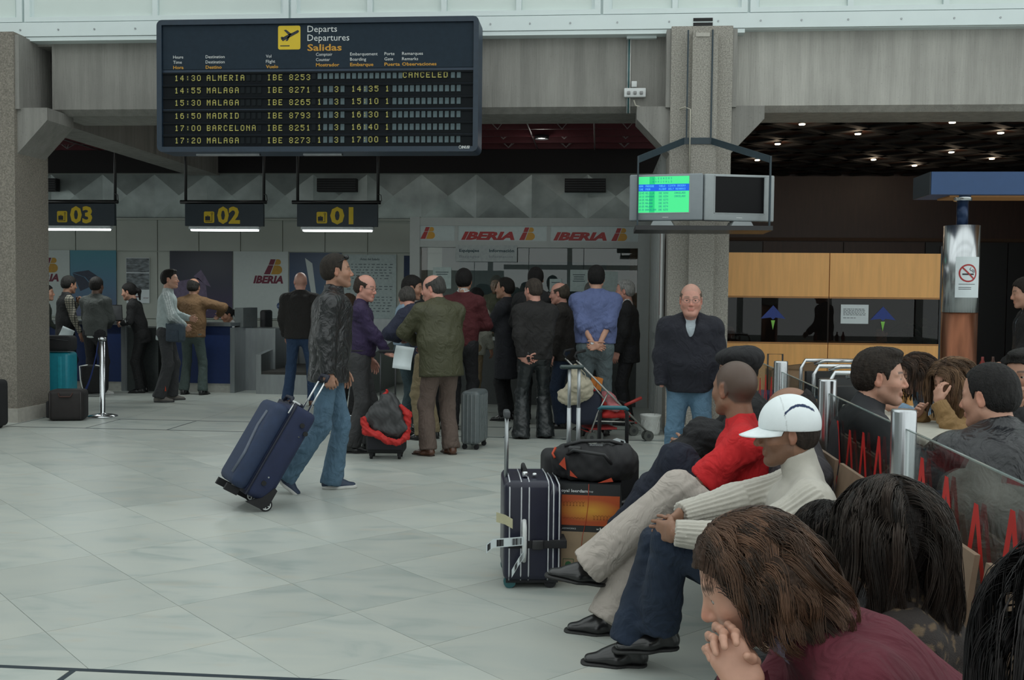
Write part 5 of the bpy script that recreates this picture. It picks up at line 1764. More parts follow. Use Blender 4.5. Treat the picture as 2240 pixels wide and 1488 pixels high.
def monitor(x, y, rz, on, label):
    t = thing('monitor', (x, y, 2.245), label, 'monitor', rotz=rz)
    w, h = .74, .47
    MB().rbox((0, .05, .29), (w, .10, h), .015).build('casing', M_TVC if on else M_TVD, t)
    MB().rbox((0, .18, .28), (w * .6, .25, h * .7), .04).build('back_shell', M_GALV, t)
    sw_, sh_ = (.51, .36)
    ox = -.02 if on else .0
    b = MB()
    # bezel lip
    for a, c, z0, z1 in ((-sw_ / 2 - .012, sw_ / 2 + .012, .128, .136), (-sw_ / 2 - .012, sw_ / 2 + .012, .500, .508)): b.box(a + ox, c + ox, -.004, .002, z0, z1)
    for a in (-sw_ / 2 - .012, sw_ / 2 + .004): b.box(a + ox, a + ox + .008, -.004, .002, .128, .508)
    b.build('bezel', M_TVD, t)
    if on:
        m = mat('screen_green', (.02, .3, .12), emit=S(72, 228, 138), estr=.85, noise=0)
    else:
        m = mat('screen_black', (.003, .003, .004), rough=.3, spec=.15)
    so = MB().box(-sw_ / 2 + ox, sw_ / 2 + ox, -.003, .001, .136, .500).build('screen', m, t)
    MB().prism([(-.12, 0), (.12, 0), (.09, .05), (-.09, .05)], (-.03 if on else .03, .14, 0), (1, 0, 0), (0, 0, 1), .16).build('stand', M_TVD, t)
    b = MB(); b.cyl((0, -.001, .087), (0, -.003, .087), .004, 8); b.box(-.03, .03, -.002, 0, .085, .090); b.build('badge', M_WHITE, t)
    if on:
        bb = MB(); bb.box(-sw_ / 2 + ox, sw_ / 2 + ox, -.0045, -.003, .352, .422)
        bar = bb.build('blue_bar', mat('screen_blue', (.0, .05, .3), emit=S(20, 90, 215), estr=.85, noise=0), so)
        db = MB(); db.box(-.145 + ox, -.09 + ox, -.0040, -.003, .136, .352); db.box(-.145 + ox, -.09 + ox, -.0040, -.003, .422, .500)
        db.build('dark_band', mat('screen_green2', (.01, .2, .1), emit=S(20, 200, 110), estr=.85, noise=0), so)
        M_SI = mat('screen_ink', (.0, .05, .15), emit=S(10, 110, 150), estr=.5, noise=0)
        L1 = MB(); L2 = MB()
        def line(mb, txt, x, z, cw=.0125, h=.019, w=.0095):
            for i, ch in enumerate(txt): dot_text(mb, ch, (x + i * cw, -.006, z), EX, EZ, w, h)
        line(L1, 'LLEGADAS', -.11 + ox, .470, .026); line(L1, 'ARRIVALS', -.11 + ox, .437, .026)
        x0 = -sw_ / 2 + ox + .004
        for i, (a, b_, c, d_) in enumerate((('13:45', 'MELILLA', 'IBE 8268', 'CANCELADO'), ('14:10', 'GRANADA', 'IBE 8354', 'CANCELADO'), ('14:25', 'MALAGA', 'IBE 8270', ''), ('14:35', 'MALAGA', 'IBE 8276', ''), ('16:05', 'MALAGA', 'IBE 8074', ''), ('16:30', 'BARCELONA', 'IBE 8250', ''))):
            z = .322 - i * .0335
            line(L1, a, x0, z, .011); line(L1, b_, x0 + .068, z); line(L1, c, x0 + .20, z); line(L1, d_, x0 + .36, z, .0125)
        L1.build('screen_lettering', M_SI, so)
        line(L2, 'HORA', x0, .394, .011); line(L2, 'PROCEDE', x0 + .068, .394); line(L2, 'VUELO', x0 + .205, .394); line(L2, 'CINTA OBSERV', x0 + .30, .394, .0145)
        line(L2, 'TIME', x0, .362, .011); line(L2, 'FROM', x0 + .068, .362); line(L2, 'FLIGHT', x0 + .205, .362); line(L2, 'BELT REMARKS', x0 + .30, .362, .0145)
        L2.build('bar_lettering', mat('screen_cyan', (.1, .4, .6), emit=S(90, 200, 240), estr=.8, noise=0), bar)
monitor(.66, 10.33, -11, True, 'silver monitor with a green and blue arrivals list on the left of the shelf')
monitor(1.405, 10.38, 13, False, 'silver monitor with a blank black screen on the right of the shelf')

# ------------------------------------------------------------------ restaurant partition
pt = thing('partition', (2.8, 13.0, 0), 'beech-veneered restaurant partition with a smoked glass band', 'partition')
for (a, c) in ((-1.4, .085), (.095, 1.44)):
    MB().box(a, c, -.02, .02, 1.555, 2.105).build('upper_panel', M_WOOD, pt)
    MB().box(a, c, -.02, .02, .02, .955).build('lower_panel', M_WOOD, pt)
    MB().box(a, c, -.025, -.0, 1.535, 1.552).build('edge_strip', M_WOOD_E, pt)
    MB().box(a, c, -.025, .0, .958, .975).build('edge_strip', M_WOOD_E, pt)
    MB().box(a + .005, c - .005, -.005, .003, .975, 1.535).build('glass_band', M_SMOKE, pt)
MB().box(1.60, 1.76, .35, .39, 1.40, 2.1).build('return_panel', M_WOOD, pt)
MB().box(1.44, 1.50, -.02, .04, 0, 2.2).build('end_post', M_GALV, pt)
for px_ in (1.95, 4.32 - 1.5 + .52):
    pass
def kite(x, label):
    o = thing('kite_sticker', (x, 12.99, 1.13), label, 'sticker')
    b = MB(); b.prism([(-.155, .14), (-.03, .155), (0, .13), (.03, .155), (.155, .14), (.0, .31)], (0, 0, 0), EX, EZ, .003)
    b.build('blue_wing', mat('sticker_blue', (.010, .035, .22), rough=.5), o)
    b = MB(); b.prism([(0, 0), (.025, .12), (-.025, .12)], (0, 0, 0), EX, EZ, .004)
    b.build('green_tail', mat('sticker_green', (.22, .55, .08), rough=.5), o)
kite(2.205, 'blue and lime kite sticker on the smoked glass nearest the pillar')
kite(3.56, 'blue and lime kite sticker on the smoked glass right of the taped notice')
o = MB().box(-.17, .17, -.003, 0, 0, .24).build('taped_notice', M_PAPER, loc=(3.21, 12.985, 1.22), label='white landscape notice taped on the smoked glass between two kite stickers', cat='notice')
b = MB(); rr_ = random.Random(2)
for r in range(6):
    x = -.14
    while x < (.12 if r < 5 else .0):
        w = rr_.uniform(.012, .04); z = .18 - r * .018 - (.02 if r == 5 else 0); b.add([(x, -.0045, z), (x + w, -.0045, z), (x + w, -.0045, z + .006), (x, -.0045, z + .006)], [(0, 1, 2, 3)]); x += w + .009
b.build('printed_lines', M_INK, o)

# things behind the smoked glass
def rtable(x, y, label, r=.45, h=.74):
    t = thing('round_table', (x, y, 0), label, 'table')
    b = MB(); b.lathe([(0, h - .03), (r, h - .03), (r, h), (0, h)], seg=28); b.build('tabletop', mat('table_brown', (.16, .09, .05), rough=.4), t)
    MB().cyl((0, 0, .02), (0, 0, h - .03), .035).build('stem', M_GALV, t)
    b = MB(); b.lathe([(0, 0), (.22, 0), (.22, .02), (0, .03)]); b.build('foot', M_GALV, t)
rtable(2.1, 14.4, 'brown round cafe table behind the smoked glass near the pillar')
rtable(3.3, 14.3, 'brown round cafe table behind the middle of the smoked glass')
rtable(3.9, 14.9, 'brown round cafe table behind the right end of the smoked glass')
def bistro_chair(x, y, rz, label):
    t = thing('cafe_chair', (x, y, 0), label, 'chair', rotz=rz)
    MB().rbox((0, 0, .45), (.42, .40, .04), .015).build('seat', mat('rattan', (.28, .16, .09), rough=.7), t)
    b = MB(); pts = [(-.20, .18, .45), (-.21, .20, .80), (-.12, .21, .92), (.12, .21, .92), (.21, .20, .80), (.20, .18, .45)]; b.tube(pts, .014, 6); b.build('back_frame', mat('rattan', (.28, .16, .09)), t)
    MB().rbox((0, .205, .76), (.36, .02, .20), .008).build('backrest', mat('rattan', (.28, .16, .09)), t)
    for sx in (-1, 1):
        for sy in (-1, 1): MB().cyl((sx * .18, sy * .17, 0), (sx * .17, sy * .16, .43), .013, 8).build('leg', M_GALV, t)
bistro_chair(2.35, 13.75, 175, 'rattan cafe chair behind the smoked glass, left of the middle')
bistro_chair(2.9, 13.8, 185, 'rattan cafe chair behind the smoked glass below the taped notice')
o = MB().box(-.13, .13, -.01, 0, 0, .3).build('wall_frame', mat('frame_blue', (.04, .07, .12)), loc=(2.45, 19.50, 1.62), label='small blue framed notice on the far restaurant wall', cat='framed notice')
# potted palm behind the partition end
def palm(x, y, label, seed, h=1.9, n=46):
    t = thing('potted_palm', (x, y, 0), label, 'plant')
    b = MB(); b.lathe([(0, 0), (.15, 0), (.20, .36), (.17, .36), (.16, .33), (0, .33)]); b.build('pot', mat('pot_brown', (.10, .05, .03)), t)
    b = MB(); b.cyl((0, 0, .3), (0, 0, h * .6), .03, 8); b.build('stem', mat('stem_brown', (.05, .035, .02)), t)
    r = random.Random(seed)
    lm = mat('leaf_green', (.018, .045, .022), rough=.5, noise=.3)
    for i in range(n):
        a = r.uniform(0, 6.28); L = r.uniform(.35, .6); z0 = r.uniform(.5, h * .62); up = r.uniform(.25, .7)
        b = MB(); P = []
        for k in range(5):
            q = k / 4; P.append(Vector((cos(a) * L * q, sin(a) * L * q, z0 + L * up * q * 1.6 - L * q * q * .9)))
        sd = Vector((-sin(a), cos(a), 0))
        wd = [.008, .035, .040, .028, .003]
        vs = [P[k] + sd * wd[k] for k in range(5)] + [P[k] - sd * wd[k] for k in range(5)] + [P[k] + V(0, 0, .008) for k in range(5)]
        b.add(vs, [(k, k + 1, 11 + k, 10 + k) for k in range(4)] + [(10 + k, 11 + k, 6 + k, 5 + k) for k in range(4)])
        b.build('leaf', lm, t)
palm(4.35, 13.9, 'dark green potted palm behind the right end of the partition', 5)
# framed round column with the no smoking sign
cl = thing('round_column', (2.92, 8.45, 0), 'round metal-clad column, chrome above and copper-brown below', 'column')
b = MB(); b.cyl((0, 0, 0), (0, 0, 1.42), .137, 40); b.build('lower_cladding', mat('reflection_brown', (.16, .060, .030), rough=.30, metal=.75, noise=.35, nscale=5, stretch=(4, 4, .6)), cl)  # polished metal too; the brown colour paints in reflected wood
b = MB(); b.cyl((0, 0, 1.42), (0, 0, 2.12), .139, 40); b.build('upper_cladding', mat('brushed_chrome', (.50, .52, .54), rough=.24, metal=1, noise=.12, nscale=6, stretch=(9, 9, .1)), cl)
b = MB(); b.cyl((0, 0, 2.12), (0, 0, 2.34), .045, 20); b.build('neck', mat('neck_navy', (.012, .03, .08), rough=.3, metal=.4), cl)
b = MB(); b.cyl((0, 0, 2.32), (0, 0, 2.37), .07, 20); b.build('collar', M_CHROME, cl)
cb = thing('blue_canopy', (4.8, 8.5, 2.36), 'long blue canopy beam resting on the round column', 'canopy')
MB().box(-2.17, 2.5, -.18, .27, 0, .18).build('beam', mat('canopy_blue', (.020, .060, .16), rough=.55, noise=.05), cb)
MB().box(-2.18, -2.17, -.17, .26, .0, .18).build('end_cap', M_NAVY_D, cb)
MB().box(-2.0, 2.3, -.10, .2, -.012, 0).build('wood_soffit', M_WOOD_E, cb)
ns = thing('no_smoking_sign', (2.925, 8.30, 1.54), 'white no smoking sheet taped to the round column', 'sign')
b = MB()
k = 10; w = .225
vs = []; R0 = .142
for zz in (0, .325):
    for i in range(k + 1):
        a = -pi / 2 + (i / k - .5) * w / R0 * .98; vs.append((R0 * cos(a), .15 + R0 * sin(a), zz))
b.add(vs, [(i, i + 1, k + 2 + i, k + 1 + i) for i in range(k)], True); b.build('sheet', M_PAPER, ns)
def on_col(u, z, lift=.0015):
    a = -pi / 2 + u / R0; return ((R0 + lift) * cos(a), .15 + (R0 + lift) * sin(a), z)
b = MB(); n = 40
vs = [on_col(.005 + rr * cos(a), .195 + rr * sin(a)) for rr in (.060, .072) for a in np.linspace(0, 2 * pi, n, endpoint=False)]
b.add(vs, [(i, (i + 1) % n, n + (i + 1) % n, n + i) for i in range(n)])
vs = []
for i in range(9):
    q = (i / 8 - .5) * .124; 
    for s2 in (-.006, .006): vs.append(on_col(.005 + q * .707 + s2 * .707, .195 - q * .707 + s2 * .707, .0018))
b.add(vs, [(2 * i, 2 * i + 2, 2 * i + 3, 2 * i + 1) for i in range(8)])
b.build('red_ring', M_RED_P, ns)
b = MB()
vs = []
for i in range(5):
    q = -.045 + i * .0225
    for z in (.180, .192): vs.append(on_col(q + .005, z, .0012))
b.add(vs, [(2 * i, 2 * i + 2, 2 * i + 3, 2 * i + 1) for i in range(4)])
b.tube([on_col(.045, .198), on_col(.040, .212), on_col(.025, .215), on_col(.015, .225), on_col(.025, .24)], .0022, 4)
b.tube([on_col(.055, .198), on_col(.052, .218), on_col(.035, .224)], .0018, 4)
for r in range(3):
    z = .105 - r * .014 - (.012 if r else 0)
    vs = []
    for i in range(5):
        q = -.065 + i * (.032 if r == 0 else .024)
        for dz in (0, .004): vs.append(on_col(q, z + dz, .0012))
    b.add(vs, [(2 * i, 2 * i + 2, 2 * i + 3, 2 * i + 1) for i in range(4)])
b.build('cigarette_and_text', M_INK, ns)

# ------------------------------------------------------------------ glass barrier with chrome posts
PX = [(1.236, 8.28), (1.209, 6.78), (1.173, 5.25), (1.138, 3.84), (1.10, 2.40)]
names_ = ['farthest from the camera', 'second from the far end', 'beside the young man in the black jacket', 'nearest the leather-jacketed man', 'nearest the camera']
for (x, y), nn in zip(PX[:4], names_[:4]):
    t = thing('barrier_post', (x, y, 0), 'round brushed chrome barrier post, ' + nn, 'post')
    b = MB(); b.lathe([(.046, .0), (.046, 1.09), (.044, 1.10), (0, 1.10)], seg=32); b.build('post', mat('brushed_chrome', (.50, .52, .54), rough=.24, metal=1, noise=.12, nscale=6, stretch=(9, 9, .1)), t)
    b = MB(); b.lathe([(0, 0), (.09, 0), (.09, .012), (.055, .018)]); b.build('base_ring', M_STEEL, t)
M_RZ = glass_mat('red_film', (.55, .04, .03), .5)
M_RZ2 = mat('red_zigzag', (.50, .014, .012), rough=.5, noise=.08)
M_GLASS2 = glass_mat('barrier_glass', (.86, .88, .87), .38)
def glass_panel(i):
    (xa, ya), (xb, yb) = PX[i], PX[i + 1]
    a = Vector((xb, yb, 0)); c = Vector((xa, ya, 0)); d = (c - a); L = d.length; e = d.normalized(); n = Vector((e.y, -e.x, 0))
    t = thing('glass_barrier', tuple((a + c) / 2), ('clear glass barrier panel with red zigzags, ' + ['between the two farthest posts', 'behind the man in the red polo shirt', 'beside the young man in the black jacket', 'in front of the leather-jacketed man, nearest the camera'][i]), 'glass barrier')
    m = (a + c) / 2
    b = MB(); P = [(-L / 2 + .06, .12), (L / 2 - .06, .12), (L / 2 - .06, 1.03), (-L / 2 + .06, 1.03)]
    b.prism(P, -n * .005, e, (0, 0, 1), .010); b.build('glass_pane', M_GLASS2, t)
    b = MB(); b.prism([(-L / 2 + .06, 1.03), (L / 2 - .06, 1.03), (L / 2 - .06, 1.034), (-L / 2 + .06, 1.034)], -n * .005, e, (0, 0, 1), .010); b.build('glass_edge', mat('glass_edge', (.20, .26, .25), rough=.2), t)
    # two interlaced zigzag bands
    b = MB()
    r = random.Random(40 + i)
    for ph, hi, lo in ((0, .94, .50), (.9, .70, .20)):
        pts = []; k = 0; x = -L / 2 + .08 + ph * .12
        while x < L / 2 - .08:
            pts.append((x, (hi + r.uniform(-.03, .03)) if k % 2 == 0 else (lo + r.uniform(-.03, .05)))); k += 1; x += .135 + r.uniform(-.012, .012)
        for j in range(len(pts) - 1):
            p, q = pts[j], pts[j + 1]; w = .034
            b.prism([(p[0] - w / 2, p[1]), (p[0] + w / 2, p[1]), (q[0] + w / 2, q[1]), (q[0] - w / 2, q[1])] if p[1] < q[1] else [(q[0] - w / 2, q[1]), (q[0] + w / 2, q[1]), (p[0] + w / 2, p[1]), (p[0] - w / 2, p[1])],
                    -n * (.0062 + .0004 * (j % 2)) , e, (0, 0, 1), .0003)
    b.build('red_zigzag', M_RZ2, t)
for i in range(4): glass_panel(i)

# ------------------------------------------------------------------ bench seats of the waiting row (mostly under the sitters)
M_SEATT = mat('tan_shell', (.22, .15, .10), rough=.5); 
bn = thing('waiting_bench', (.83, 4.2, 0), 'row of tan moulded seats on a steel rail, along the glass barrier', 'bench')
MB().box(-.04, .04, -3.1, 2.4, .22, .27).build('rail', M_STEEL, bn)
for y in (-2.9, -1.0, .9, 2.2):
    b = MB(); b.tube([(-.22, y, .02), (.22, y, .02)], .02, 6); b.tube([(0, y, .02), (0, y, .24)], .025, 8); b.build('foot', M_STEEL, bn)
for k in range(10):
    y = -2.75 + k * .55
    b = MB(); P = [(-.24, .27), (-.2, .28), (.0, .265), (.14, .28), (.18, .36), (.235, .80), (.22, .80), (.16, .36), (.13, .295), (0, .28), (-.2, .295), (-.24, .29)]
    b.prism(P, (0, y + .235, 0), (1, 0, 0), (0, 0, 1), .47); b.build('seat', M_SEATT, bn)

# ------------------------------------------------------------------ restaurant tables right of the barrier
t = thing('long_table', (2.18, 6.55, 0), 'long white-topped table between the young man and the leather-jacketed man', 'table')
MB().rbox((0, 0, .73), (.80, 1.9, .04), .012).build('tabletop', mat('table_white', (.50, .49, .43), rough=.35), t)
for sx in (-.3, .3):
    for sy in (-.75, .75): MB().cyl((sx, sy, 0), (sx, sy, .71), .025, 10).build('leg', M_STEEL, t)
t = thing('side_counter', (3.85, 9.6, 0), 'white-clothed side table beyond the round column', 'table')
MB().box(-.55, .6, -.3, .3, .0, .84).build('cloth', mat('linen', (.36, .33, .32)), t); MB().box(-.57, .62, -.32, .32, .84, .86).build('tabletop', M_WOOD, t)
for i in range(5):
    b = MB(); b.lathe([(0, 0), (.025, 0), (.03, .08), (.012, .12), (.012, .15), (0, .15)], seg=12)
    tag(b.build('bottle', mat('sauce_red', (.22, .02, .015), rough=.3) if i % 2 == 0 else mat('sauce_brown', (.06, .02, .01), rough=.3), loc=(3.48 + i * .11, 9.45 + .05 * (i % 2), .86)),
        'small %s sauce bottle on the side table beyond the round column' % ('red' if i % 2 == 0 else 'brown'), 'bottle', 'sauce bottles on the side table')

# ------------------------------------------------------------------ luggage carts beyond the young man
def cart(x, y, rz, label):
    t = thing('luggage_cart', (x, y, 0), label, 'luggage cart', rotz=rz)
    MB().tube([(-.28, 0, .1), (-.28, 0, .88), (-.24, 0, .95), (.24, 0, .95), (.28, 0, .88), (.28, 0, .1)], .018, 8).build('push_handle', M_CHROME, t)
    MB().tube([(-.22, -.16, .93), (-.16, -.24, .96), (.16, -.24, .96), (.22, -.16, .93)], .016, 8).build('grip_bar', M_CHROME, t)
    b = MB(); b.tube([(-.26, 0, .14), (-.22, .7, .14), (.22, .7, .14), (.26, 0, .14)], .016, 8)
    for k in range(4): b.tube([(-.25, .12 + k * .16, .14), (.25, .12 + k * .16, .14)], .008, 6)
    b.build('tray', M_STEEL, t)
    MB().rbox((0, .02, .72), (.46, .05, .26), .01).build('advert_panel', mat('cart_black', (.01, .011, .012), rough=.4), t)
    for sx in (-.24, .24):
        for sy in (.05, .68): MB().cyl((sx - .015, sy, .05), (sx + .015, sy, .05), .05, 14).build('wheel', M_DARK, t)
cart(2.05, 7.95, 12, 'chrome luggage cart with a black panel behind the young man')
cart(2.10, 8.75, 12, 'second chrome luggage cart nested behind the first')
cart(2.15, 9.55, 12, 'rearmost chrome luggage cart of the nested row')
# suitcase with handle and cardboard box behind the far barrier post
t = thing('carton', (1.95, 10.4, 0), 'tan cardboard carton with a lifted flap beyond the barrier', 'carton')
MB().box(-.22, .22, -.18, .18, .0, .80).build('box', mat('cardboard', (.30, .19, .11), rough=.8), t)
b = MB(); b.add([(-.22, -.18, .80), (.22, -.18, .80), (.24, -.22, .90), (-.2, -.22, .84), (-.22, -.175, .80), (.22, -.175, .80), (.24, -.215, .90), (-.2, -.215, .84)], [(0, 1, 2, 3), (7, 6, 5, 4)]); b.build('flap', mat('cardboard', (.30, .19, .11)), t)
t = thing('trolley_bag', (1.72, 9.9, 0), 'dark blue trolley bag with raised handle behind the farthest barrier post', 'suitcase')
MB().rbox((0, 0, .34), (.34, .22, .58), .04).build('shell', mat('bag_blue', (.02, .035, .09), rough=.7), t)
MB().tube([(-.07, .06, .6), (-.07, .06, .98), (.07, .06, .98), (.07, .06, .6)], .009, 6).build('handle', M_GALV, t)
# ------------------------------------------------------------------ luggage
M_BAGN = mat('case_navy', (.012, .020, .060), rough=.75, noise=.15, nscale=12, bump=.3, bscale=700)
M_BAGB = mat('bag_black', (.010, .010, .012), rough=.75, noise=.2, nscale=10, bump=.3, bscale=500)
def framez(tilt, yaw):
    return Matrix.Rotation(radians(yaw), 3, 'Z') @ Matrix.Rotation(radians(tilt), 3, 'Y')
# big navy case pulled by the walking man
t = thing('suitcase', (-2.30, 6.78, 0), 'large navy soft suitcase on wheels, tilted and pulled by the man in the leather jacket', 'suitcase')
R_ = framez(31, 34)
wh = Vector((.115, -.17, .045)); off = -(R_ @ wh) + Vector((0, 0, .045))
def pl(v): return R_ @ Vector(v) + off
def cb(mb, c, d): return mb.cbox(pl(c), d, R_)
MB().rbox(pl((.03, 0, .40)), (.20, .42, .70), .045, R_).build('shell', M_BAGN, t)
MB().rbox(pl((-.115, 0, .385)), (.13, .405, .64), .05, R_).build('front_pocket', mat('case_navy_light', (.014, .028, .070), rough=.7, noise=.15), t)
b = MB(); b.rbox(pl((-.052, 0, .40)), (.016, .428, .705), .007, R_); b.build('zip_band', mat('zip_dark', (.007, .010, .025), rough=.6), t)
b = MB(); b.tube([pl((-.182, -.12, .14)), pl((-.184, -.14, .30)), pl((-.184, -.08, .50)), pl((-.182, -.10, .62))], .014, 6); b.build('reflective_trim', mat('trim_grey', (.10, .12, .16), rough=.4), t)
b = MB(); b.tube([pl((-.06, -.08, .745)), pl((-.06, -.07, .785)), pl((-.06, .07, .785)), pl((-.06, .08, .745))], .013, 7); b.build('carry_handle', mat('zip_dark', (.007, .010, .025)), t)
b = MB(); b.rbox(pl((-.03, -.10, .765)), (.05, .07, .014), .005, R_); b.tube([pl((-.05, -.13, .755)), pl((-.07, -.19, .72)), pl((-.08, -.215, .67))], .005, 5); b.build('luggage_tag', M_WHITE, t)
b = MB()
for x, z in ((.055, .64), (.105, .52 + .08), (.02, .17)):
    b.cyl(pl((x, -.205, z)), pl((x, -.222, z)), .017, 14)
b.build('side_stud', M_DARK, t)
b = MB()
for x, z in ((.075, .56), (.03, .22)): b.cyl(pl((x, -.205, z)), pl((x, -.216, z)), .006, 10)
b.build('rivet', M_CHROME, t)
for sy in (-1, 1):
    b = MB(); b.prism([(-.02, 0), (.10, 0), (.135, .05), (.135, .16), (.11, .17), (.06, .07)], pl((0, sy * .195 + .02, .005)), R_ @ Vector((1, 0, 0)), R_ @ Vector((0, 0, 1)), .04)
    b.build('corner_guard', M_BAGB, t)
    b = MB(); b.cyl(pl((.115, sy * .19 - .018, .045)), pl((.115, sy * .19 + .018, .045)), .045, 20)
    w_ = b.build('wheel', M_BAGB, t)
    b = MB(); yy = sy * .19 - .0185 * 1
    b.cyl(pl((.115, yy - .001, .045)), pl((.115, yy - .003, .045)), .010, 10)
    b.tube([pl((.115 + .030 * cos(a), yy - .002, .045 + .030 * sin(a))) for a in np.linspace(0, 6.283, 17)[:-1]], .0045, 5, close=True)
    for k in range(5):
        a = k * 1.2566; b.tube([pl((.115 + .006 * cos(a), yy - .002, .045 + .006 * sin(a))), pl((.115 + .030 * cos(a), yy - .002, .045 + .030 * sin(a)))], .004, 5)
    b.build('wheel_hub', M_WHITE, w_)
    b = MB(); cb(b, (-.13, sy * .12, .035), (.10, .03, .05)); b.build('foot', M_BAGB, t)
b = MB()
for sy in (-.07, .07): b.tube([pl((.09, sy, .72)), pl((.09, sy, 1.03))], .0075, 8)
b.build('telescopic_handle', M_CHROME, t)
b = MB(); b.tube([pl((.09, -.075, 1.00)), pl((.09, -.07, 1.045)), pl((.09, .07, 1.045)), pl((.09, .075, 1.00))], .014, 8); b.build('handle_grip', mat('zip_dark', (.007, .010, .025)), t)
b = MB(); b.rbox(pl((.02, 0, .765)), (.05, .12, .03), .012, R_); b.build('top_grab', mat('zip_dark', (.007, .010, .025)), t)
# rods start inside a socket
# small waste bin seen behind the walking man's leg
t = thing('waste_bin', (-2.50, 9.90, 0), 'small grey waste bin with a chrome rim behind the walking man', 'bin')
b = MB(); b.lathe([(0, 0), (.085, 0), (.10, .28), (.095, .28), (.08, .01), (0, .01)]); b.build('bin_body', mat('bin_grey', (.20, .21, .20), rough=.5), t)
b = MB(); b.tube([(.10 * cos(a), .10 * sin(a), .285) for a in np.linspace(0, 6.283, 25)[:-1]], .010, 6, close=True); b.build('rim', M_CHROME, t)

def plain_case(x, y, rz, w, d, h, m, label, handle=None, wheels=True, ridges=0, extra=None, hm=None, hmat=None):
    t = thing('suitcase', (x, y, 0), label, 'suitcase', rotz=rz)
    MB().rbox((0, 0, .05 + h / 2), (w, d, h), .045, seg=4).build('shell', m, t)
    if ridges:
        for sx in (-1, 1):
            for k in range(ridges):
                yy = -d / 2 + d * (k + .75) / (ridges + .5)
                MB().rbox((sx * w / 2, yy, .05 + h / 2), (.012, .018, h * .86), .005).build('ridge', hm or M_STEEL, t)
    if wheels:
        for sx in (-1, 1):
            for sy in (-1, 1):
                b = MB(); b.cyl((sx * w * .36 - .012, sy * d * .32, .025), (sx * w * .36 + .012, sy * d * .32, .025), .025, 12); b.box(sx * w * .36 - .018, sx * w * .36 + .018, sy * d * .32 - .015, sy * d * .32 + .015, .03, .07)
                b.build('wheel', M_BAGB, t)
    if handle:
        hh, hx = handle
        b = MB()
        for s2 in (-.07, .07): b.tube([(s2, d / 2 - .03, .05 + h - .02), (s2, d / 2 - .03, hh)], .008, 7)
        b.build('telescopic_handle', hmat or M_CHROME, t)
        MB().rbox((0, d / 2 - .03, hh + .008), (.18, .028, .028), .010).build('handle_grip', M_BAGB, t)
    return t
t = plain_case(-1.22, 9.95, 82, .40, .19, .53, mat('shell_grey', (.11, .13, .135), rough=.4, noise=.06), 'grey hard-shell suitcase standing beside the man in the olive jacket', ridges=0)
b = MB()
for k in range(4): b.rbox((.20, -.06 + k * .04, .31), (.010, .014, .48), .004)
for k in range(4): b.rbox((-.20, -.06 + k * .04, .31), (.010, .014, .48), .004)
for k in range(5): b.rbox((-.12 + k * .06, -.095, .31), (.018, .010, .46), .004)
b.build('shell_ribs', mat('shell_grey_light', (.16, .18, .185), rough=.4), t, kind='stuff')
t = plain_case(-1.95, 9.18, 4, .36, .22, .38, M_BAGB, 'small black cabin case under a draped jacket, beside the purple shirt', handle=(.98, 0), hmat=M_GALV)
MB().rbox((0, -.115, .22), (.32, .03, .26), .012).build('front_pocket', mat('pocket_dark', (.012, .012, .018), rough=.7), t)
# draped jacket: overlapping folds thrown over the case, scarlet lining turned out at the hem
t = thing('jacket', (-1.93, 9.12, 0), 'dark grey jacket with a scarlet lining draped over the small black cabin case', 'jacket')
f = Field()
f.cap((-.02, 0, .57), (.02, 0, .54), .035, .045, .05)
for x0, x1, z1, r in ((-.02, -.17, .36, .045), (-.01, -.08, .30, .050), (.0, .02, .27, .052), (.01, .11, .26, .050), (.02, .19, .30, .042)):
    f.cap((x0, -.03, .55), (x1, -.10 + abs(x1) * .2, z1), .035, r, .05); f.cap((x0, .03, .55), (x1 * .9, .12, z1), .035, r, .05)
f.ell((0, 0, .42), (.17, .12, .10), k=.06)
Vt, Fc = f.mesh(.009); Vt = Vt + normals(Vt, Fc) * (folds(Vt * npv((1, 1, .3)), 36, 91, 2) * .013 + folds(Vt, 60, 92, 1) * .002)[:, None]
link('outer_shell', np_mesh('outer_shell', Vt, Fc, mat('jacket_grey', (.040, .041, .043), rough=.55, noise=.1, bump=.2, bscale=300)), t)
f = Field()
for p, q, r0, r1 in (((-.20, -.10, .37), (-.17, -.12, .27), .03, .035), ((-.17, -.12, .27), (-.06, -.15, .24), .035, .030), ((-.06, -.15, .24), (.03, -.15, .19), .030, .028), ((.03, -.15, .19), (.13, -.14, .17), .028, .024),
                     ((.13, -.14, .17), (.20, -.10, .22), .024, .03), ((.20, -.08, .24), (.20, -.05, .42), .03, .035), ((.20, -.05, .42), (.14, -.04, .50), .035, .02), ((-.01, -.02, .58), (.0, -.02, .635), .030, .016)):
    f.cap(p, q, r0, r1, .025)
Vt, Fc = f.mesh(.008); Vt = Vt + normals(Vt, Fc) * (folds(Vt, 50, 93) * .010)[:, None]
link('scarlet_lining', np_mesh('scarlet_lining', Vt, Fc, mat('scarlet', (.42, .012, .010), rough=.7, noise=.1)), t, label='scarlet lining turned out at the hem')

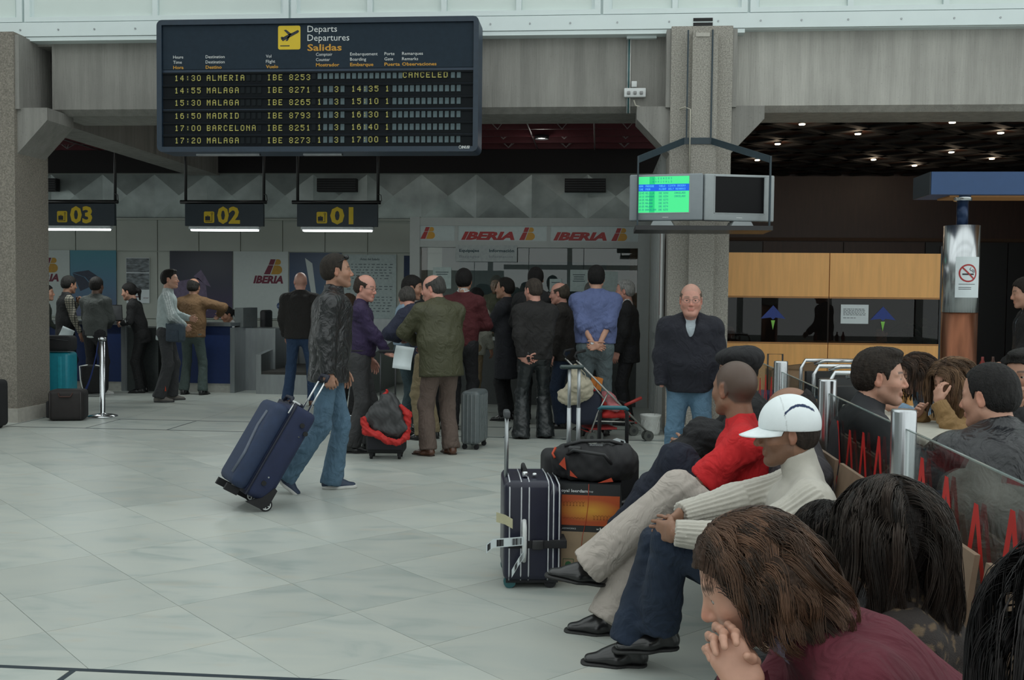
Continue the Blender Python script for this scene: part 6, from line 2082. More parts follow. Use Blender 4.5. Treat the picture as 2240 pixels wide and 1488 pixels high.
# striped case of the foreground pile
t = thing('suitcase', (-.355, 5.32, 0), 'glossy black upright suitcase with white piping and airline tags, left of the boxes', 'suitcase', rotz=8)
M_CASE = mat('case_gloss', (.010, .011, .028), rough=.35, noise=.2, nscale=8)
MB().rbox((-.02, 0, .30), (.25, .42, .52), .035, seg=4).build('shell', M_CASE, t)
MB().rbox((.10, 0, .29), (.12, .40, .50), .055, seg=4).build('bulged_front', M_CASE, t)
M_PIPE = mat('piping_white', (.50, .52, .55), rough=.3)
b = MB()
for x in (-.115, -.055, -.015, .085, .112, .142):
    z1 = .565 - (.02 if x > .1 else 0); hy = .213 if x < .1 else .20
    b.tube([(x, -hy + .02, .045), (x, -hy, .08), (x, -hy, z1 - .045), (x, -hy + .025, z1 - .008), (x, 0, z1 + .0), (x, hy - .025, z1 - .008)], .0038, 6)
b.build('piping', M_PIPE, t)
b = MB(); b.rbox((.03, 0, .235), (.262 + .04, .434, .042), .004); b.build('strap', M_BAGB, t)
b = MB(); b.rbox((.03, -.222, .235), (.06, .018, .05), .006); b.build('buckle', mat('buckle_black', (.02, .02, .022), rough=.4), t)
b = MB(); b.tube([(-.04, -.215, .36), (-.04, -.25, .33), (-.04, -.25, .20), (-.04, -.215, .15)], .012, 8); b.build('side_handle', M_WHITE, t, label='white side handle')
b = MB(); b.tube([(-.03, -.08, .565), (-.03, -.07, .60), (-.03, .07, .60), (-.03, .08, .565)], .012, 8); b.build('top_handle', M_BAGB, t)
b = MB(); b.rbox((-.03, -.09, .578), (.03, .04, .03), .008); b.rbox((.02, -.09, .575), (.025, .03, .02), .008); b.build('chrome_fitting', M_CHROME, t)
b = MB()
for sy in (-.035, .02): b.tube([(-.125, sy, .52), (-.125, sy, .875)], .010, 8)
b.build('telescopic_handle', M_STEEL, t)
MB().rbox((-.125, -.008, .885), (.034, .11, .04), .010).build('handle_grip', mat('grip_grey', (.05, .055, .06), rough=.5), t)
for x in (-.11, .10):
    for sy in (-.17, .17):
        b = MB(); b.cyl((x, sy - .015, .032), (x, sy + .015, .032), .032, 16); b.build('wheel', mat('wheel_teal', (.02, .10, .11), rough=.5) if x < 0 else M_BAGB, t)
MB().box(-.13, .14, -.19, .19, .03, .06).build('chassis', M_BAGB, t)
def tagstrip(par, pts, w, m, name='airline_tag', bars=None):
    b = MB(); P = [Vector(p) for p in pts]; up = Vector((0, 0, w / 2))
    vs = [p + up for p in P] + [p - up for p in P]; n = len(P)
    dn = Vector((0, .002, 0))
    b.add(vs + [v + dn for v in vs], [(i, n + i, n + i + 1, i + 1) for i in range(n - 1)] + [(2 * n + i, 2 * n + i + 1, 3 * n + i + 1, 3 * n + i) for i in range(n - 1)])
    o = b.build(name, m, par)
    if bars:
        b = MB(); r = random.Random(3)
        for (q0, q1) in bars:
            i = min(int(q0 * (n - 1)), n - 2)
            for k in range(9):
                q = q0 + (q1 - q0) * k / 9; f = q * (n - 1) - i
                p = P[i].lerp(P[i + 1], f); p2 = P[i].lerp(P[i + 1], f + r.choice((.03, .05, .02)) * (n - 1) * .6)
                dd = Vector((0, -.0012, 0)); h = up * .75
                b.add([p + h + dd, p - h + dd, p2 - h + dd, p2 + h + dd], [(0, 1, 2, 3)])
        b.build('barcode', M_INK, o, kind='stuff')
    return o
tagstrip(t, [(-.045, -.262, .265), (-.12, -.275, .262), (-.20, -.27, .255), (-.235, -.265, .225)], .045, M_PAPER, bars=[(.05, .28), (.45, .6), (.8, .95)])
tagstrip(t, [(-.04, -.262, .20), (-.07, -.27, .16), (-.105, -.275, .10)], .040, M_PAPER, bars=[(.1, .45), (.6, .8)])
tagstrip(t, [(-.10, -.23, .345), (-.14, -.24, .37), (-.185, -.25, .385)], .05, mat('tag_cream', (.48, .46, .30), rough=.8))

# boxes
M_CARD = mat('cardboard', (.30, .19, .11), rough=.8)
t = thing('carton', (-.04, 5.44, 0), 'plain brown cardboard carton with green umbrella marks, under the printed box', 'carton', rotz=-6)
MB().box(-.165, .165, -.18, .18, 0, .27).build('box', mat('cardboard_b', (.33, .24, .155), rough=.85, noise=.08), t)
b = MB()
for ox in (-.11, -.02):
    for a, c in (((0, 0), (.055, 0)), ((.055, 0), (.055, .07)), ((.055, .07), (0, .07)), ((0, .07), (0, 0))):
        b.tube([(ox + a[0], -.1815, .055 + a[1]), (ox + c[0], -.1815, .055 + c[1])], .0012, 4)
    if ox < -.1:
        b.prism([(ox + .008 + .0, .092), (ox + .047, .092), (ox + .040, .108), (ox + .0275, .113), (ox + .015, .108)], (0, -.180, 0), EX, EZ, .0015); b.tube([(ox + .0275, -.1815, .092), (ox + .0275, -.1815, .068), (ox + .022, -.1815, .066)], .0012, 4)
    else: b.tube([(ox + .005, -.1815, .115), (ox + .0275, -.1815, .09), (ox + .05, -.1815, .115)], .0012, 4)
b.build('green_marks', mat('ink_green', (.03, .13, .05)), t)
t = thing('printed_box', (-.03, 5.42, .27), 'orange and black printed box tied with red string, under the black duffel bag', 'box', rotz=-3)
MB().box(-.165, .165, -.15, .15, 0, .255).build('box', mat('box_black', (.012, .014, .016), rough=.45), t)
def radial_mat():
    m = bpy.data.materials.new('orange_print'); m.use_nodes = True; nt = m.node_tree; b = nt.nodes['Principled BSDF']; b.inputs['Roughness'].default_value = .5
    tc = nt.nodes.new('ShaderNodeTexCoord'); mp = nt.nodes.new('ShaderNodeMapping'); mp.inputs['Location'].default_value = (-.5, 0, -.5); mp.vector_type = 'POINT'
    nt.links.new(tc.outputs['Generated'], mp.inputs[0]); m2 = nt.nodes.new('ShaderNodeMapping'); m2.inputs['Scale'].default_value = (1.8, 0, 2.6); nt.links.new(mp.outputs[0], m2.inputs[0])
    ln = nt.nodes.new('ShaderNodeVectorMath'); ln.operation = 'LENGTH'; nt.links.new(m2.outputs[0], ln.inputs[0])
    cr = nt.nodes.new('ShaderNodeValToRGB'); cr.color_ramp.elements[0].position = .15; cr.color_ramp.elements[0].color = (.62, .30, .03, 1); cr.color_ramp.elements[1].position = 1.0; cr.color_ramp.elements[1].color = (.40, .065, .012, 1)
    nt.links.new(ln.outputs['Value'], cr.inputs[0]); nt.links.new(cr.outputs[0], b.inputs['Base Color']); return m
op = MB().box(-.163, .163, -.154, -.150, .035, .195).build('orange_print', radial_mat(), t)
b = MB(); r = random.Random(5)
for gx, gz, n_, cup in ((-.13, .145, 7, 1), (.03, .075, 8, 1), (-.13, .06, 7, 0)):
    for k in range(n_):
        x = gx + k * .017
        b.tube([(x + .006 * cos(a), -.1550, gz + .018 + .008 * sin(a)) for a in np.linspace(pi, 2 * pi, 6)], .0009, 3); 
        if cup: b.tube([(x, -.1550, gz + .010), (x, -.1550, gz - .006)], .0009, 3); b.tube([(x - .005, -.1550, gz - .006), (x + .005, -.1550, gz - .006)], .0009, 3)
b.build('glass_drawings', mat('print_brown', (.22, .06, .01)), op, kind='stuff')
b = MB(); put_text(b, 'royal leerdam', (-.155, -.1505, .210), EX, EZ, .016, .150, bold=.02); put_text(b, '/cup', (-.002, -.1505, .212), EX, EZ, .010, .025)
put_text(b, 'GLASSWORKS', (-.155, -.1505, .012), EX, EZ, .009, .09); put_text(b, 'boral', (.06, -.1505, .008), EX, EZ, .018, .075, bold=.03); put_text(b, '×', (.042, -.1505, .012), EX, EZ, .010, .014, bold=.04)
b.build('lettering', M_WHITE, t)
b = MB(); b.tube([(.0, -.157, .257), (-.002, -.157, .15), (-.012, -.158, .06), (-.03, -.16, -.02), (-.035, -.19, -.10)], .0016, 5); b.build('red_string', mat('string_red', (.40, .05, .02)), t)

# duffel bag on the box
f = Field(); f.cap((-.13, 0, .10), (.16, 0, .095), .085, .10, .05, (0, 1, 0), .72); f.ell((.0, 0, .03), (.20, .13, .06), k=.06); f.cap((-.17, -.02, .12), (-.05, -.03, .17), .035, .03, .04)
Vt, Fc = f.mesh(.012, allcuts=(((0, 0, .0), (0, 0, -1)),)); N = normals(Vt, Fc); Vt = Vt + N * (folds(Vt, 30, 3) * .010)[:, None]
t = thing('duffel_bag', (-.03, 5.44, .528), 'slumped black duffel bag with orange accents lying on the printed box', 'bag', rotz=-4)
link('bag_body', np_mesh('bag_body', Vt, Fc, M_BAGB), t)
M_ORA = mat('accent_orange', (.45, .05, .015), rough=.6)
b = MB(); b.tube([(-.185, -.07, .17), (-.20, -.09, .14), (-.185, -.11, .12)], .007, 5); b.prism([(-.16, .06), (-.12, .03), (-.13, .10)], (0, -.125, .03), EX, EZ, .006); b.prism([(-.10, .0), (-.06, -.01), (-.10, .03)], (0, -.128, .03), EX, EZ, .006); b.prism([(.05, -.02), (.13, -.01), (.12, .01)], (0, -.14, .02), EX, EZ, .006); b.build('accent', M_ORA, t)
b = MB(); b.tube([(-.12, -.10, .14), (-.08, -.14, .17), (.0, -.15, .16), (.08, -.145, .15), (.12, -.13, .10)], .010, 6); b.tube([(-.14, -.06, .18), (-.05, -.04, .205), (.10, -.03, .21), (.17, -.02, .19)], .011, 6); b.rbox((-.08, -.10, .17), (.07, .05, .03), .01); b.build('strap', mat('webbing', (.018, .019, .021), rough=.5), t)
b = MB(); put_text(b, 'SALAMANDER', (.0, -.10, .190), EX, (0, .5, .87), .010, .07); b.build('lettering', mat('print_pale', (.25, .27, .28)), t)
# two black cases behind it with raised handles
t = plain_case(-.12, 5.90, 10, .40, .26, .56, M_BAGB, 'black round-topped case behind the boxes with a tall twin chrome handle')
b = MB()
for sx in (-.028, .028):
    b.tube([(-.02 + sx, -.02, .58), (-.02 + sx, -.02, .86)], .013, 8); b.tube([(-.02 + sx, -.02, .86), (-.02 + sx, -.02, 1.09)], .010, 8)
b.build('telescopic_handle', mat('tube_silver', (.42, .45, .47), rough=.35, metal=.6), t)
MB().rbox((-.035, -.02, 1.10), (.14, .05, .022), .010).build('handle_grip', mat('grip_teal', (.03, .05, .05), rough=.4), t)
t = plain_case(.10, 6.25, 0, .32, .24, .50, M_BAGB, 'black cabin case behind the duffel bag with a teal-topped loop handle')
b = MB()
b.tube([(-.085, 0, .52), (-.085, 0, .79), (-.075, 0, .81)], .012, 8); b.tube([(.085, 0, .52), (.085, 0, .79), (.075, 0, .81)], .012, 8); b.build('telescopic_handle', M_BAGB, t)
b = MB(); b.tube([(-.09, 0, .81), (-.075, 0, .825), (.075, 0, .825), (.09, 0, .81)], .013, 8); b.build('handle_grip', mat('grip_teal2', (.02, .12, .15), rough=.5), t)
b = MB(); b.rbox((-.01, -.12, .585), (.18, .06, .05), .02); b.build('teal_sleeve', mat('teal_cloth', (.012, .10, .14), rough=.7), t)
P = [(-.13, -.17, .575), (-.06, -.17, .60), (.02, -.17, .635), (.07, -.16, .62), (.09, -.14, .57)]
o = tagstrip(t, P, .05, M_PAPER, bars=[(.62, .72)])
b = MB(); put_text(b, 'LEI', (-.02, -.1735, .60), (.93, 0, .37), (-.37, 0, .93), .022, .05, bold=.05); b.build('tag_lettering', M_INK, o)
b = MB(); b.box(.04, .20, -.165, -.162, 0, .05); 

# turquoise case and dark bags at the left pillar
t = plain_case(-6.95, 12.30, 6, .52, .30, .70, mat('turquoise_shell', (.015, .25, .33), rough=.4, noise=.08), 'large turquoise suitcase half hidden by the left pillar')
b = MB()
for k in range(3): b.rbox((-.15 + k * .15, -.152, .40), (.05, .014, .60), .006)
b.build('shell_rib', mat('turquoise_rib', (.02, .30, .38), rough=.4), t)
b = MB(); b.tube([(-.06, -.13, .72), (-.03, -.16, .40), (.08, -.17, .12)], .012, 5); b.build('strap', mat('belt_blue', (.010, .025, .12)), t)
t = thing('flight_bag', (-6.90, 12.25, .752), 'black flight bag lying on top of the turquoise suitcase', 'bag', rotz=5)
MB().rbox((0, 0, .11), (.50, .26, .20), .05).build('bag_body', M_BAGB, t); b = MB(); b.tube([(-.23, -.13, .15), (0, -.135, .17), (.23, -.13, .15)], .006, 5); b.build('zip', M_GALV, t)
t = thing('dark_bag', (-6.50, 11.72, 0), 'dark soft bag slumped against the left pillar', 'bag', rotz=10)
MB().rbox((0, 0, .125), (.24, .20, .25), .07).build('bag_body', M_BAGB, t); b = MB(); b.tube([(-.08, -.05, .24), (-.05, -.05, .30), (.05, -.05, .30), (.08, -.05, .24)], .012, 6); b.build('handle', M_BAGB, t)
t = thing('holdall', (-6.24, 11.38, 0), 'square brown-black holdall on the floor beside the chrome queue post', 'bag', rotz=14)
MB().rbox((0, 0, .185), (.40, .28, .36), .05).build('bag_body', mat('bag_brown_black', (.014, .011, .011), rough=.7, noise=.2), t)
b = MB()
b.tube([(-.17, -.142, .02), (-.17, -.142, .34)], .005, 5); b.tube([(.17, -.142, .02), (.17, -.142, .34)], .005, 5); b.build('piping', mat('piping_grey', (.05, .045, .045)), t)
b = MB(); b.tube([(-.08, -.13, .33), (-.06, -.16, .29), (.06, -.16, .29), (.08, -.13, .33)], .009, 6); b.build('handle', mat('handle_brown', (.05, .02, .015)), t)
MB().rbox((-.21, .02, .13), (.05, .20, .20), .02).build('side_pocket', M_BAGB, t)
# dark sliver of a bag at the far left edge
t = thing('dark_case', (-6.85, 10.55, 0), 'dark case cut by the left edge of the picture', 'suitcase')
MB().rbox((.17, 0, .28), (.30, .22, .52), .05).build('shell', M_BAGB, t)
for sx in (.07, .27): MB().cyl((sx, -.01, .03), (sx, .01, .03), .03, 10).build('wheel', M_DARK, t)

# pushchair
t = thing('pushchair', (.07, 10.75, 0), 'red and orange folding pushchair with thin silver poles and hooked handles', 'pushchair', rotz=20)
M_POLE = mat('pole_silver', (.38, .38, .36), rough=.35, metal=.7)
for sy in (-.19, .19):
    b = MB(); b.tube([(-.38, sy, .86), (.42, sy * 1.1, .09)], .011, 8); b.build('long_pole', M_POLE, t)
    b = MB(); b.tube([(-.36, sy, .85), (-.40, sy, .90), (-.38, sy, .94), (-.28, sy, .96)], .014, 7); b.build('hook_handle', M_DARK, t)
    b = MB(); b.tube([(-.02, sy, .53), (-.14, sy, .30), (-.22, sy, .08)], .009, 7); b.tube([(-.17, sy, .22), (.28, sy, .20)], .008, 6); b.tube([(-.20, sy, .60), (-.04, sy, .42)], .008, 6)
    b.build('side_strut', M_POLE, t)
    for x in (-.22, .42):
        for d in (-.03, .03):
            b = MB(); b.cyl((x, sy * 1.1 + d - .009, .055), (x, sy * 1.1 + d + .009, .055), .055, 18); b.build('wheel', mat('wheel_grey', (.06, .065, .06), rough=.6), t)
            b = MB(); b.cyl((x, sy * 1.1 + d - .010, .055), (x, sy * 1.1 + d + .010, .055), .022, 12); b.build('hub', M_GALV, t)
b = MB(); b.tube([(-.22, -.22, .10), (-.22, .22, .10)], .008, 6); b.tube([(.30, -.2, .19), (.30, .2, .19)], .008, 6); b.build('cross_bar', mat('red_bar', (.30, .02, .015), rough=.5), t)
f = Field(); f.box((.10, 0, .27), (.17, .16, .03), .03, k=.05); f.box((-.10, 0, .47), (.03, .16, .22), .03, [(.75, 0, .66), (0, 1, 0), (-.66, 0, .75)], .05)
Vt, Fc = f.mesh(.014); link('red_seat', np_mesh('red_seat', Vt + normals(Vt, Fc) * (folds(Vt, 35, 8) * .01)[:, None], Fc, mat('seat_red', (.42, .018, .016), rough=.75, noise=.15)), t)
for sy in (-.12, .06):
    b = MB(); b.prism([(0, 0), (.06, .0), (.10, .22), (.04, .24)], (-.16, sy, .44), EX, EZ, .012); b.build('orange_flap', mat('flap_orange', (.50, .16, .02), rough=.7), t)
MB().rbox((.17, 0, .40), (.04, .36, .03), .012).build('harness_bar', M_DARK, t)
b = MB(); b.tube([(.16, -.20, .38), (.34, -.22, .46)], .018, 7); b.build('red_lever', mat('red_bar', (.30, .02, .015)), t)
b = MB(); b.box(-.20, .10, -.14, .14, .12, .14); b.build('basket_floor', mat('basket_red', (.25, .015, .015), rough=.7), t)
f = Field(); f.ell((0, 0, 0), (.10, .10, .07), [(.8, 0, -.6), (0, 1, 0), (.6, 0, .8)], k=.03); f.ell((.05, -.05, -.08), (.09, .07, .05), k=.04)
Vt, Fc = f.mesh(.012); Vt = Vt + normals(Vt, Fc) * (folds(Vt, 45, 12) * .014)[:, None]
tag(link('blanket', np_mesh('blanket', Vt, Fc, mat('blanket_pink', (.42, .14, .15), rough=.9, noise=.3, nscale=20, stretch=(1, 1, 6))), loc=(.12, 10.68, .44)), 'pink striped blanket bundled on the red pushchair seat', 'blanket')
f = Field(); f.cap((-.02, 0, .16), (.0, 0, .0), .05, .11, .05, (0, 1, 0), .9); f.ell((-.07, 0, -.12), (.14, .08, .10), k=.06); f.ell((.08, 0, -.04), (.09, .07, .12), k=.05)
Vt, Fc = f.mesh(.012); Vt = Vt + normals(Vt, Fc) * (folds(Vt, 40, 22) * .014)[:, None]
t = thing('canvas_bag', (-.21, 10.50, .60), 'cream canvas bag hanging from the pushchair handle', 'bag')
link('bag_body', np_mesh('bag_body', Vt, Fc, mat('canvas_cream', (.42, .38, .29), rough=.9, noise=.1)), t)
b = MB(); b.tube([(-.02, 0, .22), (.03, -.05, .12), (.0, -.09, -.05), (.06, -.09, -.13), (.10, -.06, 0), (.08, -.04, .12), (-.02, 0, .22)], .006, 5); b.build('cord', mat('canvas_dark', (.30, .27, .20)), t)
t = thing('navy_bag', (-.12, 10.62, .16), 'navy bag under the cream canvas bag behind the pushchair', 'bag')
MB().rbox((0, 0, .20), (.34, .20, .38), .07).build('bag_body', mat('bag_navy', (.010, .014, .030), rough=.8), t)
for sx in (-.13, .13): MB().cyl((sx, -.10, -.10), (sx, -.07, -.10), .06, 18).build('wheel', mat('wheel_grey', (.06, .065, .06)), t)
# white pot with a chain
t = thing('white_pot', (.59, 11.20, 0), 'white glazed pot with a chain standing by the pillar base', 'pot')
b = MB(); b.lathe([(0, 0), (.095, 0), (.105, .03), (.100, .16), (.118, .21), (.120, .225), (.108, .222), (.09, .17), (.09, .03), (0, .03)], seg=32); b.build('pot_body', mat('glaze_white', (.55, .57, .55), rough=.3), t)
b = MB()
for k in range(12):
    a = k * pi / 6
    b.tube([(.103 * cos(a + q * .5), .103 * sin(a + q * .5), .03 + .14 * q) for q in np.linspace(0, 1, 5)], .004, 5)
b.build('fluting', mat('glaze_white', (.55, .57, .55)), t, kind='stuff')
b = MB()
for k in range(26):
    z = .10 + k * .030; x = .04 + k * .0016
    pts = [(x + (.006 * cos(a) if k % 2 else 0), (0 if k % 2 else .006 * cos(a)), z + .018 * sin(a)) for a in np.linspace(0, 6.283, 9)[:-1]]
    b.tube(pts, .0022, 4, close=True)
b.build('chain', mat('chain_steel', (.4, .4, .38), rough=.3, metal=.8), t, kind='stuff')
b = MB(); b.tube([(.085, 0, .88), (.09, .04, .89), (.10, .30, .90)], .005, 5); b.build('chain_hook', M_STEEL, t)
# ------------------------------------------------------------------ the people
c_ = cloth
LEATH = mat('leather_black', (.014, .015, .017), rough=.32, crease=.8, noise=.15, nscale=10, bump=.25, bscale=160, coat=.15)
LEATH2 = mat('leather_slate', (.012, .013, .016), rough=.36, crease=.7, noise=.15, nscale=8, bump=.25, bscale=120, coat=.1)
JEAN = c_('denim_blue', (.075, .140, .205), noise=.22, nscale=5)
JEAND = c_('denim_dark', (.010, .022, .050), noise=.25, nscale=5)
JEANG = c_('denim_teal', (.030, .055, .065), noise=.25, nscale=5)
BLKC = c_('black_wool', (.008, .008, .009)); BLKC2 = c_('black_cotton', (.011, .011, .013))
GREYT = c_('grey_flannel', (.040, .040, .042)); KHAKI = c_('khaki', (.17, .125, .07)); BROWNT = c_('taupe_corduroy', (.115, .082, .068), noise=.15)
NAVYW = c_('navy_wool', (.009, .010, .018))
def back_hands(x=.12): return dict(hl=(-.14, .03, .93), hr=(-.14, -.03, .95), el=(-1, 1.2, 0), er=(-1, -1.2, 0), handl=dict(d=(0, -1, -.5), n=(-1, 0, 0), curl=.6), handr=dict(d=(0, 1, -.6), n=(-1, 0, 0), curl=.5))
def front_hands(u=1.08, f=.26): return dict(hl=(f, .06, u), hr=(f, -.06, u), el=(-.3, 1, -1), er=(-.3, -1, -1), handl=dict(d=(.2, -1, .1), n=(-.6, 0, 0), curl=.5), handr=dict(d=(.2, 1, .1), n=(-.6, 0, 0), curl=.5))
def shirt_collar(col, name='shirt'):
    pass
FAR = dict(res=.016, hres=.0085)
def far(**k):
    d = dict(FAR); d.update(k); return d
MID = dict(res=.013, hres=.0062)
def mid(**k):
    d = dict(MID); d.update(k); return d
def paper(x, y, z, rz, ry, w, h, label, curlx=.03):
    n = 6; vs = []
    for j in range(n + 1):
        for i in range(2):
            q = j / n; vs.append(((i - .5) * w, curlx * sin(q * 2.5), -q * h))
    b = MB(); b.add(vs, [(2 * j, 2 * j + 1, 2 * j + 3, 2 * j + 2) for j in range(n)], True)
    o = b.build('paper_sheet', M_PAPER, loc=(x, y, z), label=label, cat='paper'); o.rotation_euler = (0, radians(ry), radians(rz))
    s_ = o.modifiers.new('s', 'SOLIDIFY'); s_.thickness = .001
    return o

# --- check-in counters, left
person('person in a dark green jacket half hidden behind the left pillar', -8.62, 15.0, 20, 1.60, far(tops=[dict(m=c_('dark_green', (.022, .028, .022)), hem=-.12)], trousers=dict(m=BLKC2), skin='mid', **{k: v for k, v in dict(hr=(.30, -.15, 1.0)).items()}))
plaid = mat('check_shirt', (.30, .28, .22), rough=.9)
def plaid_nodes(m, c0, c1, sc=22):
    nt = m.node_tree; b = nt.nodes['Principled BSDF']; tc = nt.nodes.new('ShaderNodeTexCoord')
    def wave(d):
        w = nt.nodes.new('ShaderNodeTexWave'); w.bands_direction = d; w.inputs['Scale'].default_value = sc; nt.links.new(tc.outputs['Object'], w.inputs[0])
        g = nt.nodes.new('ShaderNodeMath'); g.operation = 'GREATER_THAN'; g.inputs[1].default_value = .86; nt.links.new(w.outputs['Fac'], g.inputs[0]); return g
    a, c = wave('X'), wave('Z'); mx = nt.nodes.new('ShaderNodeMath'); mx.operation = 'MAXIMUM'; nt.links.new(a.outputs[0], mx.inputs[0]); nt.links.new(c.outputs[0], mx.inputs[1])
    r = nt.nodes.new('ShaderNodeMix'); r.data_type = 'RGBA'; r.inputs[6].default_value = (*c0, 1); r.inputs[7].default_value = (*c1, 1); nt.links.new(mx.outputs[0], r.inputs[0]); nt.links.new(r.outputs[2], b.inputs['Base Color'])
plaid_nodes(plaid, (.27, .25, .20), (.04, .04, .035), 9)
person('man in a checked shirt and black padded vest holding his chin', -8.02, 14.55, 45, 1.74, far(
    tops=[dict(m=plaid, hem=0, name='shirt', t=.010), dict(m=BLKC, hem=-.10, sleeve=0, t=.030, name='vest')], trousers=dict(m=BLKC2), skin='mid',
    hl=(.22, .10, 1.38), el=(.2, .6, -1), hr=(.16, -.24, .86), head=(10, 8, 0), handl=dict(curl=.7), hcol=(.012, .011, .010)))
paper(-7.80, 14.25, .98, 20, 25, .18, .22, 'white paper held low by the man in the checked shirt')
def paint_stripe(Vt, J):
    col = np.tile(npv((.009, .009, .010)), (len(Vt), 1)); 
    for sd in (1, -1):
        for a, b in ((J['hip'][sd], J['kn'][sd]), (J['kn'][sd], J['an'][sd])):
            d = unit(b - a); q = Vt - a; t = q @ d; r = q - t[:, None] * d; s_ = (r @ J['L']) * sd
            m = (t > 0) * (t < np.linalg.norm(b - a)) * (s_ > .060) * (abs(r @ J['F']) < .02)
            col[m > 0] = (.45, .47, .46)
    return col
person('man in a grey sweater and black track trousers, seen from behind at the 03 counter', -7.45, 14.35, 82, 1.72, far(
    w=1.05, tops=[dict(m=c_('white_tee', (.50, .54, .52)), hem=-.09, sleeve=0, t=.012, name='undershirt'), dict(m=c_('grey_sweat', (.060, .066, .062), noise=.15), hem=-.06, t=.028, name='sweater')], trousers=dict(m=BLKC2, r=1.05, cuff=.085),
    skin='dark', **front_hands(1.02, .24), shoes=('sneaker', WSN), fl=(0, .14, .08), fr=(-.02, -.13, .08), fla=(20, 0), fra=(-25, 0)))
t = thing('black_tote', (-7.33, 14.08, 0), 'black bag with white edging on the floor behind the man in the grey sweater', 'bag')
MB().rbox((0, 0, .25), (.36, .12, .42), .04).build('bag_body', BLKC, t)
b = MB(); b.tube([(-.12, -.07, .04), (-.17, -.07, .25), (-.18, -.07, .44), (-.06, -.07, .46)], .010, 5); b.tube([(.06, -.07, .46), (.18, -.07, .44), (.17, -.07, .25), (.14, -.07, .05)], .010, 5); b.build('white_edging', M_WHITE, t)
person('woman in a black suit with a ponytail reading a dark folder', -6.92, 14.75, 190, 1.66, far(fem=1, w=.92,
    tops=[dict(m=c_('white_blouse', (.50, .52, .52)), t=.010, name='blouse', hem=-.02), dict(m=BLKC, hem=-.16, t=.022, open=.22, sleeve=.92)], trousers=dict(m=BLKC), lean=14, head=(-4, 12, 0), hair='pony',
    hl=(.30, .08, 1.10), hr=(.30, -.10, 1.12), el=(-.2, .6, -1), er=(-.2, -.6, -1), hcol=(.008, .007, .007), skin='light'))
t = thing('folder', (-7.32, 14.68, 1.16), 'dark folder held open by the woman in the black suit', 'folder', rotz=30)
MB().cbox((0, 0, .05), (.24, .02, .26), Matrix.Rotation(radians(-25), 3, 'X')).build('cover', BLKC, t); MB().cbox((0, -.02, .05), (.22, .006, .24), Matrix.Rotation(radians(-25), 3, 'X')).build('page', M_GALV, t)
def paint_track(Vt, J):
    col = np.tile(npv((.36, .42, .42)), (len(Vt), 1))
    for sd in (1, -1):
        for a, b in ((J['sh'][sd], J['el'][sd]), (J['el'][sd], J['wr'][sd])):
            d = unit(b - a); q = Vt - a; t = q @ d; r = q - t[:, None] * d
            out = unit(np.cross(d, J['F'])) * 1.0
            if out @ (J['L'] * sd) < 0: out = -out
            nrm = unit_rows(r); ang = np.arctan2(nrm @ np.cross(d, out), nrm @ out)
            m = (t > -.06) * (t < np.linalg.norm(b - a)) * ((abs(ang) < .12) + (abs(ang - .5) < .12) + (abs(ang + .5) < .12)) * (np.linalg.norm(r, axis=1) < .09)
            col[m > 0] = (.66, .70, .70)
    return col
def bag_strap(root, J, o, P):
    pass
r_, J = person('man in a pale grey tracksuit top with white sleeve stripes', -6.02, 13.60, 20, 1.82, mid(
    tops=[dict(m=mat('tracksuit', (0, 0, 0), rough=.7, attr=True, bump=.2, bscale=500), hem=-.12, t=.022, paint=paint_track, fold=.014, name='track_top', flare=1.05)], trousers=dict(m=c_('charcoal_track', (.033, .034, .037)), r=1.08, cuff=.088, fold=.016),
    head=(-14, -2, 0), skin='light', hcol=(.010, .008, .007), quiff=1, hl=(.30, .12, 1.12), hr=(.24, -.10, 1.02), el=(-.3, .8, -1), er=(-.3, -1, -.8), shoes=('sneaker', GSN), fl=(.05, .14, .08), fr=(-.08, -.12, .08), fla=(10, 0), fra=(-8, 0), stubble=.2))
t = thing('shoulder_bag', (-5.80, 13.40, .95), 'slate-blue shoulder bag hanging at the hip of the man in the pale tracksuit top', 'bag', rotz=-20)
MB().rbox((0, 0, .02), (.30, .12, .26), .05).build('bag_body', c_('bag_slate', (.045, .065, .085)), t); MB().rbox((.0, -.065, -.02), (.22, .04, .16), .02).build('front_pocket', c_('bag_slate2', (.035, .05, .07)), t)
b = MB(); b.tube([(-.14, -.02, .10), (-.21, .0, .36), (-.28, .10, .58)], .016, 6); b.build('strap', c_('bag_slate3', (.07, .10, .13)), t)
MB().cbox((-.02, .0, 0), (.07, .10, .10)).build('x', M_DARK, t) if False else None
b = MB(); b.prism([(0, 0), (.035, 0), (.02, .12)], (-5.98, 13.42, .16), EX, EZ, .01); tag(b.build('red_tag', M_ORA), 'red flap on the trouser hem of the man in the pale tracksuit top', 'tag')
person('man seen from behind in a camel jacket and grey-green jeans at the 02 counter', -6.05, 14.58, 88, 1.72, far(w=1.06,
    tops=[dict(m=c_('camel_jacket', (.155, .085, .038)), hem=-.07, t=.036, collar=.025, name='jacket')], trousers=dict(m=c_('greygreen_jeans', (.060, .085, .080)), cuff=.078), skin='mid', hair='bald', hcol=(.02, .018, .016),
    hl=(.2, .24, 1.10), hr=(.30, -.30, 1.22), el=(-.4, .8, -.6), er=(-.2, -1, .1), fl=(0, .14, .08), fr=(0, -.16, .08), ear=1.15))
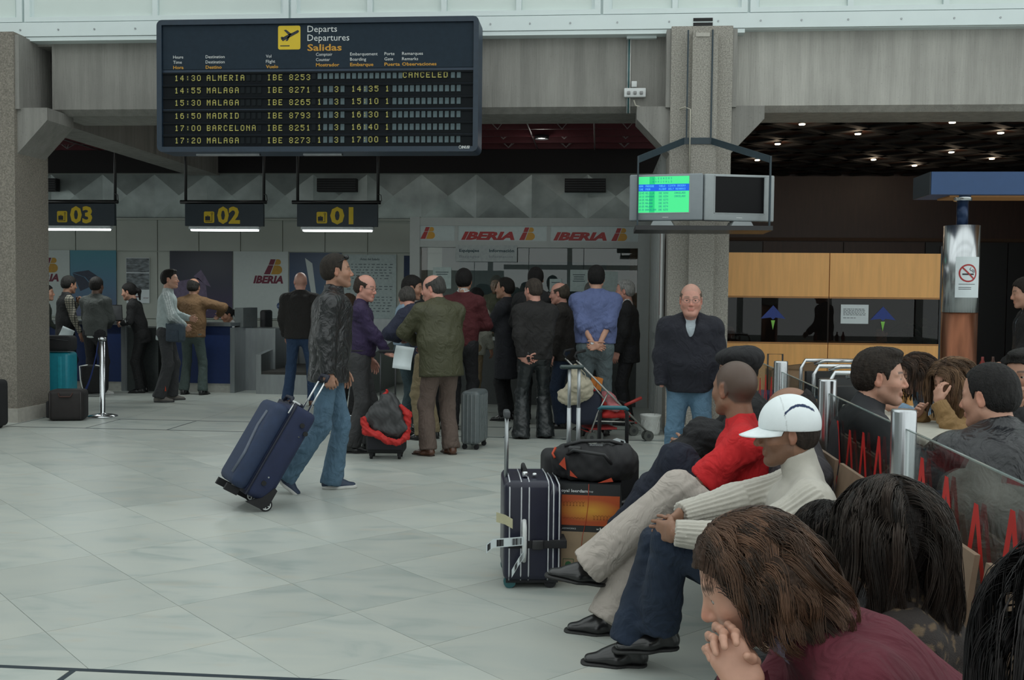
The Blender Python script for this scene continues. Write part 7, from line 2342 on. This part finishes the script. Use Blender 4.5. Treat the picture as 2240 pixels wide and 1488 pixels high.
person('dark-haired clerk in a white short-sleeved shirt seated behind the steel desk', -6.02, 16.15, 255, 1.62, far(pel=(0, 0, .60), fem=1, w=.95, tops=[dict(m=c_('white_blouse', (.50, .52, .52)), hem=-.02, sleeve=.38, t=.02, name='blouse')], trousers=dict(m=BLKC), lean=8, head=(-20, 25, 0), hair='pony', hcol=(.009, .008, .008), skin='mid',
    hl=(.32, .10, .95), hr=(.34, -.16, .98), fl=(.42, .1, .08), fr=(.42, -.1, .08), hs=1.0))
# --- middle crowd
person('bald man in a black bomber jacket and blue jeans, left of the walking man', -4.06, 13.45, 95, 1.80, mid(w=1.1, tops=[dict(m=c_('bomber', (.016, .014, .013)), hem=-.06, t=.045, collar=.03)], trousers=dict(m=c_('denim_mid', (.022, .050, .110)), cuff=.075), skin='pink', hair='none', shaved=(.35, .22, .17), shavek=.35,
    hl=(.12, .22, .92), hr=(.14, -.22, .92), fl=(0, .17, .08), fr=(0, -.17, .08), shoes=('dress', BRN), fla=(55, 0), fra=(-10, 0), head=(25, 0, 0), neck=2))
def sunglasses(root, J, o, P):
    hc, hf, hl, hu, hs = J['hc'] - o, J['hf'], J['hl'], J['hu'], J['hs']
    b = MB()
    for sd in (1, -1):
        b.sphere(tuple(hc + (hf * .070 + hu * .092 + hl * .030 * sd) * hs), .020, 10, 8)
        b.tube([tuple(hc + (hf * .075 + hu * .09 + hl * .05 * sd) * hs), tuple(hc + (hf * .01 + hu * .06 + hl * .088 * sd) * hs)], .003, 5)
    root_ = b.build('sunglasses', mat('lens_black', (.006, .006, .007), rough=.1), root)
walk = person('man in a black leather jacket and faded jeans walking right with a navy suitcase', -2.05, 7.54, 12, 1.80, dict(res=.010, hres=.0042, w=1.12, lean=3, neck=6,
    tops=[dict(m=LEATH, hem=-.12, t=.038, collar=.035, fold=.014, ff=20, name='leather_jacket', flare=1.0)], trousers=dict(m=JEAN, r=.98, cuff=.086, fold=.013, hem=-.035), skin='mid', hair='short', ht=.006, hcol=(.022, .017, .013), tuft=.001, line='reced', stubble=.35,
    head=(6, -3, 0), hr=(.00, -.25, .80), hl=(.10, .24, .86), er=(-1, -.1, 0), fr=(-.30, -.08, .150), fl=(.02, .10, .08), kr=(1, -.05, .1), fra=(-4, 42), fla=(6, 0), kl=(1, 0, .2), shoes=('sneaker', SNK),
    handr=dict(d=(.25, 0, -1), n=(0, 1, 0), curl=.95, thumb=.8), ear=1.05, after=sunglasses))
person('balding man in glasses and a purple shirt with dark grey trousers', -2.30, 9.55, 10, 1.69, mid(w=1.04, belly=.01,
    tops=[dict(m=c_('purple_shirt', (.028, .016, .055)), hem=.03, t=.022, sleeve=.93, collar=.03, fold=.014, name='shirt')], trousers=dict(m=GREYT, r=1.06, cuff=.09, top=.10, belt=1), skin='pink', hair='bald', hcol=(.035, .024, .018), glasses=1, brow=(.06, .04, .03),
    head=(-28, 10, 0), hr=(.30, -.10, .98), er=(-.6, -1, -.3), hl=(.12, .2, .90), handr=dict(d=(1, .1, -.35), n=(0, .3, -1), curl=.35), fl=(.10, .12, .08), fr=(-.06, -.13, .08)))
person('small dark-haired child half hidden behind the walking man', -3.12, 12.3, 60, 1.50, far(fem=1, tops=[dict(m=BLKC2)], trousers=dict(m=BLKC), hair='long', hcol=(.05, .03, .018)))
person('dark-haired man in a light blue shirt and teal jeans behind the purple shirt', -2.10, 10.78, 12, 1.71, mid(
    tops=[dict(m=c_('pale_blue_shirt', (.24, .33, .42)), hem=.05, t=.028, sleeve=.90, collar=.03, fold=.016, name='shirt')], trousers=dict(m=JEANG, top=.10, belt=1), skin='mid', lean=4, head=(-10, 10, 0), hcol=(.010, .009, .008),
    hr=(.22, -.14, 1.0), hl=(.26, .08, 1.02), er=(-.5, -.8, -.8), handr=dict(curl=.6), stubble=.3))
person('dark-haired man in a black sweater looking down, behind the light blue shirt', -1.95, 11.35, -70, 1.70, mid(tops=[dict(m=BLKC)], trousers=dict(m=BLKC2), skin='mid', head=(35, 20, 0), hcol=(.010, .009, .008), line='reced', **front_hands(1.1)))
person('stooping bald man in a dark blue jacket and beige trousers beside the olive jacket', -1.78, 10.45, 150, 1.68, mid(tops=[dict(m=c_('navy_jacket', (.018, .022, .045)), hem=-.05, t=.034, collar=.02)], trousers=dict(m=c_('beige_chino', (.24, .19, .11)), cuff=.078), skin='pink', hair='bald', hcol=(.06, .055, .05),
    lean=22, bend=8, neck=20, head=(-40, 25, 0), hl=(.32, .12, 1.10), hr=(.34, -.05, 1.18), el=(.1, 1, -.8), er=(.1, -1, -.8)))
person('heavy grey-haired man in an olive waxed jacket and taupe trousers, seen from behind', -1.48, 9.42, 128, 1.70, dict(res=.012, hres=.0050, w=1.16, belly=.03, lean=4, bend=5,
    tops=[dict(m=c_('olive_wax', (.050, .050, .022), rough=.6), hem=-.17, t=.045, collar=.03, fold=.018, ff=16, flare=1.12, name='waxed_jacket')], trousers=dict(m=BROWNT, r=1.16, cuff=.088, fold=.015), skin='pink', hair='bald', hcol=(.05, .048, .045), fat=1.1, chin2=1, brow=(.03, .025, .02), glasses=0,
    head=(42, 12, 0), hl=(.34, .10, 1.10), hr=(.30, -.05, 1.05), el=(.0, 1.2, -.4), er=(0, -1, -.6), shoes=('dress', BRN), fl=(.02, .13, .08), fr=(0, -.12, .08), fla=(20, 0), neck=16))
paper(-1.74, 8.99, 1.05, 20, 8, .17, .21, 'large white paper sheet held by the man in the olive jacket', .05)
person('dark-haired man in a maroon sweater over a white collar, seen from behind', -1.52, 11.2, 82, 1.80, mid(tops=[dict(m=c_('white_blouse', (.50, .52, .52)), t=.012, collar=.05, name='shirt', hem=.05), dict(m=c_('maroon_knit', (.070, .009, .012)), hem=-.02, t=.026, collar=.005, name='sweater')], trousers=dict(m=BLKC2), skin='mid', hcol=(.008, .007, .007), line='woman', **front_hands(1.12, .22)))
person('dark-haired woman in an off-white jacket and khaki trousers, deep in the queue', -1.62, 13.0, 60, 1.60, far(fem=1, tops=[dict(m=c_('offwhite_jacket', (.27, .27, .23)), hem=-.12, t=.04, fold=.02)], trousers=dict(m=KHAKI, cuff=.085), hair='short', line='woman', hcol=(.009, .008, .008), skin='mid', head=(-10, 10, 0), fl=(.12, .12, .08), fr=(-.14, -.10, .08), hl=(.18, .12, .98), hr=(.15, -.2, .9)))
person('person in a khaki-green coat inside the office behind the glass', -1.50, 14.75, 270, 1.80, far(tops=[dict(m=c_('khaki_coat', (.13, .13, .09)), hem=-.2, t=.04)], trousers=dict(m=KHAKI), hcol=(.05, .045, .03), skin='tan'))  # added figure in place of a man's reflection in the office glass
person('man in a dark coat with folded arms facing left in the queue', -1.10, 12.25, 165, 1.72, far(w=1.05, tops=[dict(m=c_('dark_coat', (.013, .014, .019)), hem=-.42, t=.045, collar=.03, flare=1.15)], trousers=dict(m=BLKC2), skin='mid', hcol=(.012, .010, .009), head=(5, 0, 0), hl=(.24, -.10, 1.22), hr=(.20, .10, 1.18), el=(.3, 1, -1), er=(.3, -1, -1), line='reced'))
person('tall black-haired man in a black coat, deep in the queue behind the leather trousers', -.75, 11.85, 85, 1.84, mid(tops=[dict(m=BLKC, hem=-.35, t=.04, collar=.01)], trousers=dict(m=BLKC2), skin='mid', hcol=(.007, .006, .006), line='woman', **front_hands()))
person('man in a black sweater and shiny black leather trousers, hands at his back', -.67, 10.72, 110, 1.69, dict(res=.012, hres=.0055, w=1.05, **dict(back_hands(), hl=(-.10, .18, .88), hr=(-.12, -.02, .92)),
    tops=[dict(m=c_('black_knit', (.013, .012, .012)), hem=-.07, t=.036, collar=.01, fold=.012)], trousers=dict(m=mat('leather_trousers', (.014, .018, .020), rough=.40, noise=.4, nscale=4, bump=.3, bscale=90, coat=.2), r=1.06, cuff=.105, hem=-.06, fold=.020), skin='pink', hair='short', ht=.003, hcol=(.045, .035, .028), tuft=.0008,
    head=(25, 5, 0), fl=(.0, .15, .08), fr=(0, -.13, .08), stubble=.2))
person('bald bespectacled man in a brown-black jacket and blue jeans, facing left', -.40, 11.62, 170, 1.66, mid(tops=[dict(m=c_('brown_black', (.016, .013, .011)), hem=-.12, t=.04, collar=.02)], trousers=dict(m=JEAND), skin='pink', hair='bald', hcol=(.05, .04, .03), glasses=1, head=(0, 6, 0), hl=(.1, .22, .85), hr=(.2, -.15, 1.0)))
person('grey-haired man leaning toward the glass, left of the man in the blue shirt', -.14, 12.5, 60, 1.70, far(tops=[dict(m=BLKC)], trousers=dict(m=BLKC2), skin='pink', hcol=(.09, .085, .08), line='reced', head=(-40, 10, 0), lean=8))
def watch(root, J, o, sd):
    a, w = J['el'][sd] - o, J['wr'][sd] - o
    d = unit(w - a); c = w - d * .025; u1 = unit(np.cross(d, npv((0, 0, 1)))); u2 = np.cross(d, u1)
    b = MB(); b.tube([tuple(c + (u1 * cos(q) + u2 * sin(q)) * .031) for q in np.linspace(0, 6.283, 19)[:-1]], .005, 5, close=True)
    dn = unit(-J['F']); b.cyl(tuple(c + dn * .030), tuple(c + dn * .040), .018, 14)
    b.build('wristwatch', M_CHROME, root)
person('broad man in a cornflower-blue shirt with hands clasped behind his back', -.03, 11.02, 90, 1.84, dict(res=.011, hres=.0055, w=1.10,
    tops=[dict(m=c_('cornflower_shirt', (.105, .135, .28), noise=.08), hem=.02, t=.042, sleeve=.66, collar=.02, fold=.017, ff=17, name='shirt')], trousers=dict(m=c_('grey_jeans', (.105, .140, .150), noise=.15, nscale=5), r=1.10, cuff=.085, top=.11, fold=.014), skin='light', hair='short', hcol=(.009, .008, .008), line='short',
    hl=(-.17, .02, .96), hr=(-.19, -.03, .93), el=(-.5, 1.2, 0), er=(-.5, -1.2, 0), handl=dict(d=(-.1, -1, -.35), n=(-1, 0, 0), curl=.5), handr=dict(d=(-.1, 1, -.25), n=(-1, 0, .2), curl=.6),
    after=lambda root, J, o, P: watch(root, J, o, 1)))
person('old white-haired man in a black suit at the right end of the office', .36, 12.05, 172, 1.70, mid(tops=[dict(m=c_('white_blouse', (.50, .52, .52)), t=.012, collar=.05, name='shirt', hem=.05), dict(m=BLKC, hem=-.18, t=.035, open=.2, collar=.0)], trousers=dict(m=BLKC2), skin='pink', hcol=(.28, .28, .27), line='reced', head=(0, 4, 0), brow=(.2, .2, .2), hl=(.12, .22, .84)))
def pockets(**k): return dict(hl=(.08, .24, .88), hr=(.08, -.24, .88), el=(-1, 1.2, 0), er=(-1, -1.2, 0), handl=None, handr=None, **k)
person('stocky bespectacled man in a navy sweater and light blue jeans facing the camera', .73, 8.10, 266, 1.60, dict(res=.010, hres=.0042, w=1.14, hs=1.04, belly=.035, fat=1.08, chin2=1, **pockets(),
    tops=[dict(m=c_('pale_shirt', (.42, .48, .52)), t=.014, collar=.045, name='shirt', hem=.1, w=.93), dict(m=NAVYW, hem=-.10, t=.046, open=.20, ow=1.5, collar=.0, fold=.013, ff=16, name='sweater')], trousers=dict(m=c_('light_denim', (.085, .165, .245), noise=.15, nscale=5), r=1.15, cuff=.088, fold=.014), skin='pink', hair='bald', ht=.003, hcol=(.12, .09, .07), shaved=(.30, .20, .15), shavek=.35, glasses=1, brow=(.15, .10, .07),
    head=(0, 4, 0), fl=(.05, .14, .08), fr=(0, -.14, .08)))

# --- seated row, facing left, from far to near
def seated(**k):
    d = dict(pel=(0, 0, .42), fl=(.52, .10, .08), fr=(.50, -.12, .08), kl=(.3, .2, 1), kr=(.3, -.1, 1)); d.update(k); return d
def beret(root, J, o, P):
    hc, hf, hl, hu, hs = J['hc'] - o, J['hf'], J['hl'], J['hu'], J['hs']
    f = Field(); f.ell(hc + (hu * .075 - hf * .02) * hs, npv((.135, .125, .060)) * hs, [hf, hl, hu], .02); f.ell(hc + (hu * .05 - hf * .08) * hs, npv((.07, .09, .07)) * hs, [hf, hl, hu], .04)
    Vt, F = f.mesh(.009); link('beret', np_mesh('beret', Vt + normals(Vt, F) * (folds(Vt, 30, 4) * .004)[:, None], F, BLKC2), root)
person('seated person in a black beret and black coat, farthest in the waiting row', .92, 5.90, 178, 1.72, seated(res=.012, hres=.0055, lean=-6, bend=14, w=1.1, hair='short', line='woman', hcol=(.01, .009, .008), skin='mid', headat=(.81, 5.98, 1.09),
    tops=[dict(m=BLKC, hem=-.10, t=.05, fold=.018, collar=.04)], trousers=dict(m=BLKC2, r=1.2, fold=.02), hl=(.38, .05, .66), hr=(.34, -.05, .62), el=(-.5, 1, -.4), er=(-.5, -1, -.4), pel=(0, 0, .44),
    fl=(.62, -.05, .34), kl=(.5, .1, 1), fr=(.50, -.05, .08), after=beret, head=(-20, 5, 0)))
f = Field(); f.ell((0, 0, 0), (.13, .12, .10), k=.03); f.ell((.10, .03, -.05), (.12, .12, .07), k=.06); f.ell((-.10, .0, -.08), (.12, .12, .06), k=.05)
Vt, Fc = f.mesh(.012); Vt = Vt + normals(Vt, Fc) * (folds(Vt, 24, 31) * .020)[:, None]
tag(link('coat', np_mesh('coat', Vt, Fc, BLKC2), loc=(.62, 5.72, .74)), 'black coat bundled on the lap between the beret and the red polo shirt', 'coat')
person('seated man in a red polo shirt with a shaved head, looking away to the left', .82, 5.0, 172, 1.76, dict(seated(), res=.009, hres=.0042, lean=-2, bend=10, w=1.12, arm=1.15, headat=(.65, 4.86, 1.08), hs=1.05,
    tops=[dict(m=c_('red_polo', (.56, .012, .016), noise=.06), hem=-.04, t=.026, sleeve=.46, collar=.012, fold=.013, ff=20, name='polo_shirt')], trousers=dict(m=c_('navy_trousers', (.008, .012, .026)), r=1.25, cuff=.10, fold=.018), skin='tan', hair='none', shaved=(.045, .035, .030), shavek=.8, line='short', baldtop=0,
    head=(-42, 0, 0), hw={1: (.64, 4.86, .70), -1: (.56, 4.86, .66)}, el=(1, .5, -1), er=(-.5, -1, -.4), handl=dict(d=(-.1, -1, .1), n=(0, 0, -1), curl=.4), leg=1.16, fw={1: (.16, 5.06, .33), -1: (.20, 5.0, .08)}, kl=(.3, .0, 1), ear=1.1))
M_CREAM = c_('cream_trousers', (.44, .39, .35), noise=.06)
def sockf(): pass
person('seated balding man in a charcoal jacket and cream trousers with one leg crossed', .76, 4.66, 180, 1.84, dict(seated(pel=(0, 0, .38)), res=.009, hres=.0048, lean=-60, bend=56, neck=25, w=1.05, leg=1.16, headat=(.87, 4.66, .975),
    tops=[dict(m=c_('teal_tee', (.02, .14, .19)), t=.016, name='undershirt', hem=.0, collar=.03), dict(m=c_('charcoal_jacket', (.040, .036, .042)), hem=-.06, t=.042, open=.22, collar=.02, fold=.016, ff=16)], trousers=dict(m=M_CREAM, r=1.12, cuff=.085, fold=.010), skin='tan', hair='bald', hcol=(.012, .010, .010),
    head=(-12, 12, 0), hw={1: (.44, 4.48, .58), -1: (.42, 4.60, .56)}, el=(-.3, 1, -.3), er=(-.3, -1, -.3), fw={1: (-.02, 4.47, .31), -1: (.06, 4.48, .08)}, kl=(.5, .15, 1), fla=(0, -8), kr=(.4, 0, 1), socks=c_('grey_sock', (.20, .21, .21))))
def paint_cream(Vt, J):
    col = np.tile(npv((.50, .475, .42)), (len(Vt), 1))
    s = J['s']; L = J['L']; F_ = J['F']
    q = Vt - (J['chest'] - J['T2'] * .10 * s)
    a = q @ J['T2']; b = q @ J['SF']; l = q @ J['SL']
    m = (((a + .02) / .085) ** 2 + ((b + .0) / .055) ** 2 < 1) & (abs(l) > .06)
    m2 = (((a - .11) / .03) ** 2 + ((b - .085) / .07) ** 2 < 1) & (abs(l) > .03)
    # sleeves stay cream
    for sd in (1, -1):
        for p, r in ((J['sh'][sd], J['el'][sd]), (J['el'][sd], J['wr'][sd])):
            d = unit(r - p); w = Vt - p; t = np.clip(w @ d, 0, np.linalg.norm(r - p)); dist = np.linalg.norm(w - t[:, None] * d, axis=1)
            keep = dist < .078
            m &= ~keep
    col[m] = (.010, .012, .020); col[m2] = (.010, .012, .020)
    return col
def cap_(root, J, o, P):
    hc, hf, hl, hu, hs = J['hc'] - o, J['hf'], J['hl'], J['hu'], J['hs']
    ax = [hf, hl, hu]
    tilt = rotv(hu, hl, radians(-8)); tf = rotv(hf, hl, radians(-8))
    c0 = hc + (hu * .030 - hf * .012) * hs
    f = Field(); f.ell(c0, npv((.112, .092, .108)) * hs, ax, .01, cuts=((hc + (hu * .012) * hs, -unit(hu + hf * -.12)),)); 
    f.ell(c0, npv((.104, .084, .100)) * hs, ax, .004, sub=True)
    Vt, F = f.mesh(.0042)
    col = np.tile(npv((.80, .86, .88)), (len(Vt), 1))
    q = (Vt - c0) @ np.array(ax).T / hs
    # navy crescents over each side panel
    arc = np.abs(q[:, 2] - (.070 - (q[:, 0] + .030) ** 2 * 9)) < .0045
    col[arc & (np.abs(q[:, 1]) > .025) & (q[:, 0] > -.085) & (q[:, 0] < .025)] = (.012, .03, .09)
    seam = (np.abs(q[:, 0] - .03 + np.abs(q[:, 1]) * .1) < .0015)
    col[seam] *= .75
    me = np_mesh('cap', Vt, F, mat('cap_cloth', (0, 0, 0), rough=.75, noise=.03, attr=True, bump=.15, bscale=700), col=col); cp = link('cap_crown', me, root)
    # brim: curved plate
    n, m_ = 14, 7; vs = []
    bd = unit(hf - hu * .28)
    for j in range(m_):
        for i in range(n):
            a = -1.25 + 2.5 * i / (n - 1); q_ = j / (m_ - 1)
            r0 = npv((.100 * cos(a), .086 * sin(a), .030 - .012 * abs(a)))
            ext = .088 * (cos(a * 1.2) ** .8 if cos(a * 1.2) > 0 else 0) * q_
            p = c0 + (hf * r0[0] + hl * r0[1] + hu * (r0[2] - .030)) * hs + bd * ext * hs - hu * (sin(a) ** 2) * .016 * q_ * hs
            vs.append(tuple(p))
    b = MB(); b.add(vs, [(j * n + i, j * n + i + 1, (j + 1) * n + i + 1, (j + 1) * n + i) for j in range(m_ - 1) for i in range(n - 1)], True)
    br = b.build('cap_brim', mat('cap_white', (.80, .86, .88), rough=.75), root); so = br.modifiers.new('s', 'SOLIDIFY'); so.thickness = .004; so.offset = 0
CAPJ = person('seated man in a white baseball cap and cream ribbed sweater, clasping his knee', .74, 4.02, 178, 1.82, dict(seated(pel=(0, 0, .36)), res=.008, hres=.0034, lean=-56, bend=56, neck=28, w=1.02, headat=(.745, 4.01, .985),
    tops=[dict(m=mat('cream_knit', (0, 0, 0), rough=.9, noise=.05, nscale=25, attr=True, bump=.3, bscale=500, sheen=.2), hem=-.08, t=.026, collar=.062, fold=.008, rib=1, paint=paint_cream, res=.0064, name='ribbed_sweater')],
    trousers=dict(m=c_('dark_denim', (.010, .020, .042), noise=.3, nscale=5), r=1.02, cuff=.082, hem=.03, fold=.010), skin='tan', hair='short', ht=.002, hcol=(.03, .022, .018), tuft=.0006, stubble=.45, nose=1.35, fat=.92,
    head=(-2, 7, 0), hw={1: (.30, 3.80, .62), -1: (.26, 3.92, .64)}, el=(-.2, .3, -1), er=(-.3, -1, -.5), handl=dict(d=(.85, -.9, -.1), n=(.3, -1, -.1), curls=(.7, .75, .8, .85), thumb=.8), handr=dict(d=(.5, 1, -.3), n=(.6, -.6, .2), curl=.8),
    fw={1: (.26, 4.06, .165), -1: (.14, 4.10, .08)}, fla=(4, 4), fra=(0, 0), kl=(1, .12, .8), kr=(.5, -.02, 1), shoes=('dress', BLK), after=cap_))
# --- nearest three heads
M_WINE = c_('wine_fleece', (.105, .012, .024), noise=.08)
def ring(root, J, o, P):
    tp = J['tips'].get(1)
person('person with shoulder-length wavy brown hair in a wine-red sweater, bent over clasped hands', .62, 2.00, 182, 1.68, dict(seated(pel=(0, 0, .44)), res=.009, hres=.0032, lean=30, bend=20, neck=16, w=1.0, headat=(.30, 1.97, .955),
    tops=[dict(m=c_('lilac_shirt', (.38, .32, .42)), t=.014, collar=.055, name='shirt', hem=.06), dict(m=M_WINE, hem=-.06, t=.036, collar=.015, open=.10, fold=.012, ff=14, name='sweater')], trousers=dict(m=JEAND, r=1.1), skin='light',
    hair='long', hlen=.0, ht=.012, part=.0, hcol=(.050, .030, .021), strands=5200, sr=.0011, hcols=[(.022, .014, .010), (.17, .088, .052)], wave=.55, clump=.5, fall=(.50, .05, 0), fringe=.035, head=(-2, 26, 4), hs=.95, stubble=.3,
    hw={1: (.28, 1.82, .79), -1: (.28, 1.90, .79)}, el=(-.2, .5, -1), er=(-.2, -.6, -1), handl=dict(d=(.45, -.30, .85), n=(.20, -.98, -.1), curls=(.62, .66, .70, .74), thumb=.8, res=.0025, fold=.6), handr=dict(d=(.45, .30, .85), n=(.2, .98, -.1), curls=(.62, .66, .7, .74), thumb=.9, res=.0025, fold=.6),
    fl=(.40, .12, .08), fr=(.40, -.12, .08)))
def paint_spots(Vt, J):
    n = folds(Vt, 110, 77, 2); k = (n > .42)
    col = np.tile(npv((.016, .010, .008)), (len(Vt), 1)); col[k] = (.10, .065, .035); return col
person('woman with long near-black hair in a dark brown speckled top, seen from behind', .74, 2.46, 160, 1.64, dict(seated(pel=(0, 0, .42)), res=.010, hres=.0042, fem=1, lean=4, bend=8, w=1.0, hs=.92, headat=(.68, 2.40, .965),
    tops=[dict(m=mat('speckled_top', (0, 0, 0), rough=.8, attr=True, bump=.4, bscale=300), hem=-.08, t=.035, paint=paint_spots, res=.008, fold=.012)], trousers=dict(m=BLKC), skin='light', hair='long', hlen=.12, ht=.016, hcol=(.012, .009, .008), strands=4200, sr=.0010, hcols=[(.008, .007, .006), (.050, .033, .024)], wave=.22, clump=.5,
    head=(-62, 8, 0), hl=(.34, .10, .52), hr=(.34, -.1, .52)))
person('small seated child with short black hair beyond the long-haired woman', .78, 2.98, 150, 1.30, dict(seated(pel=(0, 0, .42)), res=.012, hres=.005, lean=8, w=.9, headat=(.66, 2.94, .80), tops=[dict(m=BLKC2)], trousers=dict(m=BLKC), skin='mid', hair='short', line='woman', ht=.016, hcol=(.010, .008, .007), strands=1400, sr=.0011, hcols=[(.006, .005, .005), (.03, .018, .012)], hlen=-.05, head=(-60, 15, 0), hl=(.3, .1, .5), hr=(.3, -.1, .5)))
person('person with long straight black hair cut off by the right edge, nearest the camera', .84, 1.55, 150, 1.66, dict(seated(pel=(0, 0, .42)), res=.011, hres=.0042, fem=1, lean=4, bend=8, w=1.0, headat=(.765, 1.61, 1.01), tops=[dict(m=BLKC2, hem=-.08, t=.035)], trousers=dict(m=BLKC), skin='light', hair='long', hlen=.24, ht=.020, hcol=(.008, .007, .008), strands=3600, sr=.0010, hcols=[(.006, .006, .007), (.030, .024, .024)], wave=.06, clump=.6,
    head=(-50, 6, 0), hl=(.34, .10, .52), hr=(.34, -.1, .52)))

# --- restaurant side of the barrier
def paint_logo(Vt, J):
    col = np.tile(npv((.013, .014, .018)), (len(Vt), 1))
    q = Vt - J['waist']; m = (q[:, 2] < .06) & ((q @ J['F']) < .02)
    col[m] = (.24, .008, .012); return col
person('young man with a crew cut in a black and red jacket', 1.50, 5.00, -4, 1.76, dict(seated(pel=(0, 0, .44)), res=.009, hres=.0036, lean=-6, bend=14, neck=24, w=1.05, hs=1.06, headat=(1.37, 5.02, 1.135),
    tops=[dict(m=mat('two_tone', (0, 0, 0), rough=.7, attr=True, bump=.2, bscale=500), paint=paint_logo, hem=-.08, t=.042, collar=.035, fold=.014, ff=17)], trousers=dict(m=JEAND), skin='light', hair='short', ht=.008, hcol=(.022, .016, .012), tuft=.0022, quiff=1, stubble=.35, ear=1.1,
    head=(-10, 2, 0), hl=(.42, .12, .72), hr=(.36, -.10, .70), el=(-.2, .6, -.6), er=(-.2, -.6, -.8), fl=(.45, .12, .08), fr=(.4, -.12, .08), handl=dict(curl=.8), handr=dict(curl=.8)))
person('woman in a light blue denim shirt leaning on the white table', 2.62, 7.05, 188, 1.62, dict(seated(pel=(0, 0, .46)), res=.011, hres=.006, fem=1, lean=30, bend=10, w=.95, headat=(2.13, 6.99, 1.02), tops=[dict(m=c_('denim_shirt', (.17, .26, .36)), t=.03, fold=.014, hem=-.04)], trousers=dict(m=JEAND), skin='light', hair='long', hlen=.12, ht=.010, hcol=(.025, .017, .012), strands=1600, sr=.0015, hcols=[(.015, .010, .008), (.14, .08, .05)], head=(10, 22, 0), hw={1: (1.98, 6.80, .80), -1: (2.0, 7.0, .78)}, el=(-.1, .6, -.6)))
person('woman in a tan sweater with highlighted brown hair, chin on a ringed hand', 2.68, 6.42, 186, 1.64, dict(seated(pel=(0, 0, .46)), res=.010, hres=.0052, fem=1, lean=30, bend=12, w=1.0, headat=(2.16, 6.38, 1.02), tops=[dict(m=c_('tan_sweater', (.26, .155, .062), noise=.08), t=.034, fold=.014, hem=-.04)], trousers=dict(m=BLKC), skin='light', hair='long', hlen=.14, ht=.014, hcol=(.06, .034, .02), strands=2200, sr=.0014, hcols=[(.03, .018, .012), (.34, .20, .11)], wave=.25, head=(22, 18, 0),
    hw={1: (2.04, 6.22, .90), -1: (2.0, 6.45, .80)}, el=(.3, .5, -1), er=(-.2, -.6, -.6), handl=dict(d=(-.1, -.3, 1), n=(-1, -.3, .1), curl=.5)))
person('man in a slate leather jacket seen from behind, nearest the glass barrier', 1.66, 4.10, 100, 1.76, dict(seated(pel=(0, 0, .44)), res=.009, hres=.0040, lean=6, bend=10, w=1.22, neck=16, headat=(1.57, 4.19, 1.125),
    tops=[dict(m=LEATH2, hem=-.10, t=.052, collar=.035, fold=.015, ff=14, name='leather_jacket')], trousers=dict(m=JEAND), skin='light', hair='short', line='reced', ht=.006, hcol=(.012, .011, .011), tuft=.0012, ear=1.1, head=(34, 8, 0), hl=(.40, .22, .72), hr=(.40, -.2, .72), el=(-.2, 1, -.5), er=(-.2, -1, -.5)))
person('dark-haired man with heavy brows pressing a hand to his mouth', 2.78, 5.45, 196, 1.76, dict(seated(pel=(0, 0, .46)), res=.010, hres=.0042, lean=16, bend=10, w=1.08, headat=(2.27, 5.60, 1.12), tops=[dict(m=BLKC2, t=.04)], trousers=dict(m=JEAND), skin='mid', hair='short', hcol=(.012, .011, .010), quiff=1, head=(30, 6, 0), brow=(.008, .007, .006),
    hw={1: (2.16, 5.40, .94), -1: (2.1, 5.7, .80)}, el=(.2, .6, -1), handl=dict(d=(.0, -.1, 1), n=(-1, .1, .1), curl=.7)))
plaid2 = mat('blue_check', (.3, .3, .3), rough=.9); plaid_nodes(plaid2, (.22, .28, .33), (.03, .05, .08), 8)
person('man in a blue checked shirt and dark jacket standing at the right edge', 3.72, 9.0, 170, 1.70, far(res=.013, w=1.05, tops=[dict(m=plaid2, t=.014, name='shirt', hem=-.02), dict(m=BLKC, t=.035, open=.3, hem=-.1)], trousers=dict(m=BLKC2), skin='light', hcol=(.02, .015, .012), head=(0, 10, 0), hl=(.25, .1, 1.0)))
# dim diners behind the smoked glass
person('dim figure with long hair seated behind the smoked glass near the pillar', 1.95, 14.9, 240, 1.60, far(pel=(0, 0, .46), fl=(.4, .1, .08), fr=(.4, -.1, .08), fem=1, tops=[dict(m=c_('grey_top', (.12, .13, .15)))], trousers=dict(m=BLKC), hair='long', hcol=(.03, .02, .014), hl=(.3, .1, .78), hr=(.3, -.1, .78)))
person('dim figure in a pale top seated behind the smoked glass right of the taped notice', 3.95, 14.35, 220, 1.60, far(pel=(0, 0, .46), fl=(.4, .1, .08), fr=(.4, -.1, .08), tops=[dict(m=c_('pale_top', (.2, .2, .21)))], trousers=dict(m=BLKC), hcol=(.02, .015, .01), hl=(.3, .1, .78), hr=(.3, -.1, .78)))
